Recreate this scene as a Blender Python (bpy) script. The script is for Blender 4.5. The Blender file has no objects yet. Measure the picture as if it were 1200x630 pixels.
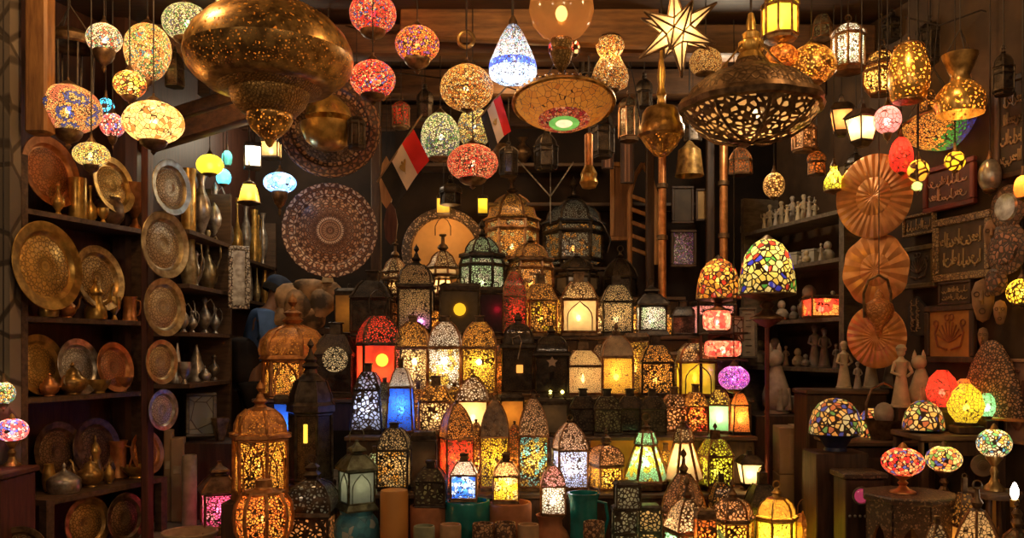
import bpy, math, random
from math import pi, sin, cos, radians, sqrt, atan2
from mathutils import Vector, Matrix, Quaternion

# ---------------------------------------------------------------- frame
F, CX, HY, EYE = 1000.0, 600.0, 410.0, 1.12      # focal length in px, principal column, horizon row, eye height
CEIL = 3.2
EMK, PWK, SCK = .55, 1.7, 1.3      # glow of the glass, bulb power, fineness of mosaics
sc = bpy.context.scene
COL = sc.collection
rnd = random.Random(7)


def at(px, py, Y):
    """world point seen at a photo position at distance Y"""
    return Vector(((px - CX) * Y / F, Y, EYE - (py - HY) * Y / F))


# ---------------------------------------------------------------- mesh helper
class G:
    def __init__(s):
        s.v, s.f = [], []

    def add(s, vs, fs, M=None):
        b = len(s.v)
        s.v += [(M @ Vector(p)) if M is not None else Vector(p) for p in vs]
        s.f += [tuple(i + b for i in f) for f in fs]
        return s

    def box(s, c, d, M=None, taper=1.0):
        x, y, z = d[0] / 2, d[1] / 2, d[2] / 2
        vs = [(c[0] + i * x * (taper if k > 0 else 1), c[1] + j * y * (taper if k > 0 else 1), c[2] + k * z)
              for k in (-1, 1) for j in (-1, 1) for i in (-1, 1)]
        return s.add(vs, [(0, 2, 3, 1), (4, 5, 7, 6), (0, 1, 5, 4), (2, 6, 7, 3), (0, 4, 6, 2), (1, 3, 7, 5)], M)

    def bbox(s, c, d, bev=0.004, M=None):
        """box with chamfered vertical and horizontal edges"""
        x, y, z = d[0] / 2, d[1] / 2, d[2] / 2
        b = min(bev, x * .4, y * .4, z * .4)
        prof = [(-z, b), (-z + b, 0), (z - b, 0), (z, b)]
        rings = []
        for zz, ins in prof:
            X, Yy = x - ins, y - ins
            rings.append([(c[0] + a, c[1] + q, c[2] + zz) for a, q in
                          ((-X + b, -Yy), (X - b, -Yy), (X, -Yy + b), (X, Yy - b), (X - b, Yy), (-X + b, Yy), (-X, Yy - b), (-X, -Yy + b))])
        vs = [p for r in rings for p in r]
        fs = [tuple(range(7, -1, -1)), tuple(range(24, 32))]
        for k in range(3):
            for i in range(8):
                j = (i + 1) % 8
                fs.append((k * 8 + i, k * 8 + j, k * 8 + 8 + j, k * 8 + 8 + i))
        return s.add(vs, fs, M)

    def lathe(s, prof, n=28, M=None, a0=0.0, sx=1.0, sy=1.0, rf=None):
        vs, fs, rows = [], [], []
        for r, z in prof:
            if abs(r) < 1e-6:
                rows.append([len(vs)])
                vs.append((0, 0, z))
            else:
                row = []
                for i in range(n):
                    a = a0 + 2 * pi * i / n
                    q = r * (rf(a, z) if rf else 1.0)
                    row.append(len(vs))
                    vs.append((q * cos(a) * sx, q * sin(a) * sy, z))
                rows.append(row)
        for A, B in zip(rows, rows[1:]):
            if len(A) == 1 and len(B) == 1:
                continue
            for i in range(n):
                j = (i + 1) % n
                if len(A) == 1:
                    fs.append((A[0], B[j], B[i]))
                elif len(B) == 1:
                    fs.append((A[i], A[j], B[0]))
                else:
                    fs.append((A[i], A[j], B[j], B[i]))
        return s.add(vs, fs, M)

    def tube(s, pts, r, n=6, closed=False):
        pts = [Vector(p) for p in pts]
        m = len(pts)
        if m < 2:
            return s
        rr = r if isinstance(r, (list, tuple)) else [r] * m
        tg = []
        for i in range(m):
            if closed:
                t = pts[(i + 1) % m] - pts[i - 1]
            else:
                t = pts[min(i + 1, m - 1)] - pts[max(i - 1, 0)]
            tg.append(t.normalized() if t.length > 1e-9 else Vector((0, 0, 1)))
        u = tg[0].orthogonal().normalized()
        vs, fs = [], []
        for i in range(m):
            if i:
                u = u - tg[i] * u.dot(tg[i])
                u = u.normalized() if u.length > 1e-6 else tg[i].orthogonal().normalized()
            w = tg[i].cross(u)
            for k in range(n):
                a = 2 * pi * k / n
                vs.append(pts[i] + (u * cos(a) + w * sin(a)) * rr[i])
        for i in range(m if closed else m - 1):
            j = (i + 1) % m
            for k in range(n):
                l = (k + 1) % n
                fs.append((i * n + k, i * n + l, j * n + l, j * n + k))
        if not closed:
            fs.append(tuple(range(n - 1, -1, -1)))
            fs.append(tuple((m - 1) * n + k for k in range(n)))
        return s.add(vs, fs)

    def ring(s, c, R, r, axis='y', n=20, m=6, arc=(0, 2 * pi)):
        full = abs(arc[1] - arc[0] - 2 * pi) < 1e-6
        k = n if full else n + 1
        pts = []
        for i in range(k):
            a = arc[0] + (arc[1] - arc[0]) * i / n
            p = {'y': (R * cos(a), 0, R * sin(a)), 'z': (R * cos(a), R * sin(a), 0), 'x': (0, R * cos(a), R * sin(a))}[axis]
            pts.append(Vector(c) + Vector(p))
        return s.tube(pts, r, m, closed=full)

    def ball(s, c, r, n=12, m=8, sz=1.0):
        prof = [(r * sin(pi * i / m) if 0 < i < m else 0, -r * sz * cos(pi * i / m)) for i in range(m + 1)]
        return s.lathe(prof, n, Matrix.Translation(c))

    def prism(s, outline, y0, y1, M=None):
        """outline in x,z extruded along y"""
        n = len(outline)
        vs = [(x, y0, z) for x, z in outline] + [(x, y1, z) for x, z in outline]
        fs = [tuple(range(n)), tuple(range(2 * n - 1, n - 1, -1))]
        fs += [(i, i + n, (i + 1) % n + n, (i + 1) % n) for i in range(n)]
        return s.add(vs, fs, M)

    def build(s, name, mat=None, parent=None, loc=None, rot=None, smooth=0.7):
        me = bpy.data.meshes.new(name)
        me.from_pydata([tuple(p) for p in s.v], [], s.f)
        me.update()
        if mat is not None:
            me.materials.append(mat)
        if smooth:
            me.shade_smooth()
            try:
                me.set_sharp_from_angle(angle=smooth)
            except Exception:
                pass
        o = bpy.data.objects.new(name, me)
        COL.objects.link(o)
        if parent is not None:
            o.parent = parent
        if loc is not None:
            o.location = loc
        if rot is not None:
            o.rotation_euler = rot
        return o


def tag(o, label=None, cat=None, group=None, kind=None):
    if label: o['label'] = label
    if cat: o['category'] = cat
    if group: o['group'] = group
    if kind: o['kind'] = kind
    return o


def empty(name, loc, label, cat, rz=0.0, group=None, rot=None):
    o = bpy.data.objects.new(name, None)
    o.empty_display_size = .05
    COL.objects.link(o)
    o.location = loc
    o.rotation_euler = rot if rot is not None else (0, 0, rz)
    return tag(o, label, cat, group)


def lamp(parent, loc, power, colr, size=.018):
    l = bpy.data.lights.new('bulb_light', 'POINT')
    l.energy = power * PWK
    l.color = colr
    l.shadow_soft_size = size
    o = bpy.data.objects.new('bulb_light', l)
    COL.objects.link(o)
    o.location = loc
    if parent is not None:
        o.parent = parent
    return o


def structure(name, g, mat, **k):
    o = g.build(name, mat, **k)
    o['kind'] = 'structure'
    return o


# ---------------------------------------------------------------- materials
MATS = {}


def newmat(name):
    m = bpy.data.materials.new(name)
    m.use_nodes = True
    nt = m.node_tree
    nt.nodes.clear()
    out = nt.nodes.new('ShaderNodeOutputMaterial')

    def N(t, **kw):
        n = nt.nodes.new(t)
        for k, v in kw.items():
            if k.startswith('i_'):
                n.inputs[k[2:].replace('_', ' ')].default_value = v
            else:
                setattr(n, k, v)
        return n
    return m, nt, N, nt.links.new, out


def c4(c):
    return (c[0], c[1], c[2], 1.0)


def coords(N, L, rand=True):
    tc = N('ShaderNodeTexCoord')
    if not rand:
        return tc.outputs['Object']
    oi = N('ShaderNodeObjectInfo')
    mul = N('ShaderNodeMath', operation='MULTIPLY')
    mul.inputs[1].default_value = 7.3
    L(oi.outputs['Random'], mul.inputs[0])
    add = N('ShaderNodeVectorMath', operation='ADD')
    L(tc.outputs['Object'], add.inputs[0])
    L(mul.outputs[0], add.inputs[1])
    return add.outputs[0]


def metal_nodes(N, L, col, dark, rough, vec, met=0.68, nscale=22.0, bump=0.25):
    no = N('ShaderNodeTexNoise', i_Scale=nscale, i_Detail=5.0)
    L(vec, no.inputs['Vector'])
    mr = N('ShaderNodeMapRange')
    mr.inputs[1].default_value = .38
    mr.inputs[2].default_value = .66
    L(no.outputs['Fac'], mr.inputs[0])
    mx = N('ShaderNodeMix', data_type='RGBA')
    mx.inputs[6].default_value = c4(dark)
    mx.inputs[7].default_value = c4(col)
    L(mr.outputs[0], mx.inputs[0])
    p = N('ShaderNodeBsdfPrincipled', i_Metallic=met, i_Roughness=rough)
    L(mx.outputs[2], p.inputs['Base Color'])
    if bump:
        b = N('ShaderNodeBump', i_Strength=bump, i_Distance=.004)
        L(no.outputs['Fac'], b.inputs['Height'])
        L(b.outputs[0], p.inputs['Normal'])
    return p


METALS = {  # light colour, tarnish, roughness
    'brass': ((.80, .50, .13), (.42, .24, .06), .28),
    'antique': ((.56, .34, .105), (.20, .11, .034), .32),
    'bronze': ((.26, .155, .075), (.085, .048, .024), .42),
    'frame': ((.46, .235, .10), (.17, .08, .035), .38),
    'iron': ((.10, .073, .05), (.035, .025, .018), .48),
    'copper': ((.74, .33, .115), (.46, .18, .055), .36),
    'silver': ((.62, .58, .50), (.26, .22, .18), .32),
    'pewter': ((.56, .45, .24), (.28, .20, .09), .36),
    'orange': ((.62, .29, .10), (.30, .125, .04), .50),
    'patina': ((.17, .20, .145), (.07, .075, .05), .5),
    'steel': ((.55, .5, .42), (.25, .22, .17), .35),
}


def metal(key):
    k = 'metal_' + key
    if k not in MATS:
        col, dark, ro = METALS[key]
        m, nt, N, L, out = newmat(k)
        p = metal_nodes(N, L, col, dark, ro, coords(N, L))
        L(p.outputs[0], out.inputs[0])
        MATS[k] = m
    return MATS[k]


def engraved(key, scale=42.0, amount=.2, dark=None):
    """hammered or engraved metal: fine relief, tarnish sitting in the grooves"""
    k = 'engraved_%s_%g' % (key, scale)
    if k not in MATS:
        col, dk, ro = METALS[key]
        m, nt, N, L, out = newmat(k)
        vec = coords(N, L)
        vo = N('ShaderNodeTexVoronoi', feature='DISTANCE_TO_EDGE', i_Scale=scale)
        L(vec, vo.inputs['Vector'])
        wv = N('ShaderNodeTexWave', wave_type='RINGS', rings_direction='Z', i_Scale=scale * .35, i_Distortion=3.0, i_Detail=2.0)
        L(vec, wv.inputs['Vector'])
        mr = N('ShaderNodeMapRange')
        mr.inputs[1].default_value = .02
        mr.inputs[2].default_value = .16
        L(vo.outputs['Distance'], mr.inputs[0])
        mu = N('ShaderNodeMath', operation='MULTIPLY')
        L(mr.outputs[0], mu.inputs[0])
        mr2 = N('ShaderNodeMapRange')
        mr2.inputs[3].default_value = .35
        L(wv.outputs['Fac'], mr2.inputs[0])
        L(mr2.outputs[0], mu.inputs[1])
        mx = N('ShaderNodeMix', data_type='RGBA')
        mx.inputs[6].default_value = c4([a * (1 - amount) for a in dk])
        mx.inputs[7].default_value = c4(col)
        L(mu.outputs[0], mx.inputs[0])
        p = N('ShaderNodeBsdfPrincipled', i_Metallic=.68, i_Roughness=ro + .06)
        L(mx.outputs[2], p.inputs['Base Color'])
        b = N('ShaderNodeBump', i_Strength=.55, i_Distance=.004)
        L(mu.outputs[0], b.inputs['Height'])
        L(b.outputs[0], p.inputs['Normal'])
        L(p.outputs[0], out.inputs[0])
        MATS[k] = m
    return MATS[k]


def polar(N, L, vec, nrep, rs, ts):
    """mirror-repeated coordinates round the local z axis, for turned and engraved discs"""
    sx = N('ShaderNodeSeparateXYZ')
    L(vec, sx.inputs[0])
    cx = N('ShaderNodeCombineXYZ')
    L(sx.outputs[0], cx.inputs[0])
    L(sx.outputs[1], cx.inputs[1])
    ln = N('ShaderNodeVectorMath', operation='LENGTH')
    L(cx.outputs[0], ln.inputs[0])
    at_ = N('ShaderNodeMath', operation='ARCTAN2')
    L(sx.outputs[1], at_.inputs[0])
    L(sx.outputs[0], at_.inputs[1])
    m1 = N('ShaderNodeMath', operation='MULTIPLY')
    m1.inputs[1].default_value = nrep / (2 * pi)
    L(at_.outputs[0], m1.inputs[0])
    pp = N('ShaderNodeMath', operation='PINGPONG')
    pp.inputs[1].default_value = .5
    L(m1.outputs[0], pp.inputs[0])
    m2 = N('ShaderNodeMath', operation='MULTIPLY')
    m2.inputs[1].default_value = ts
    L(pp.outputs[0], m2.inputs[0])
    m3 = N('ShaderNodeMath', operation='MULTIPLY')
    m3.inputs[1].default_value = rs
    L(ln.outputs['Value'], m3.inputs[0])
    o = N('ShaderNodeCombineXYZ')
    L(m3.outputs[0], o.inputs[0])
    L(m2.outputs[0], o.inputs[1])
    return o.outputs[0]


def chased(key, nrep=12, rs=48.0, ts=2.6):
    """metal chased with a pattern that repeats round the centre"""
    k = 'chased_%s_%g_%g' % (key, nrep, rs)
    if k not in MATS:
        col, dk, ro = METALS[key]
        m, nt, N, L, out = newmat(k)
        vec = polar(N, L, coords(N, L, False), nrep, rs, ts)
        vo = N('ShaderNodeTexVoronoi', feature='DISTANCE_TO_EDGE', voronoi_dimensions='2D', i_Scale=1.0)
        L(vec, vo.inputs['Vector'])
        mr = N('ShaderNodeMapRange')
        mr.inputs[1].default_value = .03
        mr.inputs[2].default_value = .20
        L(vo.outputs['Distance'], mr.inputs[0])
        mx = N('ShaderNodeMix', data_type='RGBA')
        mx.inputs[6].default_value = c4([a * .75 for a in dk])
        mx.inputs[7].default_value = c4(col)
        L(mr.outputs[0], mx.inputs[0])
        p = N('ShaderNodeBsdfPrincipled', i_Metallic=.68, i_Roughness=ro + .04)
        L(mx.outputs[2], p.inputs['Base Color'])
        b = N('ShaderNodeBump', i_Strength=.5, i_Distance=.003)
        L(mr.outputs[0], b.inputs['Height'])
        L(b.outputs[0], p.inputs['Normal'])
        L(p.outputs[0], out.inputs[0])
        MATS[k] = m
    return MATS[k]


def fluted(key, n=22):
    """beaten metal with flutes radiating from the centre"""
    k = 'fluted_%s_%g' % (key, n)
    if k not in MATS:
        col, dk, ro = METALS[key]
        m, nt, N, L, out = newmat(k)
        base = coords(N, L, False)
        vec = polar(N, L, base, n, 1.0, 2.0)
        sp = N('ShaderNodeSeparateXYZ')
        L(vec, sp.inputs[0])
        p = metal_nodes(N, L, col, [a * .5 + b_ * .5 for a, b_ in zip(dk, col)], ro + .02, base, .68, 18.0, 0)
        b = N('ShaderNodeBump', i_Strength=.42, i_Distance=.012)
        L(sp.outputs[1], b.inputs['Height'])
        L(b.outputs[0], p.inputs['Normal'])
        L(p.outputs[0], out.inputs[0])
        MATS[k] = m
    return MATS[k]


def plain(name, col, rough=.6, spec=.4, var=.35, nscale=14.0, bump=.2, met=0.0):
    k = 'plain_' + name
    if k not in MATS:
        m, nt, N, L, out = newmat(k)
        p = metal_nodes(N, L, col, [a * (1 - var) for a in col], rough, coords(N, L), met, nscale, bump)
        p.inputs['Specular IOR Level'].default_value = spec
        L(p.outputs[0], out.inputs[0])
        MATS[k] = m
    return MATS[k]


def wood(name, col, dark, scale=7.0, axis='Z', rough=.55):
    k = 'wood_' + name
    if k not in MATS:
        m, nt, N, L, out = newmat(k)
        vec = coords(N, L)
        mp = N('ShaderNodeMapping')
        st = {'X': (.12, 1, 1), 'Y': (1, .12, 1), 'Z': (1, 1, .12)}[axis]
        mp.inputs['Scale'].default_value = st
        L(vec, mp.inputs[0])
        no = N('ShaderNodeTexNoise', i_Scale=scale * 5, i_Detail=6.0, i_Roughness=.65)
        L(mp.outputs[0], no.inputs['Vector'])
        mr = N('ShaderNodeMapRange')
        mr.inputs[1].default_value = .33
        mr.inputs[2].default_value = .68
        L(no.outputs['Fac'], mr.inputs[0])
        mx = N('ShaderNodeMix', data_type='RGBA')
        mx.inputs[6].default_value = c4(dark)
        mx.inputs[7].default_value = c4(col)
        L(mr.outputs[0], mx.inputs[0])
        p = N('ShaderNodeBsdfPrincipled', i_Roughness=rough)
        L(mx.outputs[2], p.inputs['Base Color'])
        b = N('ShaderNodeBump', i_Strength=.3, i_Distance=.006)
        L(no.outputs['Fac'], b.inputs['Height'])
        L(b.outputs[0], p.inputs['Normal'])
        L(p.outputs[0], out.inputs[0])
        MATS[k] = m
    return MATS[k]


def glass_shader(N, L, colsock, emit, clear=.22, rough_gloss=True):
    """lamp glass: scatters the bulb behind it, lets part of it through, and glows with it"""
    tl = N('ShaderNodeBsdfTranslucent')
    tp = N('ShaderNodeBsdfTransparent')
    L(colsock, tl.inputs[0])
    L(colsock, tp.inputs[0])
    mx = N('ShaderNodeMixShader')
    mx.inputs[0].default_value = clear
    L(tl.outputs[0], mx.inputs[1])
    L(tp.outputs[0], mx.inputs[2])
    gl = N('ShaderNodeBsdfGlossy', i_Roughness=.12)
    gl.inputs[0].default_value = (1, 1, 1, 1)
    m2 = N('ShaderNodeMixShader')
    m2.inputs[0].default_value = .05
    L(mx.outputs[0], m2.inputs[1])
    L(gl.outputs[0], m2.inputs[2])
    last = m2.outputs[0]
    if emit > 0:
        em = N('ShaderNodeEmission', i_Strength=emit * EMK)
        L(colsock, em.inputs[0])
        ad = N('ShaderNodeAddShader')
        L(last, ad.inputs[0])
        L(em.outputs[0], ad.inputs[1])
        last = ad.outputs[0]
    return last


GLASS = {
    'amber': (1.0, .50, .10), 'gold': (1.0, .62, .10), 'yellow': (1.0, .74, .06), 'cream': (1.0, .70, .32),
    'white': (1.0, .86, .64), 'cool': (.80, .84, 1.0), 'green': (.42, .85, .40), 'pale': (.70, .86, .48),
    'teal': (.30, .80, .72), 'aqua': (.16, .72, .95), 'blue': (.07, .24, .85), 'red': (1.0, .10, .05),
    'pink': (1.0, .16, .32), 'orange': (1.0, .30, .06), 'purple': (.55, .22, .9), 'lime': (.75, .85, .08),
    'peach': (1.0, .55, .26), 'brown': (.55, .27, .08), 'rose': (1.0, .42, .38), 'smoke': (.20, .14, .085), 'olive': (.32, .30, .15), 'grey': (.42, .44, .36),
}
LITCOL = {'blue': (.35, .55, 1.0), 'cool': (.85, .88, 1.0), 'aqua': (.3, .75, 1.0), 'green': (.75, 1, .6), 'pale': (1, .95, .6), 'teal': (.7, 1, .85),
          'white': (1, .86, .62), 'cream': (1, .72, .36), 'red': (1, .35, .2), 'pink': (1, .4, .5), 'purple': (.7, .4, 1)}
WARM = (1.0, .60, .23)


def pierced(metalkey, glasskey, scale=62.0, edge=.16, emit=.25, glass2=None, mixp=.35, clear=.34):
    """pierced sheet metal with coloured glass behind the holes"""
    k = 'pierced_%s_%s_%g_%g_%g_%s' % (metalkey, glasskey, scale, edge, emit, glass2)
    if k not in MATS:
        m, nt, N, L, out = newmat(k)
        vec = coords(N, L)
        vo = N('ShaderNodeTexVoronoi', feature='DISTANCE_TO_EDGE', i_Scale=scale * .92)
        L(vec, vo.inputs['Vector'])
        lt = N('ShaderNodeMath', operation='LESS_THAN')
        lt.inputs[1].default_value = edge
        L(vo.outputs['Distance'], lt.inputs[0])
        gc = N('ShaderNodeMix', data_type='RGBA')
        gc.inputs[6].default_value = c4(GLASS[glasskey])
        gc.inputs[7].default_value = c4(GLASS[glass2 or glasskey])
        if glass2:
            no = N('ShaderNodeTexVoronoi', feature='F1', i_Scale=scale * .42)
            L(vec, no.inputs['Vector'])
            sp = N('ShaderNodeSeparateColor')
            L(no.outputs['Color'], sp.inputs[0])
            l2 = N('ShaderNodeMath', operation='LESS_THAN')
            l2.inputs[1].default_value = mixp
            L(sp.outputs[0], l2.inputs[0])
            L(l2.outputs[0], gc.inputs[0])
        else:
            gc.inputs[0].default_value = 0
        g = glass_shader(N, L, gc.outputs[2], emit, clear)
        col, dark, ro = METALS[metalkey]
        p = metal_nodes(N, L, col, dark, ro, vec)
        mx = N('ShaderNodeMixShader')
        L(lt.outputs[0], mx.inputs[0])
        L(g, mx.inputs[1])
        L(p.outputs[0], mx.inputs[2])
        L(mx.outputs[0], out.inputs[0])
        MATS[k] = m
    return MATS[k]


def pane(glasskey, emit=.3, clear=.25, rip=30.0):
    """plain coloured sheet glass with slight ripples"""
    k = 'pane_%s_%g_%g' % (glasskey, emit, clear)
    if k not in MATS:
        m, nt, N, L, out = newmat(k)
        vec = coords(N, L)
        no = N('ShaderNodeTexNoise', i_Scale=rip, i_Detail=3.0)
        L(vec, no.inputs['Vector'])
        mx = N('ShaderNodeMix', data_type='RGBA')
        c = GLASS[glasskey]
        mx.inputs[6].default_value = c4([a * .6 for a in c])
        mx.inputs[7].default_value = c4(c)
        L(no.outputs['Fac'], mx.inputs[0])
        L(glass_shader(N, L, mx.outputs[2], emit, clear), out.inputs[0])
        MATS[k] = m
    return MATS[k]


PAL = {
    'white': [(.95, .88, .75), (.9, .82, .66), (.8, .2, .12), (.95, .9, .8), (.15, .35, .7), (.9, .8, .55), (.2, .5, .25)],
    'egg': [(.95, .62, .25), (.95, .75, .45), (.75, .12, .05), (.95, .55, .2), (.1, .3, .5), (1, .5, .15), (.98, .7, .35), (.15, .4, .15), (.95, .85, .6), (.9, .42, .15)],
    'wgreen': [(.85, .9, .65), (.75, .88, .6), (.12, .4, .15), (.9, .92, .75), (.15, .2, .35), (.55, .75, .35)],
    'multi': [(.95, .35, .05), (1, .6, .1), (.95, .8, .25), (.95, .75, .3), (.12, .2, .8), (.1, .14, .65), (.95, .7, .25), (.9, .4, .15), (.95, .75, .35), (.85, .3, .2)],
    'yellow': [(1, .75, .12), (.95, .6, .1), (1, .85, .3), (.6, .15, .05), (.9, .7, .25)],
    'cream': [(1, .72, .32), (1, .8, .45), (.95, .65, .28), (.55, .25, .08), (1, .78, .4)],
    'ygreen': [(.95, .78, .25), (.85, .75, .3), (.5, .6, .2), (1, .85, .4), (.65, .35, .12), (.2, .3, .4)],
    'red': [(.95, .06, .05), (.9, .12, .06), (1, .45, .25), (.75, .03, .08), (1, .65, .35), (.12, .15, .7), (.95, .2, .1)],
    'orange': [(1, .32, .06), (1, .45, .1), (.95, .22, .05), (1, .6, .2), (.95, .12, .08), (.3, .12, .6)],
    'gold': [(.98, .62, .16), (.9, .45, .1), (1, .78, .35), (.75, .25, .06), (.45, .2, .05), (.9, .8, .5)],
    'blue': [(.3, .55, 1), (.6, .78, 1), (.14, .35, .95), (.8, .9, 1), (.35, .6, 1)],
    'coneup': [(.9, .7, .4), (.7, .75, .85), (.95, .85, .6), (.3, .45, .3), (.6, .7, .9), (.9, .4, .25)],
    'coneband': [(.06, .12, .85), (.1, .2, 1), (.3, .4, 1), (.05, .08, .6)],
    'conelow': [(.75, .85, 1), (.85, .92, 1), (.5, .68, .95), (.9, .95, 1)],
    'bluecone': [(.85, .88, .95), (.7, .8, 1), (.9, .85, .7), (.12, .2, .9), (.8, .85, 1), (.95, .9, .8), (.5, .65, 1)],
    'turq': [(.1, .7, .85), (.2, .8, .9), (.05, .5, .7)],
    'redblue': [(.9, .1, .12), (.95, .5, .45), (.12, .15, .7), (.95, .8, .8), (.9, .2, .2)],
    'rosy': [(1, .3, .16), (1, .5, .28), (.95, .15, .1), (1, .62, .4), (.85, .1, .08)],
    'pinkp': [(.8, .12, .5), (.9, .3, .6), (.5, .1, .6), (.95, .55, .7), (.3, .1, .5)],
    'tiff': [(.95, .70, .16), (.9, .6, .12), (.95, .78, .3), (.10, .38, .06), (.85, .55, .1), (.95, .72, .22), (.92, .66, .16), (.95, .75, .25), (.9, .62, .14), (.6, .06, .03), (.95, .74, .2), (.9, .68, .2), (.05, .05, .5)],
    'tiffo': [(1, .5, .08), (.95, .4, .05), (1, .62, .15), (.9, .55, .1), (.6, .06, .03), (.35, .15, .04), (1, .45, .1)],
    'tiffm': [(.95, .75, .35), (.9, .6, .2), (.2, .45, .15), (.95, .5, .15), (.1, .12, .6), (.85, .8, .5), (.6, .2, .1)],
    'bowl': [(.95, .5, .12), (.9, .4, .1), (.1, .4, .12), (.08, .1, .6), (.95, .65, .3), (.12, .3, .1), (.1, .08, .4)],
    'bowlx': [(.95, .5, .12), (.95, .42, .1), (.95, .55, .15), (.9, .4, .08), (.1, .4, .1), (.08, .33, .1), (.1, .08, .3), (.08, .08, .6), (.06, .06, .5), (.95, .65, .35)],
    'peacock': [(.95, .85, .7), (.1, .35, .8), (.95, .6, .15), (.15, .5, .25), (.85, .75, .55), (.9, .9, .85)],
    'bowlamber': [(.30, .03, .02), (.55, .20, .04), (.62, .27, .05), (.66, .30, .06), (.62, .27, .05), (.6, .25, .05), (.64, .3, .06)],
    'scale': [(.95, .5, .18), (.9, .35, .2), (.95, .65, .4), (.8, .25, .12), (.6, .1, .1)],
}


def mosaic(pal, scale=95.0, grout=.13, emit=.35, groutcol=(.06, .032, .018), clear=.34, rose=0.0):
    k = 'mosaic_%s_%g_%g_%g_%g' % (pal, scale, grout, emit, rose)
    if k not in MATS:
        m, nt, N, L, out = newmat(k)
        vec = coords(N, L, rose >= 0)
        vo = N('ShaderNodeTexVoronoi', feature='F1', i_Scale=scale * SCK)
        L(vec, vo.inputs['Vector'])
        ve = N('ShaderNodeTexVoronoi', feature='DISTANCE_TO_EDGE', i_Scale=scale * SCK)
        L(vec, ve.inputs['Vector'])
        sp = N('ShaderNodeSeparateColor')
        L(vo.outputs['Color'], sp.inputs[0])
        rp = N('ShaderNodeValToRGB')
        rp.color_ramp.interpolation = 'CONSTANT'
        cols = PAL[pal]
        els = rp.color_ramp.elements
        while len(els) < len(cols):
            els.new(.5)
        for i, c in enumerate(cols):
            els[i].position = i / len(cols)
            els[i].color = c4(c)
        if rose < 0:  # colours change across the piece
            sx = N('ShaderNodeSeparateXYZ')
            L(vo.outputs['Position'], sx.inputs[0])
            s1 = N('ShaderNodeMath', operation='MULTIPLY_ADD')
            s1.inputs[1].default_value = .5 / abs(rose)
            L(sx.outputs[0], s1.inputs[0])
            s2 = N('ShaderNodeMath', operation='MULTIPLY_ADD')
            s2.inputs[1].default_value = .22
            s2.inputs[2].default_value = .39
            L(sp.outputs[0], s2.inputs[0])
            L(s2.outputs[0], s1.inputs[2])
            L(s1.outputs[0], rp.inputs[0])
        elif rose:    # tiles laid in round flower patterns
            vc = N('ShaderNodeTexVoronoi', feature='F1', i_Scale=rose)
            L(vo.outputs['Position'], vc.inputs['Vector'])
            s1 = N('ShaderNodeMath', operation='MULTIPLY_ADD')
            s1.inputs[1].default_value = .16
            L(sp.outputs[0], s1.inputs[0])
            s2 = N('ShaderNodeMath', operation='MULTIPLY')
            s2.inputs[1].default_value = 1.35
            L(vc.outputs['Distance'], s2.inputs[0])
            L(s2.outputs[0], s1.inputs[2])
            L(s1.outputs[0], rp.inputs[0])
        else:
            L(sp.outputs[0], rp.inputs[0])
        lt = N('ShaderNodeMath', operation='LESS_THAN')
        lt.inputs[1].default_value = grout
        L(ve.outputs['Distance'], lt.inputs[0])
        g = glass_shader(N, L, rp.outputs[0], emit, clear)
        p = N('ShaderNodeBsdfPrincipled', i_Roughness=.7)
        p.inputs['Base Color'].default_value = c4(groutcol)
        mx = N('ShaderNodeMixShader')
        L(lt.outputs[0], mx.inputs[0])
        L(g, mx.inputs[1])
        L(p.outputs[0], mx.inputs[2])
        L(mx.outputs[0], out.inputs[0])
        MATS[k] = m
    return MATS[k]


def inlay(name, cols, scale=60.0, grout=.12, groutcol=(.06, .035, .02), rough=.45, rep=0, ts=3.0):
    """unlit inlaid or carved surface: small pieces set in a dark ground"""
    k = 'inlay_' + name
    if k not in MATS:
        m, nt, N, L, out = newmat(k)
        vec = coords(N, L, not rep)
        if rep:
            vec = polar(N, L, vec, rep, scale, ts)
            scale = 1.0
        vo = N('ShaderNodeTexVoronoi', feature='F1', i_Scale=scale)
        L(vec, vo.inputs['Vector'])
        ve = N('ShaderNodeTexVoronoi', feature='DISTANCE_TO_EDGE', i_Scale=scale)
        L(vec, ve.inputs['Vector'])
        sp = N('ShaderNodeSeparateColor')
        L(vo.outputs['Color'], sp.inputs[0])
        rp = N('ShaderNodeValToRGB')
        rp.color_ramp.interpolation = 'CONSTANT'
        els = rp.color_ramp.elements
        while len(els) < len(cols):
            els.new(.5)
        for i, c in enumerate(cols):
            els[i].position = i / len(cols)
            els[i].color = c4(c)
        L(sp.outputs[0], rp.inputs[0])
        mr = N('ShaderNodeMapRange')
        mr.inputs[1].default_value = grout * .6
        mr.inputs[2].default_value = grout * 1.3
        L(ve.outputs['Distance'], mr.inputs[0])
        mx = N('ShaderNodeMix', data_type='RGBA')
        mx.inputs[6].default_value = c4(groutcol)
        L(mr.outputs[0], mx.inputs[0])
        L(rp.outputs[0], mx.inputs[7])
        p = N('ShaderNodeBsdfPrincipled', i_Roughness=rough)
        L(mx.outputs[2], p.inputs['Base Color'])
        b = N('ShaderNodeBump', i_Strength=.6, i_Distance=.005)
        L(mr.outputs[0], b.inputs['Height'])
        L(b.outputs[0], p.inputs['Normal'])
        L(p.outputs[0], out.inputs[0])
        MATS[k] = m
    return MATS[k]


def glowing(name, col, strength):
    k = 'glow_' + name
    if k not in MATS:
        m, nt, N, L, out = newmat(k)
        em = N('ShaderNodeEmission', i_Strength=strength)
        em.inputs[0].default_value = c4(col)
        L(em.outputs[0], out.inputs[0])
        MATS[k] = m
    return MATS[k]


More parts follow.
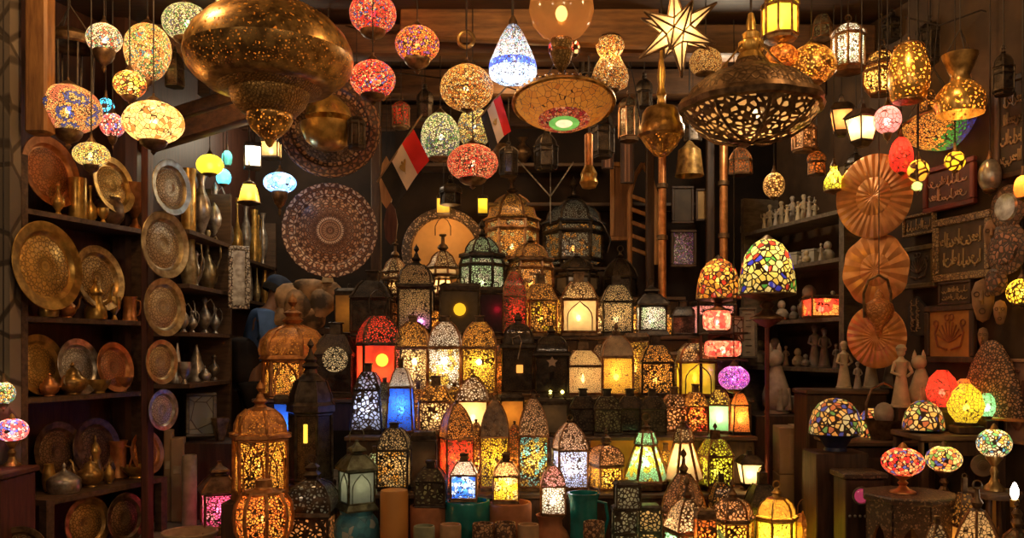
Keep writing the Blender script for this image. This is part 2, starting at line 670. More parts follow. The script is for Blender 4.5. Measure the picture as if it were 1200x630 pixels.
def bulb(parent, loc, r=.016, colr=(1, .86, .62)):
    m = glowing('bulb_%.2f_%.2f' % (colr[1], colr[2]), tuple(.35 * q + .65 for q in colr), 11)
    m.cycles.emission_sampling = 'NONE'
    G().ball((0, 0, 0), r, 12, 8, 1.25).build('bulb', m, parent, loc)


W_DARK = wood('dark', (.085, .040, .018), (.028, .013, .007))
W_SHELF = wood('shelf', (.15, .088, .05), (.05, .028, .016), axis='X')
W_RED = wood('redbrown', (.13, .040, .018), (.05, .014, .007))
W_GREY = wood('grey', (.19, .155, .11), (.075, .06, .042), axis='X')
W_HONEY = wood('honey', (.50, .235, .07), (.23, .095, .027))
W_BEAM = wood('beam', (.15, .07, .026), (.05, .022, .010), axis='X')
CORD = plain('cord', (.035, .025, .02), .7)
# ---------------------------------------------------------------- lanterns
# rings of (radius in half widths, height fraction, kind of the band above the ring)
STY = {
    'arch': (4, [(1.0, 0, 'b'), (1.0, .05, 'g'), (1.0, .575, 'm'), (1.03, .585, 'm'), (1.0, .60, 'f'), (.97, .67, 'f'), (.86, .75, 'f'), (.66, .82, 'f'), (.36, .885, 'n'), (.25, .89, 'n'), (.25, .955, 'e')]),
    'ogive': (4, [(1.0, 0, 'b'), (1.0, .04, 'g'), (1.0, .56, 'm'), (1.02, .57, 'f'), (1.0, .60, 'f'), (.93, .69, 'f'), (.78, .78, 'f'), (.55, .86, 'f'), (.2, .935, 'n'), (.13, .94, 'n'), (.11, .975, 'e')]),
    'house': (4, [(1.05, 0, 'b'), (1.0, .06, 'g'), (1.0, .52, 'm'), (1.06, .54, 'f'), (.92, .60, 'f'), (.74, .70, 'f'), (.48, .785, 'n'), (.30, .79, 'n'), (.28, .93, 'e')]),
    'dome': (6, [(1.1, 0, 'b'), (1.05, .03, 'b'), (.97, .07, 'g'), (.97, .54, 'm'), (1.14, .56, 'm'), (1.12, .59, 'f'), (.94, .605, 'f'), (.92, .67, 'f'), (.78, .75, 'f'), (.5, .81, 'n'), (.24, .835, 'n'), (.17, .86, 'n'), (.27, .885, 'n'), (.16, .91, 'n'), (.10, .95, 'e')]),
    'taper': (4, [(1.0, 0, 'b'), (1.0, .05, 'g'), (.80, .58, 'm'), (.86, .595, 'f'), (.74, .64, 'f'), (.58, .74, 'f'), (.36, .82, 'n'), (.20, .825, 'n'), (.2, .93, 'e')]),
    'flare': (6, [(.55, 0, 'b'), (1.0, .02, 'b'), (1.05, .10, 'm'), (1.0, .13, 'g'), (.44, .62, 'm'), (.50, .64, 'f'), (.46, .70, 'f'), (.34, .80, 'n'), (.12, .86, 'n'), (.2, .885, 'n'), (.08, .91, 'n'), (.06, .97, 'e')]),
    'belly': (6, [(.55, 0, 'b'), (.6, .03, 'g'), (.98, .20, 'g'), (.96, .46, 'm'), (.98, .475, 'g'), (.88, .57, 'm'), (1.04, .585, 'm'), (1.02, .62, 'd'), (.74, .65, 'f'), (.70, .72, 'f'), (.52, .81, 'f'), (.24, .87, 'n'), (.12, .885, 'n'), (.2, .91, 'n'), (.1, .935, 'n'), (.07, .97, 'e')]),
    'hexbig': (6, [(.80, 0, 'b'), (.84, .03, 'g'), (1.0, .10, 'm'), (1.0, .11, 'g'), (1.0, .44, 'm'), (1.03, .455, 'g'), (1.0, .55, 'm'), (1.12, .565, 'f'), (.92, .60, 'f'), (.84, .70, 'f'), (.58, .80, 'f'), (.26, .86, 'n'), (.14, .88, 'n'), (.24, .905, 'n'), (.1, .93, 'n'), (.07, .975, 'e')]),
    'pagoda': (4, [(1.15, 0, 'b'), (1.15, .02, 'b'), (.92, .10, 'g'), (.92, .52, 'm'), (1.14, .54, 'm'), (1.12, .57, 'd'), (.82, .66, 'd'), (.48, .74, 'n'), (.26, .755, 'n'), (.26, .77, 'n'), (.52, .80, 'n'), (.48, .83, 'n'), (.2, .87, 'n'), (.09, .91, 'n'), (.11, .94, 'e')]),
    'gourd': (8, [(.62, 0, 'b'), (.60, .05, 'b'), (.72, .10, 'g'), (.94, .24, 'g'), (1.0, .40, 'g'), (.94, .53, 'g'), (.70, .66, 'm'), (.36, .70, 'n'), (.30, .72, 'n'), (.28, .80, 'e')]),
    'tower': (6, [(1.0, 0, 'b'), (.95, .03, 'g'), (.92, .50, 'm'), (1.08, .52, 'm'), (1.06, .565, 'd'), (.92, .59, 'd'), (.9, .64, 'd'), (.66, .745, 'n'), (.30, .80, 'n'), (.26, .83, 'n'), (.40, .85, 'n'), (.22, .88, 'n'), (.3, .90, 'n'), (.14, .93, 'n'), (.06, .97, 'e')]),
    'onion': (6, [(1.0, 0, 'b'), (.93, .03, 'g'), (.90, .40, 'm'), (1.08, .42, 'm'), (1.0, .46, 'f'), (1.04, .52, 'f'), (.98, .62, 'f'), (.72, .72, 'f'), (.3, .78, 'n'), (.2, .80, 'n'), (.34, .84, 'n'), (.2, .88, 'n'), (.3, .92, 'n'), (.1, .96, 'e')]),
    'cyl': (8, [(.3, 0, 'b'), (.85, .04, 'b'), (.9, .10, 'm'), (.9, .12, 'g'), (.9, .68, 'm'), (.96, .70, 'f'), (.94, .76, 'f'), (.62, .85, 'f'), (.28, .90, 'n'), (.12, .92, 'n'), (.1, .96, 'e')]),
    'street': (4, [(.35, 0, 'b'), (.60, .10, 'm'), (.64, .13, 'g'), (.96, .62, 'm'), (1.08, .64, 'd'), (.8, .74, 'd'), (.45, .82, 'n'), (.24, .84, 'n'), (.2, .93, 'e')]),
    'box': (4, [(1.0, 0, 'b'), (1.0, .06, 'g'), (1.0, .86, 'm'), (1.03, .88, 'm'), (1.03, .94, 'd'), (.8, 1.0, 'e')]),
    'pyr': (6, [(1.0, 0, 'b'), (1.0, .04, 'g'), (.94, .40, 'm'), (1.02, .42, 'm'), (.98, .45, 'f'), (.84, .58, 'f'), (.6, .70, 'f'), (.28, .80, 'n'), (.14, .82, 'n'), (.22, .86, 'n'), (.1, .9, 'n'), (.08, .96, 'e')]),
    'hookah': (8, [(.75, 0, 'b'), (.7, .06, 'g'), (.5, .28, 'm'), (1.0, .31, 'm'), (.95, .345, 'g'), (.92, .44, 'm'), (1.05, .46, 'f'), (.82, .52, 'f'), (.66, .62, 'f'), (.3, .70, 'n'), (.16, .72, 'n'), (.34, .76, 'n'), (.26, .80, 'n'), (.12, .83, 'n'), (.1, .93, 'n'), (.24, .95, 'n'), (.2, .97, 'e')]),
}


def lantern(label, cx, top, bot, w, Y, style, col='amber', metalkey='bronze', z=None, yaw=0.0, pw=.25, kind='p', glass2=None, emit=.25,
            arch=False, fin='ring', cat='lantern', name='lantern', group=None, scale=62.0, hang=None, flame=False, dome=None, n=None, edge=.16, rope=None, lightcol=None, ball=None):
    s = Y / F
    n0, bands = STY[style]
    n = n or n0
    zb = (EYE - (bot - HY) * s) if z is None else z
    zt = EYE - (top - HY) * s
    H = zt - zb
    hw = w * s / 2 / max(b[0] for b in bands)
    if n == 4:
        hw /= abs(cos(yaw)) + abs(sin(yaw))
    k = 1 / cos(pi / n)
    root = empty(name, ((cx - CX) * s, Y, zb), label, cat, yaw, group)
    me = metal(metalkey)
    a0 = -pi / 2 - pi / n
    R = [(r * hw * k, zf * H, kd) for r, zf, kd in bands]

    def corner(i, r, zz):
        a = a0 + 2 * pi * i / n
        return Vector((r * cos(a), r * sin(a), zz))
    # group consecutive bands of a kind
    runs, i = [], 0
    while i < len(R) - 1:
        j = i
        while j < len(R) - 1 and R[j][2] == R[i][2]:
            j += 1
        runs.append((R[i][2], R[i:j + 1]))
        i = j
    if kind == 'p':
        gm = pierced({'orange': 'bronze', 'brass': 'bronze'}.get(metalkey, metalkey), col, scale, edge, emit if pw > 0 else 0, glass2)
    else:
        gm = pane(col, emit if pw > 0 else 0)
    dk = dome or col
    names = {'b': 'base', 'm': 'collar', 'd': 'dome', 'f': 'pierced_dome', 'n': 'chimney'}
    rr = max(.0035, .078 * hw)
    mf = metal('frame') if metalkey == 'bronze' else me
    fr = G()
    gmid = None
    for ri, (kd, rs) in enumerate(runs):
        if kd == 'g':
            zc = (rs[0][1] + rs[-1][1]) / 2
            if gmid is None or rs[-1][1] - rs[0][1] > gmid[1]:
                gmid = (zc, rs[-1][1] - rs[0][1])
            pans = []
            for i in range(n):
                g = G()
                vs = []
                for r, zz, _ in rs:
                    vs += [corner(i, r * .95, zz), corner(i + 1, r * .95, zz)]
                g.add(vs, [(2 * q, 2 * q + 1, 2 * q + 3, 2 * q + 2) for q in range(len(rs) - 1)])
                pans.append(g.build('glass_panel', gm, root, smooth=0))
            for i in range(n):
                fr.tube([corner(i, r, zz) for r, zz, _ in rs], rr, 5)
            for r, zz, _ in (rs[0], rs[-1]):
                fr.tube([corner(i, r, zz) for i in range(n)], rr, 5, closed=True)
            if arch and rs[-1][1] - rs[0][1] >= .25 * H:
                for i in range(n):
                    ar = G()
                    A, B = corner(i, rs[0][0], rs[0][1]), corner(i + 1, rs[0][0], rs[0][1])
                    C, D = corner(i, rs[-1][0], rs[-1][1]), corner(i + 1, rs[-1][0], rs[-1][1])

                    def uv(u, v):
                        return (A * (1 - u) + B * u) * (1 - v) + (C * (1 - u) + D * u) * v
                    pts = [uv(.14, .02), uv(.14, .45), uv(.17, .6), uv(.26, .74), uv(.4, .86), uv(.5, .95), uv(.6, .86), uv(.74, .74), uv(.83, .6), uv(.86, .45), uv(.86, .02)]
                    ar.tube(pts, rr * .5, 4)
                    ar.build('arch_trim', me, pans[i])
        else:
            g = G()
            prof = [(r, zz) for r, zz, _ in rs]
            if ri == 0:
                prof = [(0, prof[0][1])] + prof
            if ri == len(runs) - 1:
                prof = prof + [(0, prof[-1][1])]
            rnd_n = n
            g.lathe(prof, n if kd != 'n' or n <= 4 else 12, a0=a0)
            mt = me
            if kd == 'f':
                mt = pierced(metalkey, dk, scale * 1.1, edge * 1.1, emit * .9 if pw > 0 else 0)
            if kd == 'f' and metalkey == 'orange':
                mt = pierced('orange', 'amber', scale, .24, .10)
            lastpart = g.build(names[kd], mt, root, smooth=.5)
            if kd in 'fd':
                for i in range(n):
                    fr.tube([corner(i, r * 1.005, zz) for r, zz, _ in rs], rr * .8, 4)
    fr.build('frame', mf, root)
    zt0, rt = R[-1][1], R[-1][0] / k
    rad = max(.010, .2 * hw)
    if fin == 'ring':
        G().ring((0, 0, zt0 + rad * .85), rad, rad * .2, 'y', 14, 5).build('ring', me, lastpart)
    elif fin == 'hook':
        h = hw * .5
        G().tube([(-h, 0, zt0 - .01), (-h, 0, zt0 + h), (-h * .6, 0, zt0 + h * 1.8), (0, 0, zt0 + h * 2.2), (h * .6, 0, zt0 + h * 1.8), (h, 0, zt0 + h), (h, 0, zt0 - .01)], rad * .16, 6).build('handle', me, lastpart)
    elif fin == 'ball':
        G().lathe([(0, 0), (rad * .5, 0), (rad * .3, rad * .5), (rad * .9, rad * 1.3), (rad * .6, rad * 2.1), (rad * .2, rad * 2.6), (0, rad * 3.2)], 12, Matrix.Translation((0, 0, zt0 - .002))).build('finial', me, lastpart)
    elif fin == 'cap':
        q = max(rt * 1.15, .008)
        G().bbox((0, 0, zt0), (q * 2.2, q * 2.2, .012)).build('cap', me, lastpart)
    if flame:
        bz = runs[1][1][0][1] if runs[1][0] == 'g' else R[1][1]
        cr = hw * .2
        cdl = G().lathe([(0, 0), (cr, 0), (cr, gmid[1] * .34), (cr * .8, gmid[1] * .36), (0, gmid[1] * .35)], 14, Matrix.Translation((0, 0, bz + .004))).build('candle', plain('wax', (.85, .7, .45), .5), root)
        G().lathe([(0, 0), (cr * .45, .012), (cr * .55, .024), (cr * .3, .045), (0, .065)], 12, Matrix.Translation((0, 0, bz + .004 + gmid[1] * .36))).build('flame', glowing('flame', (1, .75, .4), 14), cdl)
    if ball:      # visible lamp inside: colour, radius in px, strength, offset x, offset height
        bc, br, bs, bx, bz_ = ball
        mb = glowing('lampball_%.2f_%.2f_%.2f_%g' % (bc[0], bc[1], bc[2], bs), bc, bs)
        G().ball((0, 0, 0), br * s, 14, 10).build('lamp_bulb', mb, root, (bx * hw, -hw * .72, gmid[0] + bz_ * gmid[1]))
    if hang:
        p = G().tube([(0, 0, H - .002), (0, 0, CEIL - zb)], .003, 5)
        p.build('cord', CORD, root)
    if pw > 0:
        lc = lightcol or LITCOL.get(col, WARM)
        lamp(root, (0, 0, gmid[0] + .025), pw, lc, min(.02, hw * .3))
        if pw >= .4 and not flame and not ball:
            bulb(root, (0, 0, gmid[0] - .01), min(.018, hw * .28), lc)
    return root


# ---------------------------------------------------------------- hanging mosaic lamps
def globe(label, cx, top, bot, w, Y, pal, metalkey='bronze', pw=.5, emit=.35, scale=95.0, egg=0.0, holder=.45, tail=12, stand=0.0, name='mosaic_lamp',
          chains=0, hole=.58, cord=True, grout=.13, shape=None, mat=None, cat='lamp', group=None, lightcol=WARM, yaw=0.0, up=0.0, bulb_=True):
    """top/bot are the glass shade's edges"""
    s = Y / F
    zb, zt = EYE - (bot - HY) * s, EYE - (top - HY) * s
    R, Hh = w * s / 2, (zt - zb)
    base = zb - stand * s if stand else zb
    root = empty(name, ((cx - CX) * s, Y, base), label, cat, yaw, group)
    dz = zb - base
    me = metal(metalkey)
    prof = []
    if shape:
        prof = [(r * R, dz + q * Hh) for r, q in shape]
    else:
        lo = math.asin(min(.95, hole))
        a_start, a_end = -pi / 2 + lo, pi / 2 - .25
        for i in range(15):
            a = a_start + (a_end - a_start) * i / 14
            sn = sin(a)
            r = cos(a) * (1 + egg * sn)
            prof.append((r * R, dz + Hh * (sn - sin(a_start)) / (1 - sin(a_start))))
        mxr = max(p[0] for p in prof)
        prof = [(r * R / mxr, q) for r, q in prof]
    G().lathe(prof, 28).build('glass_shade', mat or mosaic(pal, scale, grout, emit), root)
    rb, rt = prof[0][0], prof[-1][0]
    zt_l = prof[-1][1]
    if stand:
        q = dz
        G().lathe([(0, 0), (R * .62, 0), (R * .6, q * .08), (R * .3, q * .22), (R * .16, q * .4), (R * .26, q * .55), (R * .14, q * .7), (max(rb, R * .3), q * .95), (max(rb, R * .3), q * 1.02), (0, q * 1.0)], 20).build('stand', me, root)
        G().lathe([(rt * 1.15, 0), (rt, .004), (rt * .6, .018), (rt * .3, .026), (0, .03)], 14, Matrix.Translation((0, 0, zt_l - .003))).build('cap', me, root)
    else:
        t = tail * s
        hb = max(rb, R * .2)
        G().lathe([(hb * 1.06, dz + .008), (hb * 1.10, dz), (hb * 1.0, dz - .22 * t), (hb * .72, dz - .45 * t), (hb * .34, dz - .58 * t), (hb * .16, dz - .66 * t), (hb * .24, dz - .76 * t), (hb * .1, dz - .9 * t), (0, dz - t)], 18).build('holder', me, root)
        G().lathe([(rt * 1.25, zt_l - .006), (rt * 1.2, zt_l + .003), (rt * .7, zt_l + .018), (.007, zt_l + .032), (.007, zt_l + .045), (0, zt_l + .045)], 14).build('cap', me, root)
        if chains:
            g = G()
            for i in range(chains):
                a = 2 * pi * i / chains + .4
                g.tube([(R * .97 * cos(a), R * .97 * sin(a), dz + Hh * .45), (R * .6 * cos(a), R * .6 * sin(a), zt_l + R * .7), (0, 0, zt_l + R * 1.6)], .003, 5)
            g.build('chains', me, root)
        if cord:
            G().tube([(0, 0, zt_l + .04), (0, 0, CEIL - base)], .0035, 5).build('cord', CORD, root)
    if pw > 0:
        lamp(root, (0, 0, dz + Hh * (.55 + up) + .02), pw, lightcol, min(.02, R * .3))
        if pw >= .5 and bulb_:
            bulb(root, (0, 0, dz + Hh * (.5 + up) - .01), min(.018, R * .25), lightcol)
    return root


def turned(name, label, cat, loc, parts, n=32, group=None, yaw=0.0, hang_from=None, rf=None):
    """parts: (part name, material, profile) turned round the vertical"""
    root = empty(name, loc, label, cat, yaw, group)
    for pn, mt, prof in parts:
        G().lathe(prof, n, rf=rf).build(pn, mt, root)
    if hang_from is not None:
        G().tube([(0, 0, hang_from), (0, 0, CEIL - loc[2])], .006, 6).build('cord', CORD, root)
    return root


def plate(label, cx, cy, w, h, Y, yaw, metalkey='brass', centre='engraved', tilt=.12, name='brass_plate', cat='plate', loc=None, depth=.10, rim='plain', group=None, cmat=None, rmat=None, flat=False, wavy=0.0):
    s = Y / F
    R = h * s / 2
    p = Vector(((cx - CX) * s, Y, EYE - (cy - HY) * s)) if loc is None else Vector(loc)
    d = depth * R
    prof = [(0, -.004), (.70 * R, -.004), (.74 * R, 0), (.80 * R, d), (R, d * 1.35), (R * 1.012, d * 1.35 + .003), (R, d * 1.35 + .006), (.80 * R, d + .005), (.735 * R, .006), (.70 * R, .003), (0, .003)]
    if flat:
        prof = [(0, 0), (.96 * R, d * .6), (R, d * .4), (R * 1.01, d * .4 + .004), (.96 * R, d * .6 + .006), (.5 * R, d * .4 + .004), (0, .006)]
    o = G().lathe(prof, 60, rf=(lambda a, zz: 1 + wavy * sin(8 * a)) if wavy else None).build(name, rmat or (metal(metalkey) if rim == 'plain' else engraved(metalkey, 55)), None, p, (pi / 2 - tilt, 0, yaw))
    tag(o, label, cat, group)
    if centre:
        cm = cmat or chased(metalkey, 16 if R > .15 else 12, 9.0 / R, 2.2)
        r1 = .69 * R if not flat else .46 * R
        zc = .0035 if not flat else d * .4 + .0045
        G().lathe([(r1, zc), (r1 * .96, zc + .003), (r1 * .6, zc + .0035), (r1 * .55, zc + .006), (r1 * .28, zc + .006), (r1 * .24, zc + .004), (0, zc + .006)], 36).build('centre_medallion', cm, o)
    return o


# ---------------------------------------------------------------- vessels
VES = {
    'vase': [(0, 0), (.55, 0), (.5, .04), (.32, .10), (.55, .2), (.95, .38), (1, .48), (.8, .62), (.4, .74), (.3, .84), (.42, .93), (.62, 1), (.55, 1), (.25, .86)],
    'bottle': [(0, 0), (.6, 0), (.55, .04), (.9, .14), (1, .26), (.85, .4), (.4, .52), (.22, .62), (.17, .8), (.24, .9), (.34, .97), (.3, 1), (.2, .97)],
    'ewer': [(0, 0), (.6, 0), (.55, .03), (.3, .10), (.42, .16), (.9, .3), (1, .4), (.78, .52), (.4, .63), (.26, .72), (.3, .82), (.42, .86), (.3, .92), (.1, .96), (0, 1)],
    'jug': [(0, 0), (.8, 0), (.78, .04), (.95, .2), (1, .35), (.85, .55), (.62, .7), (.6, .85), (.75, 1), (.66, 1), (.5, .8)],
    'tankard': [(0, 0), (1, 0), (.96, .05), (.86, .12), (.84, .5), (.86, .86), (.95, .93), (1, 1), (.88, 1), (.78, .5), (.7, .1)],
    'goblet': [(0, 0), (.55, 0), (.5, .05), (.3, .14), (.22, .25), (.34, .33), (.5, .4), (.72, .6), (.92, .85), (1, 1), (.93, 1), (.66, .62), (.3, .42)],
    'bowl': [(0, 0), (.5, 0), (.45, .12), (.6, .3), (.9, .65), (1, .95), (1, 1), (.93, 1), (.8, .65), (.3, .25)],
    'teapot': [(0, 0), (.55, 0), (.5, .05), (.85, .18), (1, .35), (.9, .5), (.6, .6), (.55, .64), (.45, .72), (.2, .8), (.1, .84), (.17, .9), (.1, .96), (0, 1)],
    'coffee': [(0, 0), (.95, 0), (1, .06), (.92, .25), (.6, .42), (.5, .55), (.68, .62), (.66, .66), (.4, .78), (.12, .86), (.2, .91), (.1, .96), (0, 1)],
    'cup': [(0, 0), (.5, 0), (.45, .06), (.25, .2), (.4, .3), (.85, .5), (1, .75), (.95, 1), (.86, 1), (.8, .7)],
    'dish': [(0, 0), (.9, 0), (1, .15), (1, .4), (.9, .48), (.5, .62), (.16, .72), (.08, .8), (.12, .88), (.06, .96), (0, 1)],
    'pot': [(0, 0), (.6, 0), (.7, .06), (.96, .3), (1, .5), (.9, .75), (.7, .9), (.74, 1), (.66, 1), (.6, .88), (.8, .5)],
    'cyl': [(0, 0), (.96, 0), (1, .03), (1, .95), (.96, 1), (.85, 1), (.82, .9), (0, .88)],
    'candle': [(0, 0), (.98, 0), (1, .02), (1, .96), (.94, 1), (.7, .985), (0, .97)],
    'funnel': [(0, 0), (1, 0), (1, .06), (.7, .3), (.4, .6), (.16, .9), (.1, 1), (0, 1)],
}


def vessel(label, kind, x, y, z, w, h, metalkey='brass', name=None, cat=None, handle=None, spout=None, yaw=0.0, mat=None, group=None, ball=True):
    """w full width, h height in metres; handle/spout are directions (-1 or 1)"""
    m = mat or metal(metalkey)
    R = w / 2
    root = empty(name or {'ewer': 'ewer', 'coffee': 'coffee_pot'}.get(kind, kind), (x, y, z + .001), label, cat or kind, yaw, group)
    G().lathe([(r * R, q * h) for r, q in VES[kind]], 24).build('body', m, root)
    t = max(.0035, R * .1)
    if handle:
        d = handle
        if kind in ('tankard', 'jug', 'cup'):
            pts = [(d * R * .82, 0, h * .85), (d * R * 1.35, 0, h * .82), (d * R * 1.5, 0, h * .55), (d * R * 1.2, 0, h * .25), (d * R * .85, 0, h * .2)]
        else:
            pts = [(d * R * .25, 0, h * .82), (d * R * .8, 0, h * .9), (d * R * 1.25, 0, h * .75), (d * R * 1.3, 0, h * .55), (d * R * .9, 0, h * .36)]
        G().tube(pts, t, 6).build('handle', m, root)
    if spout:
        d = spout
        pts = [(d * R * .85, 0, h * .36), (d * R * 1.2, 0, h * .42), (d * R * 1.35, 0, h * .58), (d * R * 1.4, 0, h * .76), (d * R * 1.62, 0, h * .86)]
        G().tube(pts, [t * 1.7, t * 1.4, t * 1.1, t * .9, t * 1.0], 7).build('spout', m, root)
    return root


# ---------------------------------------------------------------- shelf lines
LA, LB, LN = Vector((-2.565, 4.5)), Vector((-2.278, 5.355)), Vector((.948, -.318))
SA, SB, SN = Vector((-2.04, 5.40)), Vector((-2.04, 6.2)), Vector((1, 0))
SA2, SB2 = Vector((-2.2, 6.24)), Vector((-2.2, 7.98))
RA, RB, RN = Vector((2.12, 5.5)), Vector((1.80, 6.66)), Vector((-.964, -.266))
WA, WB, WN = Vector((2.62, 3.92)), Vector((2.20, 5.76)), Vector((-.975, -.222))


def online(px, line, back=0.0):
    """where the sight line of a photo column meets a line set back from a shelf front"""
    A, B, Nn = line
    A2, d = A - Nn * back, B - A
    k = (px - CX) / F
    t = (k * A2.y - A2.x) / (d.x - k * d.y)
    q = A2 + d * t
    return q.x, q.y


LL, SS, SS2, RR, WW = (LA, LB, LN), (SA, SB, SN), (SA2, SB2, SN), (RA, RB, RN), (WA, WB, WN)


def onshelf(label, kind, px, top, bot, w, z, line, back=.08, **k):
    """a vessel standing on a shelf; top/bot give its height, w its width in the photo"""
    x, y = online(px, line, back)
    s = y / F
    return vessel(label, kind, x, y, z, w * s, (bot - top) * s, **k)


def slab(A, B, Nn, z, depth, th):
    """board between A and B, running back from its front edge"""
    g = G()
    a, b = A - Nn * depth, B - Nn * depth
    vs = [(A.x, A.y, z - th), (B.x, B.y, z - th), (b.x, b.y, z - th), (a.x, a.y, z - th), (A.x, A.y, z), (B.x, B.y, z), (b.x, b.y, z), (a.x, a.y, z)]
    return g.add(vs, [(3, 2, 1, 0), (4, 5, 6, 7), (0, 1, 5, 4), (1, 2, 6, 5), (2, 3, 7, 6), (3, 0, 4, 7)])


def post(P, Nn, z0, z1, w, depth):
    d = Vector((-Nn.y, Nn.x))
    a, b = P - d * (w / 2), P + d * (w / 2)
    c, e = b - Nn * depth, a - Nn * depth
    vs = [(q.x, q.y, zz) for zz in (z0, z1) for q in (a, b, c, e)]
    return G().add(vs, [(3, 2, 1, 0), (4, 5, 6, 7), (0, 1, 5, 4), (1, 2, 6, 5), (2, 3, 7, 6), (3, 0, 4, 7)])


# ---------------------------------------------------------------- framed things
def script_strokes(w, h, rows, seed, r):
    """flowing raised calligraphy: tall stems, bowls, sweeping tails and dots"""
    q = random.Random(seed)
    g = G()
    for j in range(rows):
        y0 = -h / 2 + h * (j + .18) / rows
        rh = h / rows
        x = w / 2
        while x > -w / 2 + .02 * w:
            t = q.random()
            u = w * q.uniform(.065, .12)
            if t < .38:
                hh = rh * q.uniform(.55, .8)
                g.tube([(x, 0, y0 + hh), (x - u * .12, 0, y0 + hh * .5), (x - u * .05, 0, y0 + .05 * rh), (x - u * .5, 0, y0)], [r * 1.2, r, r * .9, r * .6], 5)
                x -= u * .55
            elif t < .72:
                pts = [(x - u * (.5 - .5 * cos(a)) * 1.6, 0, y0 + rh * .16 - rh * .22 * sin(a)) for a in [pi * i / 8 for i in range(9)]]
                g.tube(pts, [r * .6] + [r * 1.1] * 7 + [r * .6], 5)
                if q.random() < .7:
                    g.ball((x - u * .8, 0, y0 + rh * q.choice((-.14, .34))), r * 1.3, 6, 4)
                x -= u * 1.1
            else:
                c = (x - u * .4, 0, y0 + rh * .28)
                g.ring(c, u * .3, r * .9, 'y', 12, 5)
                g.tube([(x - u * .4, 0, y0 + rh * .1), (x - u, 0, y0 + rh * .05), (x - u * 1.5, 0, y0 + rh * .32)], [r, r, r * .5], 5)
                x -= u * .9
    return g


def picture(label, cx, cy, w, h, Y, yaw=0.0, frame=None, ground=None, art='script', rows=2, ink=None, fw=.12, seed=1, name='framed_picture', cat='picture', tilt=0.0, loc=None, roll=0.0):
    """w,h in photo pixels at distance Y, already foreshortened widths corrected by the caller"""
    s = Y / F
    Wd, Hd = w * s, h * s
    p = Vector(((cx - CX) * s, Y, EYE - (cy - HY) * s)) if loc is None else Vector(loc)
    root = empty(name, p, label, cat, rot=(-tilt, roll, yaw))
    f = min(Wd, Hd) * fw
    fm = frame or W_DARK
    g = G()
    for cxx, czz, ww, hh in ((0, Hd / 2 - f / 2, Wd, f), (0, -Hd / 2 + f / 2, Wd, f), (-Wd / 2 + f / 2, 0, f, Hd - 2 * f), (Wd / 2 - f / 2, 0, f, Hd - 2 * f)):
        g.bbox((cxx, 0, czz), (ww, .03, hh), .005)
    g.build('frame', fm, root)
    G().bbox((0, .004, 0), (Wd - 2 * f + .002, .012, Hd - 2 * f + .002), .001).build('panel', ground or plain('panel_dark', (.06, .035, .02)), root)
    iw, ih = Wd - 2.6 * f, Hd - 2.6 * f
    im = ink or plain('ink_gold', (.55, .36, .16), .4, met=.4)
    if art == 'script':
        sg = script_strokes(iw * .88, ih * .9, rows, seed, max(.0024, min(iw, ih) * .019))
        o = sg.build('calligraphy', im, root)
        o.location.y = -.005
    elif art == 'crest':
        g = G()
        for i in range(9):
            a = pi * (.12 + .76 * i / 8)
            g.tube([(0, 0, -ih * .2), (cos(a) * iw * .18, 0, -ih * .2 + sin(a) * ih * .2), (cos(a) * iw * .34, 0, -ih * .2 + sin(a) * ih * .5)], .004, 5)
        for sx in (-1, 1):
            g.tube([(sx * iw * .05, 0, -ih * .38), (sx * iw * .3, 0, -ih * .3), (sx * iw * .38, 0, ih * .02), (sx * iw * .3, 0, ih * .24)], .006, 5)
            g.ring((sx * iw * .36, 0, ih * .26), iw * .06, .004, 'y', 10, 5)
            g.ring((sx * iw * .06, 0, ih * .4), iw * .06, .004, 'y', 10, 5)
        o = g.build('crest', im, root)
        o.location.y = -.005
    elif art == 'mosaic':
        pass
    elif art == 'lines':
        g = G()
        for i in range(rows):
            g.tube([(-iw * .3 + rnd.uniform(0, iw * .1), 0, ih * (.42 - .84 * i / max(1, rows - 1))), (iw * .3 - rnd.uniform(0, iw * .2), 0, ih * (.42 - .84 * i / max(1, rows - 1)))], .003, 4)
        o = g.build('lettering', im, root)
        o.location.y = -.005
    return root
# ================================================================ the setting
STONE = inlay('stone', [(.21, .165, .12), (.17, .13, .095), (.25, .20, .15), (.15, .118, .088)], 4.2, .05, (.07, .05, .034), .9)
FLOORM = inlay('floor_slabs', [(.30, .25, .19), (.26, .21, .16), (.33, .28, .21)], 1.7, .02, (.10, .08, .06), .75)
PLASTER = plain('plaster', (.10, .055, .028), .85, var=.5, nscale=4)
DARKWALL = plain('dark_wall', (.035, .019, .011), .85, var=.5, nscale=4)
UMBER = plain('umber_wall', (.075, .040, .017), .85, var=.5, nscale=5)

g = G().box((0, 5.9, -.05), (7.0, 5.2, .1))
structure('floor', g, FLOORM)
g = G().box((0, 5.9, CEIL + .05), (7.0, 5.2, .1))
structure('ceiling', g, wood('ceiling', (.06, .028, .012), (.02, .009, .005), axis='X'))


def wallseg(name, pts, mat, z1=CEIL, th=.08):
    g = G()
    for (x0, y0), (x1, y1) in zip(pts, pts[1:]):
        d = Vector((x1 - x0, y1 - y0)).normalized()
        nrm = Vector((-d.y, d.x)) * th
        vs = [(p[0], p[1], zz) for zz in (0, z1) for p in ((x0, y0), (x1, y1), (x1 + nrm.x, y1 + nrm.y), (x0 + nrm.x, y0 + nrm.y))]
        g.add(vs, [(3, 2, 1, 0), (4, 5, 6, 7), (0, 1, 5, 4), (1, 2, 6, 5), (2, 3, 7, 6), (3, 0, 4, 7)])
    return structure(name, g, mat, smooth=0)


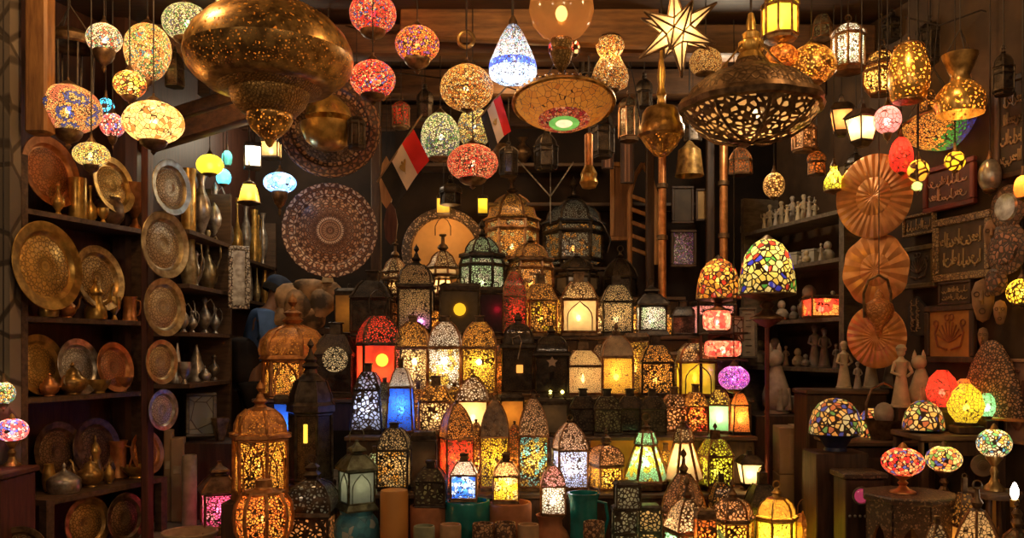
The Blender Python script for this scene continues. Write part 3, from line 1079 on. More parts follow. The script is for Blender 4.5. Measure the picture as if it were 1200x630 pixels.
la, lb = LA - LN * .34, LB - LN * .34
wallseg('wall_left', [(la.x - .05, la.y - .15), (lb.x, lb.y), (-2.42, 5.34), (-2.42, 8.1)], wood('red_wall', (.062, .020, .009), (.026, .008, .004)))
wallseg('wall_back', [(-2.5, 8.05), (2.6, 8.05)], DARKWALL)
wallseg('wall_centre', [(-.98, 7.17), (1.58, 7.17)], DARKWALL)
wallseg('wall_right', [(2.14, 6.9), (2.49, 5.52), (2.285, 5.46), (WA.x + .02, WA.y - .05)], UMBER)
structure('wall_facade', G().box((-3.06, 4.40, CEIL / 2), (1.0, .1, CEIL)), STONE)
structure('trim_post', G().bbox((-2.455, 4.44, 2.72), (.115, .1, .96), .012), wood('amber_post', (.36, .17, .05), (.15, .06, .02)))
structure('trim_facade', G().bbox((2.83, 3.9, 2.72), (.5, .12, .96), .012), W_BEAM)
for i, (y, zz) in enumerate(((5.45, 3.08), (6.3, 3.08), (7.2, 3.08))):
    structure('beam_%d' % (i + 1), G().bbox((0, y, zz), (4.6, .14, .2), .012), W_BEAM)


def bar(name, p, q, w, d, mat, label=None, cat=None, kind=None):
    """squared timber from p to q"""
    p, q = Vector(p), Vector(q)
    t = (q - p)
    L = t.length
    M = Matrix.Translation((p + q) / 2) @ t.to_track_quat('X', 'Z').to_matrix().to_4x4()
    o = G().bbox((0, 0, 0), (L, w, d), .008, M).build(name, mat)
    if kind: o['kind'] = kind
    return tag(o, label, cat)


bar('beam_4', at(158, 172, 5.62), at(352, 112, 4.95), .09, .12, W_BEAM, kind='structure')
bar('beam_5', at(158, 150, 5.72), at(345, 92, 5.1), .08, .09, W_BEAM, kind='structure')
bar('beam_6', at(470, 20, 5.25), at(770, 32, 5.25), .08, .26, wood('fascia', (.30, .14, .04), (.11, .048, .015), axis='X'), kind='structure')

# ---------------------------------------------------------------- shelving, left
zs = (1.87, 1.30, .865)


def rack(name, label, line, zlist, depth, th, posts, mat, cat='shelves', back=None):
    A, B, Nn = line
    o = empty(name, ((A.x + B.x) / 2, (A.y + B.y) / 2, 0), label, cat)
    inv = Matrix.Translation(-o.location)

    def fin(g, nm, m):
        q = g.build(nm, m, o, smooth=0)
        q.data.transform(inv)
        return q
    for z in zlist:
        fin(slab(A, B, Nn, z, depth, th), 'board', mat)
    for t, z0, z1, w, dep in posts:
        fin(post(A + (B - A) * t, Nn, z0, z1, w, dep), 'upright', mat)
    if back:
        fin(slab(A - Nn * (depth - .012), B - Nn * (depth - .012), Nn, back[1], .01, back[1] - back[0]), 'back_panel', W_RED)
    return o


rack('shelving_unit', 'dark red-brown wall shelves carrying brass plates beside the stone pillar', LL, zs + (.335,), .30, .028,
     [(-.005, 0, 2.15, .04, .3), (1.005, 0, 2.05, .05, .3)], W_SHELF, back=(.0, 2.05))
rack('shelving_unit', 'wall shelves of silver pitchers behind the pewter plates', SS, (1.885, 1.54, 1.235, .905), .30, .026,
     [(1.0, 0, 2.25, .03, .3)], W_SHELF)
rack('shelving_unit', 'shallow shelves of jugs in the deep of the alcove behind the man in blue', SS2, (1.885, 1.54, 1.235), .20, .026,
     [(.01, 0, 2.3, .04, .2), (.99, 0, 2.3, .04, .2)], W_SHELF)
rack('shelving_unit', 'dark shelves of pale figurines beside the copper discs', RR, (2.03, 1.72, 1.335, 1.0), .30, .026,
     [(-.004, 0, 2.3, .05, .3), (1.0, 0, 2.3, .05, .3)], W_GREY)
# low bench below the brass shelves
A2, B2 = LA + LN * .14, LB + LN * .14
o = rack('low_bench', 'low dark wooden bench with brass pots below the plate shelves', (A2, B2, LN), (.335,), .135, .03,
         [(.03, 0, .305, .05, .05), (.97, 0, .305, .05, .05)], W_SHELF, cat='bench')
# red-brown cupboard at the very left
o = empty('cupboard', (-2.62, 4.17, 0), 'plain red-brown wooden cupboard under the white and red mosaic lamp', 'cupboard')
G().bbox((0, 0, .255), (.42, .3, .51), .006).build('body', W_RED, o)
G().bbox((0, -.01, .525), (.46, .33, .03), .006).build('top', W_RED, o)
G().bbox((.0, -.153, .27), (.34, .012, .40), .003).build('door', W_RED, o)
CUPZ = .54

# ---------------------------------------------------------------- stepped stand
T = {1: (5.12, .287), 2: (5.47, .585), 3: (5.85, .80), 4: (6.2, 1.22), 5: (6.57, 1.52), 6: (6.97, 1.78)}
TF = {1: (4.95, -1.04, 1.42), 2: (5.3, -1.04, 1.52), 3: (5.65, -1.72, 1.6), 4: (6.05, -1.62, 1.62), 5: (6.4, -1.05, 1.3), 6: (6.78, -.2, .95)}
st = empty('stepped_display_stand', (0, 5, 0), 'dark wooden stepped stand carrying rows of lit lanterns', 'display stand')
for k in range(1, 7):
    yf, x0, x1 = TF[k]
    z = T[k][1]
    yb = TF[k + 1][0] if k < 6 else 7.13
    G().bbox(((x0 + x1) / 2, (yf + yb) / 2 - .01 - 5, z - .014), (x1 - x0, yb - yf + .02, .026), .004).build('board', W_SHELF, st)
    zl = T[k - 1][1] if k > 1 else 0
    G().bbox(((x0 + x1) / 2, yf + .02 - 5, (zl + z - .03) / 2), (x1 - x0 - .02, .02, z - .03 - zl), .002).build('riser', W_DARK, st)
    for x in (x0 + .03, x1 - .03):
        G().bbox((x, yb - .04 - 5, (z - .03) / 2), (.045, .045, z - .03), .004).build('leg', W_DARK, st)


NTL = [0]


def TL(t, cx, top, w, style, col, me, label, dy=None, **k):
    NTL[0] += 1
    if dy is None:
        dy = (.045 if NTL[0] % 2 else -.045) if t in (2, 3, 4) else 0.0
    Y, z = T[t]
    return lantern(label, cx, top, 0, w, Y + dy, style, col, me, z=z + .001, **k)


# ================================================================ lanterns on the stand
P = radians
# ---- top step
TL(6, 600, 214, 58, 'hexbig', 'amber', 'bronze', 'big six-sided lantern with amber and pale green glass on the top step', glass2='pale', pw=1.0, fin='ball', scale=70)
TL(6, 672, 222, 66, 'hexbig', 'grey', 'iron', 'big dark six-sided lantern with grey lattice glass on the top step', glass2='amber', pw=.5, fin='ball', scale=70, emit=.10)
# ---- fifth step
TL(5, 463, 283, 30, 'hookah', 'cream', 'bronze', 'slim bronze tiered lantern just beside the round amber wall disc', pw=.15, fin='ball')
TL(5, 519, 272, 38, 'hookah', 'cream', 'bronze', 'tiered bronze lantern with cream glass bands in front of the amber disc', pw=.4, kind='g', fin='hook')
TL(5, 565, 268, 48, 'belly', 'pale', 'iron', 'rounded six-sided lantern with pale green pierced glass', glass2='white', pw=.5, fin='ball', scale=80)
TL(5, 622, 276, 48, 'belly', 'amber', 'bronze', 'rounded six-sided lantern of amber glass below the big amber and green one', glass2='cream', pw=.45, fin='cap', scale=75)
TL(5, 676, 296, 46, 'belly', 'smoke', 'iron', 'dark rounded lantern with smoky panes below the big grey lattice lantern', pw=.12, kind='g', emit=.05, fin='cap')
TL(5, 727, 292, 36, 'pyr', 'smoke', 'iron', 'dark unlit lantern with a tall pierced roof beside the carved honey wood', pw=0, fin='ring')
# ---- fourth step
TL(4, 437, 312, 46, 'house', 'smoke', 'iron', 'dark unlit lantern with a domed roof below the mother of pearl disc', dy=-.05, pw=0, fin='cap')
TL(4, 410, 338, 30, 'box', 'amber', 'iron', 'narrow dark box lantern tucked behind the red lantern', pw=0.06, kind='g', emit=.05)
TL(4, 488, 292, 44, 'dome', 'cream', 'iron', 'dark domed lantern with a purple spot of light in its pale pane', pw=.12, kind='p', scale=70, edge=.1, fin='ball', n=4, emit=.08, ball=((.5, .2, 1), 5, 5, .35, -.3))
TL(4, 540, 333, 46, 'box', 'smoke', 'iron', 'dark box lantern with a yellow glow and a pierced crown', pw=.12, kind='g', emit=.05, ball=((1, .5, .02), 9, 1.1, 0, .05))
TL(4, 581, 337, 38, 'box', 'smoke', 'iron', 'dark box lantern with a dim red spot of light', pw=.03, kind='g', emit=.03, lightcol=(1, .1, .2), ball=((1, .02, .1), 4, 2, .1, .1))
TL(4, 603, 312, 27, 'ogive', 'red', 'bronze', 'small pointed red glass lantern high in the middle of the stand', pw=.35, dome='red', scale=80, fin='ring')
TL(4, 633, 316, 40, 'house', 'amber', 'bronze', 'dome-topped lantern with an arched amber pane near the red pointed one', glass2='yellow', pw=.4, arch=True, fin='cap', yaw=P(12))
TL(4, 678, 314, 42, 'house', 'cream', 'bronze', 'lantern with a bright cream pane under a pointed arch', kind='g', pw=.9, arch=True, fin='cap')
TL(4, 722, 318, 36, 'house', 'cream', 'iron', 'lantern of speckled golden filigree with a dark pierced roof', pw=.5, scale=90, fin='ring')
TL(4, 763, 328, 38, 'pagoda', 'white', 'iron', 'dark curved-roof lantern with white and green speckled glass', glass2='pale', pw=.8, scale=95, fin='ring')
TL(4, 800, 350, 30, 'house', 'smoke', 'iron', 'small dark unlit lantern right of the curved-roof one', pw=0, fin='cap')
TL(4, 835, 352, 44, 'box', 'rose', 'iron', 'dark box lantern with a glowing salmon-red pane below the amber stained-glass shade', pw=.5, emit=.5, kind='p', scale=50, edge=.06)
# ---- third step
TL(3, 343, 358, 70, 'onion', 'amber', 'orange', 'wide amber domed lantern with arched filigree panes near the man in blue', dy=-.04, pw=1.1, scale=85, arch=True, fin='ball', glass2='gold', emit=.32)
TL(3, 394, 372, 46, 'house', 'smoke', 'iron', 'dark square lantern with a glowing lacy medallion', dy=0.0, pw=0, fin='cap')
TL(3, 443, 358, 58, 'arch', 'red', 'iron', 'bright red glass lantern with an orange side pane and wire hook', dy=-.07, kind='g', pw=1.4, yaw=P(22), dome='red', fin='hook', emit=.6, lightcol=(1, .45, .12), ball=((1, .45, .03), 9, 2.6, 0, .18))
TL(3, 484, 366, 38, 'arch', 'cream', 'bronze', 'tall cream filigree lantern beside the bright red one', pw=1.2, dome='amber', scale=80, fin='cap', lightcol=(1, .8, .5), ball=((1, .75, .4), 5, 20, .2, .2))
TL(3, 522, 366, 38, 'arch', 'white', 'bronze', 'tall filigree lantern with the whitest round glow', pw=1.6, dome='white', scale=80, fin='cap', glass2='gold', ball=((1, .9, .7), 5.5, 26, 0, .2))
TL(3, 562, 366, 40, 'arch', 'gold', 'bronze', 'tall lantern with a round golden glow and pierced arched top', pw=1.3, dome='amber', scale=80, fin='cap', lightcol=(1, .75, .3), ball=((1, .7, .25), 5.5, 24, 0, .2))
TL(3, 607, 362, 42, 'dome', 'smoke', 'iron', 'black lantern with a small orange candle glow in a wire-hung window', dy=0.0, pw=0, fin='cap', n=4)
TL(3, 646, 378, 44, 'dome', 'smoke', 'iron', 'black lantern with a pale star cut in its side and two tiny lights', dy=0.0, pw=0, fin='cap', n=4)
TL(3, 683, 396, 44, 'house', 'cream', 'bronze', 'lantern with a bright candle flame showing in its clear pane', kind='p', pw=.6, flame=True, scale=100, edge=.07, fin='ring')
TL(3, 722, 384, 36, 'arch', 'gold', 'bronze', 'upright lantern with a solid golden glowing pane', kind='p', pw=.9, edge=.07, scale=90, dome='smoke', fin='ball')
TL(3, 745, 390, 26, 'box', 'gold', 'bronze', 'narrow golden lit lantern pushed back between two taller ones', pw=.6, dy=.085, emit=.3)
TL(3, 768, 388, 38, 'house', 'amber', 'iron', 'dark-roofed lantern with a speckled amber pane', pw=.6, scale=80, fin='cap')
TL(3, 790, 412, 18, 'box', 'olive', 'bronze', 'slim olive glass lantern beside the arched candle lantern', pw=.1, emit=.06)
TL(3, 814, 394, 42, 'arch', 'yellow', 'bronze', 'lantern with a white candle under a yellow glowing arch', kind='g', pw=.7, arch=True, flame=True, dome='cream', fin='cap')
# lanterns pushed back between the others
for t, cx, top, w, sty, col, pw, lb in (
        (4, 513, 356, 22, 'house', 'amber', .3, 'small amber lantern pushed back between the purple-spot and yellow-glow lanterns'),
        (4, 656, 346, 22, 'arch', 'gold', .5, 'slim gold lantern pushed back beside the bright pointed-arch lantern'),
        (4, 700, 350, 22, 'house', 'cream', .4, 'slim cream lantern pushed back just left of the speckled golden one'),
        (4, 743, 350, 20, 'arch', 'amber', .4, 'slim amber lantern pushed back just right of the speckled golden one'),
        (4, 784, 362, 16, 'house', 'amber', .2, 'tiny amber lantern pushed back beside the small dark unlit one'),
        (4, 460, 345, 22, 'house', 'orange', .15, 'small orange lantern pushed back left of the purple-spot lantern'),
        (3, 503, 400, 18, 'arch', 'gold', .5, 'narrow gold lantern pushed back beside the whitest tall lantern'),
        (3, 543, 402, 18, 'house', 'amber', .5, 'narrow amber lantern pushed back between the whitest and the round golden glow'),
        (3, 584, 396, 20, 'arch', 'orange', .3, 'narrow orange lantern pushed back beside the first black lantern'),
        (3, 664, 402, 18, 'house', 'amber', .5, 'narrow amber lantern pushed back left of the candle-flame lantern'),
        (3, 703, 396, 18, 'arch', 'cream', .6, 'narrow cream lantern pushed back right of the candle-flame lantern'),
        (2, 451, 440, 18, 'arch', 'olive', .08, 'narrow olive lantern pushed back between the two tapering blue lanterns'),
        (2, 490, 442, 18, 'house', 'amber', .3, 'narrow amber lantern pushed back right of the deep blue lantern'),
        (2, 533, 446, 18, 'arch', 'gold', .4, 'narrow gold lantern pushed back beside the coarse filigree lantern'),
        (2, 622, 462, 20, 'box', 'amber', .15, 'narrow amber box lantern pushed back beside the brown glass box'),
        (1, 558, 490, 20, 'ogive', 'amber', .4, 'narrow amber lantern pushed back between the red and yellow pointed ones'),
        (1, 603, 492, 20, 'ogive', 'orange', .25, 'narrow orange lantern pushed back right of the yellow pointed one'),
        (1, 689, 512, 20, 'house', 'amber', .4, 'narrow amber lantern pushed back right of the cool white pointed one'),
        (1, 780, 516, 18, 'house', 'gold', .4, 'narrow gold lantern pushed back right of the green flaring one'),
        (1, 440, 520, 22, 'house', 'pale', .15, 'narrow pale green lantern pushed back behind the green-grey arched one')):
    TL(t, cx, top, w, sty, col, 'bronze', lb, dy=.09, pw=pw, scale=72, fin='cap')
# ---- second step
TL(2, 432, 420, 36, 'taper', 'cool', 'iron', 'tapering dark lantern with a pale blue pane holding a white figure', pw=.4, scale=45, fin='cap', emit=.12)
TL(2, 470, 414, 31, 'taper', 'blue', 'bronze', 'tapering lantern of deep blue speckled glass', pw=1.1, scale=90, edge=.07, fin='cap', emit=.12, dome='cream')
TL(2, 511, 436, 38, 'house', 'cream', 'bronze', 'square lantern of coarse amber filigree with a square chimney', pw=.5, scale=55, edge=.16, fin='cap', dome='amber')
TL(2, 554, 438, 36, 'ogive', 'cream', 'bronze', 'cream lantern with a brilliant white pierced arch on top', pw=.9, dome='white', kind='g', fin='cap')
TL(2, 597, 462, 34, 'box', 'amber', 'iron', 'dark box lantern with a dull amber glass door', pw=.15, kind='g', emit=.1, yaw=P(14))
TL(2, 645, 466, 40, 'box', 'smoke', 'iron', 'plain box lantern of brown glass in the middle of its row', pw=.12, kind='g', emit=.06)
for cx, w, col, lb in ((683, 32, 'smoke', 'small pointed grey lantern, first of the dim row from the brown glass box'),
                       (711, 33, 'olive', 'small dim lantern, second of the dim row from the brown glass box'),
                       (738, 32, 'smoke', 'small near-black lantern, third of the dim row from the brown glass box'),
                       (764, 30, 'smoke', 'small dim lantern, fourth of the dim row from the brown glass box')):
    TL(2, cx, 452, w, 'house', col, 'iron', lb, pw=.05 if col == 'olive' else .02, emit=.04, fin='cap', scale=60)
TL(2, 790, 450, 28, 'house', 'peach', 'bronze', 'small lantern with pinkish white speckles beside the red-paned one', pw=.25, scale=50, edge=.18, fin='cap')
TL(2, 815, 446, 25, 'house', 'orange', 'bronze', 'small lantern with a red-orange filigree pane', pw=.6, scale=70, fin='cap', dome='amber', glass2='red')
TL(2, 843, 450, 29, 'arch', 'green', 'bronze', 'small lantern with a plain green pane', pw=.55, kind='g', fin='cap', dome='gold', yaw=P(-16), lightcol=(1, .95, .5))
TL(2, 867, 450, 20, 'taper', 'orange', 'iron', 'small tapering lantern glowing orange at the end of its row', pw=.5, kind='p', scale=90, edge=.06, fin='cap', lightcol=WARM)
# ---- first step
TL(1, 462, 492, 36, 'arch', 'cream', 'iron', 'dark-framed lantern with an arched amber pane behind the tall candle', pw=.3, arch=True, fin='cap', scale=70, glass2='amber')
TL(1, 498, 505, 30, 'box', 'smoke', 'iron', 'dark open box lantern with a small pale tag inside', pw=.04, kind='g', emit=.03)
TL(1, 535, 466, 42, 'ogive', 'red', 'bronze', 'tall pointed lantern glowing red with an orange side', pw=1.1, yaw=P(20), dome='amber', fin='ring', glass2='orange', scale=90, lightcol=(1, .4, .15), emit=.4)
TL(1, 580, 462, 33, 'ogive', 'yellow', 'bronze', 'tall pointed lantern glowing yellow', pw=.8, dome='smoke', scale=85, fin='ring', emit=.35)
TL(1, 625, 460, 34, 'ogive', 'gold', 'bronze', 'tall pointed lantern shading from teal to cream and gold', pw=.8, dome='peach', scale=85, fin='ring', glass2='teal', lightcol=(1, .9, .6))
TL(1, 668, 490, 40, 'ogive', 'cool', 'bronze', 'pointed lantern glowing cool white with a pinkish pierced top', pw=1.3, dome='peach', scale=85, fin='ring', yaw=P(10), lightcol=(.9, .9, 1))
TL(1, 710, 507, 42, 'onion', 'gold', 'bronze', 'dome-topped lantern with gold panes behind the stack of filigree boxes', pw=.6, scale=75, fin='ball', dome='peach', n=4, yaw=P(20))
TL(1, 757, 490, 50, 'flare', 'green', 'bronze', 'lantern flaring downwards in green and yellow strips of glass', pw=1.0, scale=75, glass2='yellow', fin='ring', edge=.08, lightcol=(1, 1, .7))
TL(1, 801, 484, 44, 'flare', 'cream', 'bronze', 'lantern of tall cream glass strips under a small round dome', pw=.5, kind='g', fin='ring')
TL(1, 838, 498, 38, 'house', 'lime', 'bronze', 'bronze lantern with a yellow-green pane and a bulb-shaped top', pw=.5, kind='p', fin='ball', scale=60, yaw=P(12))
TL(1, 878, 524, 27, 'street', 'cream', 'iron', 'small dark lantern with a ring handle and bright cream pane', pw=.7, kind='g', fin='ring')
TL(1, 502, 530, 34, 'box', 'olive', 'iron', 'lantern box of dark diamond lattice standing behind the terracotta pot', pw=.08, emit=.05, scale=70, dy=-.09) if False else None
G_CLOTH = plain('ochre_cloth', (.62, .30, .045), .8, var=.25)
o = G().bbox((0, 0, 0), (.58, .008, .24), .003).build('cloth', G_CLOTH, None, (.76, 5.285, .45))
tag(o, 'ochre yellow cloth pinned along the front of the step behind the green flaring lantern', 'cloth')

# fittings on the faces of the dark lanterns: parts of them
def fit(words, px_, py_, half, g, nm, mat):
    root = next(o for o in COL.objects if o.parent is None and words in (o.get('label') or ''))
    Yf = root.location.y - half
    p = at(px_, py_, Yf)
    o = g.build(nm, mat, root)
    o.location = p - root.location
    return o


fit('glowing lacy medallion', 393, 421, .138, G().lathe([(0, 0), (.085, 0), (.085, .012), (0, .012)], 28, Matrix.Rotation(pi / 2, 4, 'X')), 'pierced_medallion', pierced('iron', 'cream', 95, .16, .9, None))
fit('small orange candle glow', 609, 432, .118, G().bbox((0, 0, 0), (.045, .02, .055), .004), 'lamp_window', glowing('ember', (1, .35, .06), 1.3))
g = G().tube([(-.02, 0, .12), (-.03, -.01, .16), (.02, -.01, .18), (.035, -.01, .14), (.01, 0, .02)], .005, 6)
fit('small orange candle glow', 605, 424, .128, g, 'wire_loop', metal('steel'))
star = [(cos(pi / 2 + pi * i / 5) * (.04 if i % 2 == 0 else .02), sin(pi / 2 + pi * i / 5) * (.04 if i % 2 == 0 else .02)) for i in range(10)]
fit('pale star cut', 647, 424, .118, G().prism(star, -.004, .004), 'star_ornament', plain('bone', (.75, .58, .42), .6))
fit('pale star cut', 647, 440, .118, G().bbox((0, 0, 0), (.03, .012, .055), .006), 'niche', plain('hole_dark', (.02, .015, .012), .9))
for px in (645, 659):
    fit('pale star cut', px, 459, .125, G().ball((0, 0, 0), .012, 12, 8), 'tiny_bulb', glowing('yellow_bulb', (1, .85, .2), 6))
# ================================================================ front rows
def FL(cx, top, bot, w, Y, style, col, me, label, **k):
    return lantern(label, cx, top, bot, w, Y, style, col, me, **k)


def floorz(Y):
    return HY + EYE / Y * F          # photo row where the floor lies at distance Y


def pot(label, cx, top, w, Y, kind, mat, name='pot', cat='pot', zb=0.0, **k):
    s = Y / F
    return vessel(label, kind, (cx - CX) * s, Y, zb, w * s, EYE - (top - HY) * s - zb, name=name, cat=cat, mat=mat, **k)


TERRA = plain('terracotta', (.52, .20, .085), .75, var=.3)
TEALGL = plain('teal_glaze', (.02, .26, .25), .22, .6, var=.35)
BLUEGL = inlay('blue_pot', [(.05, .22, .34), (.06, .28, .40), (.05, .20, .30), (.04, .18, .28), (.35, .45, .46)], 26, .03, (.07, .26, .36), .35)
WAX = plain('wax_amber', (.72, .33, .085), .5, var=.18, nscale=5)
CLAY = plain('pale_clay', (.55, .33, .17), .7, var=.3)
ymid = 4.76
pot('round blue pot with pale flower shapes under the green-grey arched lantern', 418, 597, 54, ymid, 'pot', BLUEGL)
pot('tall amber wax pillar candle', 462, 574, 33, 4.7, 'candle', WAX, 'pillar_candle', 'candle')
pot('terracotta pot carrying the dark diamond-lattice lantern', 502, 592, 44, ymid, 'cyl', TERRA)
pot('wide teal glazed jar carrying the small blue speckled lantern', 548, 586, 54, ymid, 'cyl', TEALGL, 'jar', 'jar')
pot('terracotta pot carrying the small yellow-white lantern', 598, 588, 50, ymid, 'cyl', TERRA)
pot('terracotta jug shape carrying the small white lantern', 645, 603, 46, ymid, 'jug', TERRA, 'jug', 'jug')
pot('teal glazed mug lying between the cool white lantern and the filigree boxes', 684, 577, 38, ymid, 'tankard', TEALGL, 'mug', 'mug', handle=1)


def onpot(ptop, *a, **k):
    return FL(*a, z=EYE - (ptop - HY) * ymid / F + .003, **k)


onpot(597, 418, 510, 0, 54, ymid, 'pagoda', 'grey', 'patina', 'green-grey lantern with pale arched panes standing on the blue pot', kind='g', pw=.12, arch=True, fin='hook', yaw=P(32), emit=.10, lightcol=(1, .9, .5))
onpot(592, 505, 536, 0, 36, ymid, 'house', 'olive', 'iron', 'dark lantern with diamond lattice panes on a terracotta pot', pw=.05, scale=50, edge=.2, fin='cap', emit=.05)
onpot(586, 544, 528, 0, 31, ymid, 'house', 'blue', 'bronze', 'small lantern with brilliant blue speckled glass on the teal jar', pw=1.0, scale=95, edge=.1, fin='cap', dome='peach', glass2='cool', lightcol=(.6, .75, 1))
onpot(588, 593, 528, 0, 31, ymid, 'house', 'cream', 'bronze', 'small lantern with yellow-white speckled glass on a terracotta pot', pw=1.0, scale=85, edge=.1, fin='cap', dome='peach', glass2='yellow')
onpot(603, 648, 542, 0, 28, ymid, 'ogive', 'white', 'bronze', 'small white speckled lantern on the terracotta jug', pw=.6, scale=75, edge=.14, fin='ring', dome='rose')
# tea-light cups along the front edge
CUPM = inlay('cup_pattern', [(.55, .32, .16), (.12, .06, .03), (.5, .28, .14)], 55, .12, (.10, .05, .03))
for cx, tp, mt, lb in ((497, 616, plain('sage_cup', (.36, .38, .24), .6), 'sage green tea-light cup in front of the diamond-lattice lantern'),
                       (528, 614, CLAY, 'pale clay tea-light cup, second along the front edge from the tall candle'),
                       (566, 613, CUPM, 'patterned tea-light cup in front of the teal jar'),
                       (592, 612, CUPM, 'patterned tea-light cup below the yellow-white lantern'),
                       (619, 614, CLAY, 'pale clay tea-light cup in front of the terracotta jug'),
                       (696, 611, CUPM, 'square-looking patterned tea-light cup in front of the teal mug')):
    Y = 4.5
    z0 = .06
    pot(lb, cx, tp, 25, Y, 'cyl', mt, 'tealight_cup', 'cup', z0)
o = G().bbox((0, 4.5, .031), (1.25, .16, .058), .004).build('plinth_board', W_SHELF)
tag(o, 'low wooden plank under the row of tea-light cups', 'plank')
# stack of filigree boxes
for cx, r, Y, col, lb in ((731, 0, 4.62, 'grey', 'dark pierced cube lantern, bottom of the front stack of cubes'),
                          (731, 1, 4.62, 'grey', 'dark pierced cube lantern, middle of the front stack of cubes'),
                          (735, 2, 4.62, 'grey', 'dark pierced cube lantern, topmost of the front stack of cubes'),
                          (760, 0, 4.66, 'cream', 'pierced cube lantern with a pale pane, bottom of the shorter stack of cubes'),
                          (760, 1, 4.66, 'cream', 'pierced cube lantern with a pale pane, top of the shorter stack of cubes')):
    Hh = .128
    s = Y / F
    z0 = .022 + r * (Hh + .002) + (0 if r < 5 else 0)
    zt = z0 + Hh
    lantern(lb, cx, HY + (EYE - zt) / s, 0, 28 if cx < 750 else 26, Y, 'box', col, 'iron', z=z0 - .02, pw=.10, emit=.08, scale=55, edge=.17, fin='none')
FL(805, 566, 0, 52, 4.45, 'pyr', 'green', 'bronze', 'front lantern with a green pane showing a pale triangle', z=.001, n=4, pw=1.0, scale=60, edge=.12, yaw=P(14), fin='ball', dome='peach', lightcol=(.9, 1, .8))
FL(801, 533, 0, 46, 4.78, 'pyr', 'rose', 'bronze', 'bronze lantern with a rosy pierced pyramid roof behind the front green one', z=.001, pw=.35, scale=60, fin='ball', dome='peach', emit=.12)
FL(858, 568, 0, 50, 4.5, 'dome', 'gold', 'bronze', 'front bronze domed lantern with warm gold panes', z=.001, pw=.7, scale=55, fin='ball', dome='peach')
FL(910, 566, 0, 46, 4.5, 'dome', 'lime', 'brass', 'front brass domed lantern glowing yellow-green', z=.001, pw=1.4, scale=75, fin='ring', kind='p', edge=.07, dome='gold')
FL(893, 546, 0, 36, 4.78, 'house', 'smoke', 'iron', 'dark lantern behind the two front domed lanterns', z=.001, pw=.1, fin='ring', emit=.05)
FL(845, 548, 0, 30, 4.86, 'taper', 'amber', 'iron', 'dark tapering lantern below the yellow-green pane', z=.001, pw=.15, fin='ring', emit=.06)
FL(941, 596, 0, 24, 4.6, 'cyl', 'amber', 'copper', 'small copper lantern with a wire loop at the end of the front row', z=.001, pw=.2, fin='hook', emit=.1)
FL(826, 596, 0, 22, 4.3, 'box', 'orange', 'bronze', 'small orange lit box beside the front green lantern', z=.001, pw=.4)
# ---- left foreground
FL(305, 455, 0, 64, 4.95, 'dome', 'amber', 'orange', 'large orange metal lantern with arched amber filigree panes', z=.26, pw=1.3, scale=80, arch=True, fin='ball', glass2='gold', emit=.32)
o = G().bbox((-1.46, 4.97, .13), (.36, .34, .258), .008).build('wooden_crate', W_DARK)
tag(o, 'dark wooden crate under the large orange lantern', 'crate')
FL(309, 540, 0, 62, 4.5, 'gourd', 'orange', 'orange', 'round orange lantern of curved filigree ribs with a ring handle', z=.055, pw=.9, scale=75, fin='hook', glass2='amber', lightcol=(1, .6, .25), emit=.35)
o = G().lathe([(0, 0), (.17, 0), (.18, .01), (.18, .045), (.15, .054), (0, .054)], 28).build('turned_plinth', TERRA, None, ((309 - 600) * .0045, 4.5, 0))
tag(o, 'round terracotta plinth under the ribbed orange lantern', 'plinth')
FL(257, 534, 0, 60, 5.25, 'pagoda', 'pink', 'bronze', 'square dark lantern with a curved roof glowing pink', z=.001, pw=1.0, scale=70, yaw=P(26), glass2='rose', fin='none', emit=.4, lightcol=(1, .45, .5))
FL(364, 405, 0, 50, 5.31, 'tower', 'smoke', 'iron', 'tall dark tower lantern with one small yellow light slot', z=.30 + .001, pw=.03, fin='ball', emit=.02, scale=90, edge=.2)
fit('tall dark tower lantern with one', 358, 508, .113, G().bbox((0, 0, 0), (.024, .012, .115), .003), 'light_slot', glowing('slot', (1, .62, .06), 1.5))
o = G().bbox((-1.474, 5.5, .21), (.2, .2, .42), .006).build('wooden_crate', W_DARK)
tag(o, 'tall dark wooden crate under the bright blue glass lantern', 'crate')
o = G().bbox((-1.25, 5.31, .15), (.26, .26, .298), .006).build('wooden_crate', W_DARK)
tag(o, 'dark wooden crate under the tall dark tower lantern', 'crate')
FL(366, 538, 0, 54, 4.74, 'onion', 'peach', 'iron', 'dark black-domed lantern with flower-cut pinkish panes', z=.001, pw=.25, scale=48, edge=.2, fin='ring', emit=.1, dome='grey', n=4)
FL(332, 462, 0, 18, 5.5, 'box', 'blue', 'iron', 'small bright blue glass lantern glimpsed behind the large orange lantern', z=.422, pw=.5, kind='g', emit=.35)
FL(460, 0, 0, 10, 5, 'box', 'blue', 'iron', '', z=0) if False else None
# basket and clutter on the floor
s = 5.0 / F
o = empty('woven_basket', ((224 - 600) * s, 4.98, 0), 'low pale woven basket on the floor by the pink lantern', 'basket')
G().lathe([(0, .004), (.12, .004), (.15, .03), (.155, .06), (.145, .06), (.13, .02), (0, .014)], 26).build('bowl', plain('straw', (.55, .40, .24), .8), o)
G().ring((0, 0, .06), .152, .008, 'z', 26, 6).build('rim', plain('straw', (.55, .40, .24), .8), o)

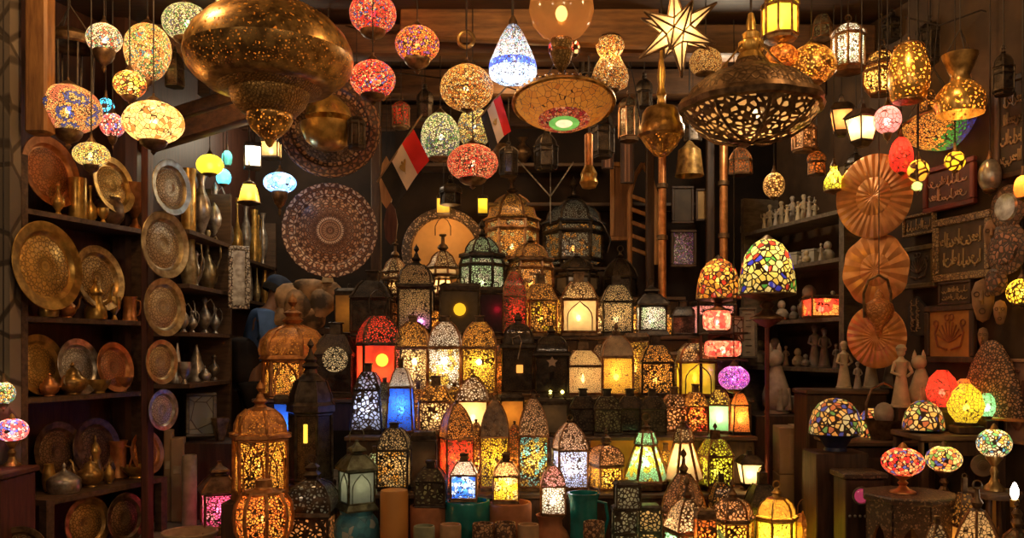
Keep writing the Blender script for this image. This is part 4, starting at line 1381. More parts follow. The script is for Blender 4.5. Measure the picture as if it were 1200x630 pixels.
# ================================================================ hanging things, left
globe('small round white mosaic lamp with red and blue flecks', 122, 28, 60, 40, 4.75, 'white', tail=26, pw=.9, scale=70)
globe('tall egg-shaped orange and white mosaic lamp glowing in its middle', 173, 28, 95, 53, 4.9, 'egg', egg=.12, holder=.3, tail=12, pw=1.8, hole=.2, mat=mosaic('egg', 75, .12, .35, rose=14))
globe('white and green speckled mosaic lamp half behind the huge brass chandelier', 219, 5, 46, 56, 4.75, 'wgreen', tail=10, pw=1.2, scale=85, hole=.5)
globe('large blue and orange mosaic lamp with round flower patterns', 80, 100, 154, 74, 4.55, 'multi', tail=22, pw=1.3, hole=.4, mat=mosaic('multi', 85, .12, .35, rose=9))
globe('small yellow and brown mosaic lamp under the egg-shaped one', 152, 83, 113, 37, 4.6, 'yellow', tail=10, pw=.8, scale=40, hole=.45)
globe('turquoise glass ball lamp beside the large blue and orange one', 124, 115, 134, 19, 4.95, 'turq', tail=6, pw=.5, scale=30, hole=.4, lightcol=(.4, .8, 1))
globe('small red, white and blue banded mosaic lamp', 132, 133, 160, 28, 4.8, 'redblue', tail=16, pw=.5, scale=60, hole=.35)
globe('cream glass lamp with dark leaf patches', 180, 119, 166, 69, 4.35, 'cream', tail=16, pw=1.8, scale=32, hole=.42, grout=.05, emit=.4)
globe('yellow-green mosaic lamp in front of the copper plates on the top shelf', 107, 167, 194, 41, 4.4, 'ygreen', tail=14, pw=.7, scale=80, hole=.4)
globe('small blue and white mosaic lamp above the cupboard at the far edge', 4, 447, 473, 26, 4.3, 'peacock', tail=10, pw=.3, scale=70, hole=.4)
globe('yellow dotted lamp mostly hidden above the huge brass chandelier', 266, -12, 8, 26, 4.6, 'yellow', tail=4, pw=.5, scale=60)
globe('small gold lamp above the huge brass chandelier', 300, -16, 5, 22, 4.6, 'yellow', tail=4, pw=.4, scale=60)
# cage lantern in the dark corner
c = at(82, 118, 4.8)
s = 4.8 / F
o = empty('cage_lantern', (c.x, c.y, c.z), 'large dark metal cage lantern hanging in the upper corner by the stone pillar', 'lantern')
G().lathe([(30 * s, 62 * s), (32 * s, 64 * s), (31 * s, 72 * s), (24 * s, 78 * s), (10 * s, 84 * s), (0, 86 * s)], 24).build('hood', metal('bronze'), o)
G().lathe([(0, 0), (24 * s, 0), (26 * s, 3 * s), (24 * s, 5 * s), (0, 4 * s)], 20).build('base', metal('iron'), o)
gg = G()
for i in range(8):
    a = 2 * pi * i / 8
    gg.tube([(25 * s * cos(a), 25 * s * sin(a), 3 * s), (27 * s * cos(a), 27 * s * sin(a), 63 * s)], .006, 5)
gg.build('cage_bars', metal('iron'), o)
gg = G()
for i in range(3):
    a = 2 * pi * i / 3 + .5
    gg.tube([(24 * s * cos(a), 24 * s * sin(a), 77 * s), (0, 0, 112 * s)], .004, 5)
gg.tube([(0, 0, 112 * s), (0, 0, CEIL - c.z)], .004, 5)
gg.build('chain_cord', metal('iron'), o)

# huge brass chandelier
Y = 4.2
s = Y / F
c = at(316, 164, Y)


def px(*pr):
    return [(r * s, z * s) for r, z in pr]


BR_P = pierced('antique', 'amber', 75, .30, .03, None, clear=.05)
BR_E = engraved('antique', 60)
root = turned('chandelier', 'huge pierced brass chandelier of stacked bowls hanging at the front', 'chandelier', c, [
    ('upper_bowl', pierced('antique', 'amber', 48, .30, .06), px((97, 96), (95, 108), (88, 122), (74, 137), (56, 149), (38, 156), (28, 158))),
    ('pierced_band', BR_P, px((76, 66), (86, 73), (94, 83), (97, 96))),
    ('ledge', metal('antique'), px((60, 60), (72, 62), (76, 66), (78, 68), (72, 69))),
    ('lower_bowl', BR_E, px((46, 60), (60, 60), (56, 58), (46, 55), (46, 52), (42, 42), (34, 33), (26, 29))),
    ('pendant_cup', BR_P, px((27, 30), (26, 27), (27, 24), (22, 14), (13, 5), (7, 0))),
    ('finial', metal('brass'), px((7, 1), (5, -3), (3, -7), (0, -9))),
    ('neck', metal('antique'), px((28, 158), (24, 163), (22, 172), (28, 178), (14, 186), (4, 200))),
], 56, hang_from=190 * s)
lamp(root, (0, 0, 104 * s), 1.2, WARM, .03)
lamp(root, (0, 0, 42 * s), .4, WARM, .02)

globe('red mosaic globe lamp at the top edge of the picture', 437, -8, 37, 55, 4.9, 'red', tail=14, pw=1.1, scale=80, hole=.5)
globe('red mosaic globe lamp with a blue fleck hanging below the other red globe', 437, 71, 112, 53, 4.6, 'red', tail=12, pw=1.1, scale=80, hole=.5, cord=True)
globe('orange mosaic lamp with a fringe of chains below', 489, 31, 70, 52, 4.9, 'orange', tail=18, pw=1.0, scale=60, hole=.55)
globe('gold mosaic lamp with a peacock-eye pattern beside the blue cone', 547, 76, 129, 63, 4.85, 'gold', tail=4, pw=1.0, scale=62, hole=.2, egg=-.05)
Y = 4.8
s = Y / F
c = at(601, 95, Y)
root = turned('cone_lamp', 'cone-shaped white and blue mosaic lamp with a bright bulb', 'lamp', c, [
    ('upper_shade', mosaic('coneup', 75, .14, .3), px((27, 22), (22, 34), (15, 50), (9, 61), (5, 66))),
    ('blue_band', mosaic('coneband', 60, .12, .4), px((28, 13), (28.2, 16), (27, 22))),
    ('lower_shade', mosaic('conelow', 75, .12, .5), px((12, 3), (20, 0), (26, 4), (28, 9), (28, 13))),
    ('cap', metal('bronze'), px((6, 65), (5, 70), (2, 76), (0, 78)))], 36, hang_from=76 * s)
G().lathe([(0, 0), (11 * s, 0), (12 * s, 2 * s), (11 * s, 3.5 * s), (0, 3 * s)], 20, Matrix.Translation((0, 0, 1.5 * s))).build('diffuser', pane('cool', .8, .3), root)
lamp(root, (0, 0, 18 * s), 2.4, (.75, .85, 1), .02)
bulb(root, (0, -.02, 8 * s), .02, (.9, .93, 1))
globe('green and white mosaic lamp behind the hanging flag nearest the disc', 516, 132, 186, 46, 5.4, 'wgreen', tail=4, pw=.8, scale=62)
globe('yellow-green mosaic lamp between the two flags', 556, 126, 170, 40, 5.5, 'ygreen', tail=6, pw=.5, scale=62)
globe('flattened rosy orange mosaic lamp below the two flags', 554, 169, 210, 60, 5.2, 'rosy', tail=12, pw=.8, scale=60, hole=.5)
# coiled brass ring ornament
c = at(546, 62, 5.0)
o = empty('brass_ring_ornament', c, 'dark brass loop hanging above the gold mosaic lamp', 'ornament')
G().ring((0, 0, .08), .045, .012, 'y', 20, 8).build('hanging_loop', metal('antique'), o)
G().tube([(0, 0, .13), (0, 0, CEIL - c.z)], .003, 5).build('cord', CORD, o)

# big glass and brass globe
Y = 4.15
s = Y / F
c = at(658, 86, Y)
root = turned('chandelier', 'brass and smoked glass globe chandelier at the top edge with a pierced drop', 'chandelier', c, [
    ('globe', pane('brown', .06, .55, 14), px((12, 40), (24, 46), (34, 58), (38, 74), (36, 90), (28, 102), (14, 110))),
    ('drop', BR_E, px((10, 42), (13, 36), (11, 28), (14, 24), (10, 12), (4, 4), (0, 0))),
    ('neck', metal('antique'), px((14, 110), (10, 116), (4, 120), (0, 121)))], 40, hang_from=118 * s)
lamp(root, (0, 0, 92 * s), .5, WARM, .02)
bulb(root, (0, 0, 70 * s), .03, (1, .7, .25))
for xx, lb in ((648, 'small red glass light, nearer the blue cone, under the brass globe'), (674, 'small red glass light, nearer the star, under the brass globe')):
    globe(lb, xx, 48, 64, 11, 4.4, 'red', tail=5, pw=.15, scale=40, emit=.8)

# wide shallow bowl lamp seen from below
Y = 4.85
s = Y / F
c = at(661, 146, Y)
o = empty('bowl_lamp', c, 'wide amber glass bowl lamp with red rings seen from below', 'lamp', rot=(-.23, 0, 0))
G().lathe(px((18, 2), (36, 8), (50, 17), (57, 26)), 48).build('glass_bowl', mosaic('bowlamber', 22, .03, .10, rose=6), o)
G().lathe(px((18, 1.5), (30, 5), (30.5, 6.5), (18, 3)), 40).build('rosette', mosaic('scale', 40, .06, .25), o)
G().lathe(px((0, -2), (5, -1.5), (8, 0), (10, 1.5)), 20).build('boss', pane('white', 1.0, .3), o)
G().lathe(px((10, 1), (18, 1.5), (18, 2.5), (10, 2)), 32).build('green_ring', pane('green', .15), o)
gg = G().ring((0, 0, 27 * s), 59 * s, 2.6 * s, 'z', 48, 8)
for i in range(48):
    a = 2 * pi * i / 48
    gg.ball((59 * s * cos(a), 59 * s * sin(a), 31 * s), 2.0 * s, 6, 4)
gg.build('beaded_rim', metal('antique'), o)
gg = G()
for i in range(3):
    a = 2 * pi * i / 3 + .5
    gg.tube([(56 * s * cos(a), 56 * s * sin(a), 29 * s), (0, -14 * s, 90 * s)], .004, 5)
gg.tube([(0, -14 * s, 90 * s), (0, -.37, CEIL - c.z - .06)], .004, 5)
gg.build('chain_cord', CORD, o)
lamp(o, (0, 0, 30 * s), .75, WARM, .03)

globe('hourglass-shaped gold and purple mosaic lamp on black cords', 715, 44, 106, 44, 5.25, 'gold', tail=4, pw=.9, scale=75,
      shape=[(.45, 0), (.9, .08), (1, .24), (.85, .42), (.6, .58), (.52, .64), (.66, .72), (.78, .84), (.7, .95), (.5, 1)])

# star lamp
Y = 4.4
s = Y / F
c = at(794, 36, Y)
o = empty('star_lamp', c, 'large many-pointed cream glass star lamp with dark seams', 'lamp', rot=(-.28, .12, .10))
phi = (1 + sqrt(5)) / 2
ico = [Vector(v).normalized() for v in [(0, 1, phi), (0, 1, -phi), (0, -1, phi), (0, -1, -phi), (1, phi, 0), (1, -phi, 0), (-1, phi, 0), (-1, -phi, 0), (phi, 0, 1), (phi, 0, -1), (-phi, 0, 1), (-phi, 0, -1)]]
Mq = ico[5].rotation_difference(Vector((0, -1, 0))).to_matrix()
ico = [Mq @ v for v in ico]
faces = [(i, j, k) for i in range(12) for j in range(i + 1, 12) for k in range(j + 1, 12) if ico[i].dot(ico[j]) > .4 and ico[j].dot(ico[k]) > .4 and ico[i].dot(ico[k]) > .4]
dod = [((ico[i] + ico[j] + ico[k]).normalized(), (i, j, k)) for i, j, k in faces]
seam = G()
SG = pane('cream', .32, .12, 6)
for i, v in enumerate(ico):
    ring = [d for d, f in dod if i in f]
    ax = v.orthogonal().normalized()
    ay = v.cross(ax)
    ring.sort(key=lambda d: atan2(d.dot(ay), d.dot(ax)))
    r0, tip = 17 * s, v * 53 * s
    ring = [d * r0 for d in ring]
    gp = G()
    for a, b in zip(ring, ring[1:] + ring[:1]):
        gp.add([a, b, tip], [(0, 1, 2)])
        seam.tube([a, tip], .0055, 5)
        seam.tube([a, b], .004, 5)
    gp.build('glass_point', SG, o, smooth=0)
seam.build('frame', metal('bronze'), o)
o2 = G().tube([(0, 0, .2), (0, 0, .5)], .003, 5).build('cord', CORD, o)
lamp(o, (0, 0, 0), 1.7, (1, .75, .42), .03)

# scalloped bronze chandelier
Y = 4.35
s = Y / F
c = at(880, 166, Y)


def lobes(a, z):
    return 1 + .055 * abs(cos(4 * a)) * min(1, max(0, z / (20 * s)))


root = turned('chandelier', 'dark bronze scalloped chandelier with a tall brass stem', 'chandelier', c, [
    ('lower_bowl', pierced('bronze', 'cream', 30, .20, .10), px((0, 0), (22, 1), (46, 8), (64, 20), (74, 34))),
    ('rim', metal('bronze'), px((74, 34), (79, 36), (81, 42), (78, 48), (72, 50))),
    ('upper_shell', engraved('bronze', 30), px((72, 50), (66, 62), (52, 74), (34, 82), (20, 88), (15, 96))),
    ('stem', metal('brass'), px((15, 96), (11, 104), (14, 108), (14, 116), (9, 120), (10, 126), (5, 130), (5, 140), (3, 150), (0, 152)))], 64, hang_from=148 * s, rf=lobes)
gg = G()
for i in range(8):
    a = pi / 4 * i
    pts = [(r * s * cos(a), r * s * sin(a), z * s) for r, z in ((4, -.5), (24, .5), (47, 7), (66, 19), (77, 33))]
    gg.tube(pts, .010, 6)
gg.build('ribs', metal('bronze'), root)
gg = G()
for i in range(4):
    a = pi / 2 * i + .5
    gg.tube([(74 * s * cos(a), 74 * s * sin(a), 48 * s), (40 * s * cos(a), 40 * s * sin(a), 84 * s), (8 * s * cos(a), 8 * s * sin(a), 118 * s)], .006, 6)
gg.build('chains', metal('antique'), root)
lamp(root, (0, 0, 36 * s), 2.0, WARM, .03)
bulb(root, (0, -.1, 26 * s), .025, (1, .8, .5))

# brass pendant with long stem
Y = 4.9
s = Y / F
c = at(775, 185, Y)
root = turned('pendant_lamp', 'brass pendant with a long slender stem and pierced bowl', 'lamp', c, [
    ('bowl', pierced('antique', 'amber', 75, .3, .04), px((0, 0), (8, 3), (18, 14), (24, 24))),
    ('shoulder', metal('antique'), px((24, 24), (27, 27), (27, 36), (24, 40), (22, 52), (18, 58), (8, 60), (5, 64))),
    ('stem', metal('brass'), px((5, 64), (4, 70), (6, 74), (3.5, 84), (5, 96), (3, 112), (1.5, 128), (0, 129)))], 36, hang_from=126 * s)
lamp(root, (0, 0, 26 * s), .4, WARM, .02)

# ---- right cluster
globe('dim orange globe lamp behind the star', 827, 56, 87, 38, 5.0, 'cream', tail=4, pw=.22, scale=90, emit=.10)
FL(914, -10, 50, 40, 4.7, 'cyl', 'yellow', 'bronze', 'tall hanging lantern with glowing yellow-cream panes at the top edge', kind='g', pw=1.3, hang=1, fin='ring', emit=.4, lightcol=(1, .85, .45))
globe('small pierced copper bowl lamp under the yellow-cream hanging lantern', 916, 52, 77, 36, 4.72, 'cream', tail=8, mat=pierced('copper', 'amber', 85, .2, .1), pw=.35, cord=False, metalkey='copper')
globe('pierced brass ball lamp with a bright bulb', 951, 52, 97, 56, 4.75, 'gold', tail=8, mat=pierced('antique', 'amber', 80, .22, .25), pw=1.5, hole=.4, egg=-.1)
FL(994, 22, 88, 36, 4.85, 'cyl', 'white', 'bronze', 'slim hanging lantern with white lacework panes', glass2='pale', pw=1.0, hang=1, scale=90, fin='ring', lightcol=(1, .95, .75))
FL(1033, 52, 112, 40, 5.02, 'belly', 'amber', 'bronze', 'rounded hanging lantern with a bright white bulb', pw=1.5, hang=1, scale=70, fin='ring', lightcol=(1, .85, .6))
root = globe('barrel-shaped pierced brass lamp with leaf cut-outs', 1065, 54, 119, 46, 4.35, 'gold', tail=2, pw=.8, mat=pierced('brass', 'amber', 50, .24, .12),
             shape=[(.7, 0), (.85, .06), (1, .3), (1, .6), (.8, .9), (.6, 1)])
FL(1010, 118, 172, 38, 4.6, 'street', 'cream', 'iron', 'square hanging lantern with bright cream panes beside the red ball', kind='g', pw=1.2, hang=1, yaw=P(20), fin='ring', emit=.35)
FL(986, 112, 160, 32, 4.95, 'street', 'peach', 'iron', 'dim salmon-paned square lantern behind the bright cream one', kind='g', pw=.35, hang=1, yaw=P(-15), fin='ring', emit=.14)
globe('red crackled glass ball lamp', 1040, 124, 156, 31, 4.5, 'red', tail=14, pw=.5, scale=70, hole=.3, mat=pierced('bronze', 'rose', 45, .06, .22), lightcol=(1, .4, .3))
globe('deep red drop-shaped glass lamp hanging over the copper disc', 1056, 160, 202, 27, 4.72, 'red', tail=4, pw=.4, hole=.25, egg=-.15, mat=pierced('bronze', 'red', 40, .06, .3), lightcol=(1, .25, .2))
# brass vase lamp over mosaic bowl
Y = 4.25
s = Y / F
c = at(1125, 134, Y)
root = turned('vase_lamp', 'brass vase-shaped lamp with a flared neck above the mosaic bowl', 'lamp', c, [
    ('body', pierced('brass', 'amber', 55, .24, .10), px((26, 0), (29, 12), (26, 24), (18, 34), (12, 38))),
    ('neck', metal('antique'), px((12, 38), (10, 44), (14, 54), (19, 66), (20, 70), (17, 70)))], 36)
gg = G()
for i in range(3):
    a = 2 * pi * i / 3 + .3
    gg.tube([(18 * s * cos(a), 18 * s * sin(a), 69 * s), (0, 0, 100 * s)], .003, 5)
gg.tube([(0, 0, 100 * s), (0, 0, CEIL - c.z)], .003, 5)
gg.build('chain_cord', CORD, root)
lamp(root, (0, 0, 8 * s), .7, WARM, .02)
c = at(1107, 172, 4.7)
s = 4.7 / F
o = empty('bowl_lamp', c, 'wide mosaic glass bowl lamp in orange, green and dark blue', 'lamp', rot=(-.2, -.03, 0))
G().lathe(px((0, 0), (14, 1), (28, 8), (40, 18), (46, 28)), 44).build('glass_bowl', mosaic('bowlx', 52, .10, .32, rose=-.2), o)
G().ring((0, 0, 28 * s), 46.5 * s, 1.6 * s, 'z', 44, 7).build('rim', metal('antique'), o)
gg = G()
for i in range(3):
    a = 2 * pi * i / 3 + .5
    gg.tube([(45 * s * cos(a), 45 * s * sin(a), 28 * s), (0, 0, 100 * s)], .003, 5)
gg.tube([(0, 0, 100 * s), (0, -.2, CEIL - c.z - .06)], .003, 5)
gg.build('chain_cord', CORD, o)
lamp(o, (0, 0, 26 * s), .9, WARM, .02)
# small lights over the right wall
for cx, tp, bt, w, col, lb in ((1076, 187, 213, 24, 'gold', 'small ribbed gold glass lamp in front of the red-framed script'),
                               (1119, 177, 200, 23, 'yellow', 'small ribbed yellow glass lamp below the mosaic bowl'),
                               (1075, 212, 224, 13, 'green', 'tiny green glass lamp below the ribbed gold one')):
    globe(lb, cx, tp, bt, w, {1076: 4.6, 1119: 4.42}.get(cx, 4.48), 'gold', tail=5, pw=.22, mat=pierced('bronze', col, 24, .10, .25), hole=.3)
globe('green and yellow ribbed glass bell lamp hanging by the large copper disc', 977, 194, 224, 23, 5.15, 'ygreen', tail=4, pw=.6, mat=pierced('bronze', 'lime', 40, .08, .2), hole=.5,
      shape=[(.9, 0), (1, .15), (.95, .4), (.7, .6), (.4, .8), (.3, 1)])
globe('small lattice lamp of amber beads with a red centre', 907, 202, 231, 25, 5.3, 'rosy', tail=4, mat=pierced('bronze', 'cream', 60, .16, .2), pw=.3, hole=.4)
globe('silver-grey mirror glass lamp on the right wall', 1160, 186, 222, 25, 4.35, 'gold', tail=8, mat=metal('silver'), pw=0)
globe('yellow pierced lamp at the right edge', 1198, 326, 356, 34, 4.2, 'gold', tail=5, mat=pierced('bronze', 'yellow', 60, .16, .5), pw=.7)
globe('small orange lamp at the right edge above the grey oval', 1199, 205, 232, 20, 4.02, 'orange', tail=5, pw=.4, mat=pane('orange', .3))
# brass hanging tube
c = at(690, 222, 5.4)
s = 5.4 / F
turned('hanging_brass_tube', 'polished brass tube with a knobbed end hanging under the wide amber bowl', 'ornament', c, [
    ('knob', metal('brass'), px((0, 0), (8, 2), (11, 8), (9, 14), (10, 18), (7, 24), (5, 28))),
    ('tube', metal('copper'), px((5, 28), (5, 64), (3, 66), (0, 66)))], 20, hang_from=64 * s)

# ---- hanging in the left alcove
globe('yellow flower-shaped glass lamp in the alcove of silver jugs', 246, 181, 204, 31, 5.9, 'yellow', tail=4, pw=.7, mat=pane('yellow', .3), hole=.5, lightcol=(1, .85, .4))
globe('turquoise glass lamp in the alcove of silver jugs', 262, 198, 216, 17, 6.1, 'turq', tail=4, pw=.7, mat=pane('aqua', .4), lightcol=(.4, .85, 1))
globe('green glass bell hanging above the turquoise lamp', 266, 176, 194, 12, 6.3, 'turq', tail=2, pw=.15, mat=pane('teal', .08), lightcol=(.5, 1, .8))
FL(296, 168, 198, 24, 6.0, 'box', 'white', 'iron', 'white paned box lantern hanging in the alcove', kind='g', pw=2.2, hang=1, yaw=P(20), lightcol=(1, .92, .78), emit=.5)
FL(318, 164, 186, 20, 6.3, 'box', 'cream', 'iron', 'small dim paned lantern hanging deeper in the alcove', kind='g', pw=.4, hang=1, emit=.1)
globe('amber-yellow glass shade hanging over the silver jugs', 292, 216, 238, 25, 5.9, 'yellow', tail=4, pw=.9, mat=pane('gold', .35),
      shape=[(1, 0), (.95, .2), (.7, .8), (.5, 1)])
globe('bright pale blue glass lamp in front of the alcove', 328, 202, 225, 38, 5.3, 'blue', tail=30, pw=.8, scale=40, grout=.03, hole=.45, lightcol=(.55, .8, 1), mat=mosaic('blue', 30, .04, 1.1))
# ================================================================ left shelves: brass and copper
def pl(label, px_, top, bot, line, back, yaw, metalkey, **k):
    """plate leaning on a shelf; top/bot its photo rows"""
    x, y = online(px_, line, back)
    s = y / F
    return plate(label, px_, 0, 0, bot - top, y, yaw, metalkey, loc=(x, y, EYE - ((top + bot) / 2 - HY) * s), **k)


Ld = radians(62)
# top shelf
Z1, Z2, Z3, Z4 = 1.871, 1.301, .866, .336
pl('large copper plate with a broad rim on the top brass shelf', 56, 160, 244, LL, .14, radians(74), 'copper', tilt=.16)
pl('brass plate half hidden behind the yellow-green mosaic lamp', 130, 184, 251, LL, .07, radians(75), 'brass', tilt=.16)
onshelf('small slim brass ewer in front of the large copper plate', 'ewer', 68, 203, 243, 15, Z1, LL, .06, handle=-1)
onshelf('tall brass cylinder mug on the top brass shelf', 'cyl', 91, 198, 247, 21, Z1, LL, .09, name='brass_canister', cat='canister')
onshelf('narrow brass bottle behind the hanging yellow-green lamp', 'bottle', 106, 206, 249, 16, Z1, LL, .09)
onshelf('dark bellied bronze pot on the top brass shelf', 'pot', 127, 224, 257, 36, Z1, LL, .10, metalkey='bronze')
onshelf('small brass cup in front of the dark bellied pot', 'cup', 121, 236, 253, 13, Z1, LL, .03)
onshelf('flared copper goblet at the end of the top brass shelf', 'goblet', 160, 212, 266, 38, Z1, LL, .09, metalkey='copper')
# second shelf
pl('large engraved golden plate hung on a strap below the top shelf', 52, 260, 364, LL, -.03, radians(75), 'brass', tilt=.10, name='hanging_plate', depth=.08)
pl('engraved oval-looking brass plate with a figure scene on the second shelf', 113, 288, 365, LL, .07, radians(74), 'antique', tilt=.16)
onshelf('low brass sugar bowl in front of the engraved golden plate', 'dish', 57, 344, 368, 22, Z2, LL, .03)
onshelf('round copper teapot between the two engraved plates', 'teapot', 78, 340, 369, 22, Z2, LL, .05, metalkey='copper', spout=1)
onshelf('brass coffee pot with a tall lid in the middle of the second shelf', 'coffee', 112, 322, 371, 26, Z2, LL, .05, spout=1, handle=-1)
onshelf('little brass cup beside the tall-lidded coffee pot', 'cup', 134, 345, 372, 15, Z2, LL, .05)
onshelf('copper tankard at the end of the second shelf', 'tankard', 152, 345, 373, 18, Z2, LL, .06, metalkey='copper', handle=1)
# third shelf
pl('golden plate at the pillar end of the third shelf', 44, 392, 464, LL, .14, radians(74), 'brass', tilt=.16)
pl('grey silver plate in the middle of the third shelf', 90, 397, 463, LL, .10, radians(74), 'silver', tilt=.16)
pl('smooth copper plate at the far end of the third shelf', 132, 401, 460, LL, .07, radians(75), 'copper', tilt=.16)
onshelf('small lidded copper pot in front of the golden plate', 'teapot', 58, 438, 466, 22, Z3, LL, .05, metalkey='copper', spout=1)
onshelf('dark brass covered bowl with a knob in front of the silver plate', 'teapot', 85, 427, 465, 34, Z3, LL, .08, metalkey='antique')
onshelf('shallow brass bowl in front of the smooth copper plate', 'bowl', 116, 446, 462, 28, Z3, LL, .06)
onshelf('shallow copper bowl at the end of the third shelf', 'bowl', 142, 444, 461, 26, Z3, LL, .07, metalkey='copper')
# bench
BL = (A2, B2, LN)
pl('dark copper plate leaning at the back of the low bench near the cupboard', 66, 494, 566, BL, .28, radians(73), 'bronze', tilt=.14)
pl('dark round tray leaning at the back of the low bench', 110, 490, 562, BL, .28, radians(73), 'bronze', tilt=.14)
pl('copper plate with an engraved centre at the far end of the low bench', 170, 504, 556, BL, .22, radians(72), 'copper', tilt=.2)
onshelf('silver lidded dish with a pointed lid on the low bench', 'dish', 75, 545, 580, 37, Z4, BL, .12, metalkey='silver')
onshelf('squat green-gold brass kettle on the low bench', 'teapot', 106, 540, 576, 30, Z4, BL, .14, metalkey='antique', spout=-1)
onshelf('tall brass pepper-mill shaped pot on the low bench', 'coffee', 112, 512, 566, 18, Z4, BL, .27)
onshelf('brass and copper mug on the low bench', 'tankard', 138, 515, 558, 22, Z4, BL, .26, metalkey='copper', handle=1)
onshelf('tiny brass pot with a knob on the low bench', 'teapot', 128, 543, 569, 13, Z4, BL, .12)
onshelf('shallow brass dish at the end of the low bench', 'bowl', 160, 546, 560, 34, Z4, BL, .14)
onshelf('small brass jar at the pillar end of the low bench', 'pot', 57, 540, 572, 15, Z4, BL, .22, metalkey='brass')
plate('dark tray standing on the floor under the low bench', 145, 600, 46, 58, 4.98, radians(70), 'bronze', tilt=.12, loc=(at(145, 0, 4.98).x, 4.98, .14))
plate('brass tray at the bottom edge under the low bench', 100, 632, 56, 62, 4.78, radians(66), 'antique', tilt=.12, loc=(at(100, 0, 4.78).x, 4.78, .15))
plate('dark tray leaning before the red-brown cupboard', 22, 650, 56, 62, 4.12, radians(20), 'bronze', tilt=.15, loc=(at(22, 0, 4.12).x, 4.12, .14))
globe('white and red mosaic table lamp on the red-brown cupboard', 14, 490, 516, 36, 4.3, 'peacock', 'antique', pw=.5, scale=55, stand=31, hole=.4, cord=False, mat=mosaic('redblue', 50, .08, .35), lightcol=(1, .6, .4))
bpy.context.view_layer.objects.active = None
# hanging plates at the alcove post
for cx, cy, w, h, me, lb, Y in ((198, 220, 32, 64, 'pewter', 'oval-looking silver tray hung highest on the alcove post', 5.28),
                                (190, 287, 46, 78, 'pewter', 'large pewter plate on the alcove post, second from the top', 5.17),
                                (190, 360, 42, 68, 'pewter', 'engraved pewter plate on the alcove post, third from the top', 5.17),
                                (187, 424, 34, 52, 'pewter', 'smaller grey plate on the alcove post, fourth from the top', 5.17),
                                (189, 480, 30, 48, 'silver', 'small silver plate lowest on the alcove post', 5.17)):
    plate(lb, cx, cy, w, h, 5.0, radians(71), me, tilt=.03, name='hanging_plate', depth=.09)

o = G().bbox((-2.145, 5.02, 1.2), (.04, .09, 2.4), .006).build('wooden_post', W_RED)
tag(o, 'red-brown post behind the column of pewter plates', 'post')
# ---------------------------------------------------------------- alcove shelves: silver
S1, S2, S3, S4 = 1.886, 1.541, 1.236, .906
for i, (kind, cx, tp, w, me, hd, lb) in enumerate((
        ('cyl', 221, 198, 17, 'brass', 0, 'tall brass tube jar at the near end of the silver shelf'),
        ('vase', 236, 204, 22, 'silver', 0, 'silver vase with a round belly next to the brass tube jar'),
        ('ewer', 252, 212, 20, 'silver', 1, 'dark silver ewer below the yellow flower-shaped lamp'),
        ('bottle', 265, 228, 18, 'silver', 0, 'silver long-necked bottle below the turquoise lamp'),
        ('bottle', 278, 232, 14, 'brass', 0, 'slim brass bottle on the silver shelf'),
        ('vase', 288, 240, 13, 'silver', 0, 'slender silver vase beside the slim brass bottle'),
        ('jug', 298, 246, 12, 'brass', 1, 'small brass jug below the amber-yellow shade'),
        ('vase', 308, 250, 12, 'silver', 0, 'small silver vase below the pale blue lamp'),
        ('bottle', 303, 252, 8, 'brass', 0, 'small brass bottle at the far end of the silver shelf'))):
    x, y = online(cx, SS if cx < 272 else SS2, .12 if cx < 272 else .09)
    h = EYE - (tp - HY) * y / F - S1
    vessel(lb, kind, x, y, S1, w * y / F, h, me, handle=hd or None)
for kind, cx, tp, w, me, hd, sp, lb in (
        ('jug', 222, 276, 20, 'pewter', 1, 0, 'pewter jug at the near end of the second silver shelf'),
        ('ewer', 230, 292, 14, 'silver', 1, -1, 'small silver ewer beside the pewter jug'),
        ('bottle', 243, 270, 24, 'pewter', 1, 0, 'round-bellied pewter bottle with a long neck'),
        ('ewer', 261, 284, 15, 'silver', 1, -1, 'small silver coffee pot with a curved spout next to the round-bellied bottle')):
    x, y = online(cx, SS, .12)
    vessel(lb, kind, x, y, S2, w * y / F, EYE - (tp - HY) * y / F - S2, me, handle=hd or None, spout=sp or None)
for kind, cx, tp, w, me, lb in (('jug', 292, 306, 9, 'silver', 'slim silver jug right behind the mirrored frame'), ('bottle', 301, 308, 9, 'pewter', 'grey bottle behind the mirrored frame'),
                                ('jug', 310, 312, 9, 'brass', 'little brass jug deep in the alcove'), ('pot', 285, 316, 10, 'pewter', 'dark round pot deep in the alcove above the man')):
    x, y = online(cx, SS2, .09)
    vessel(lb, kind, x, y, S2, w * y / F, max(.08, EYE - (tp - HY) * y / F - S2), me)
for i, (cx, tp, w, kind) in enumerate(((215, 352, 14, 'ewer'), (225, 362, 13, 'ewer'), (240, 346, 17, 'ewer'), (252, 358, 13, 'ewer'), (262, 370, 11, 'teapot'))):
    x, y = online(cx, SS, .11)
    vessel('little silver pouring pot on the third silver shelf, %s from the pewter plates' % ('first', 'second', 'third and tallest', 'fourth', 'fifth')[i], kind, x, y, S3, w * y / F, EYE - (tp - HY) * y / F - S3, 'silver', handle=1, spout=-1, group='small silver pouring pots')
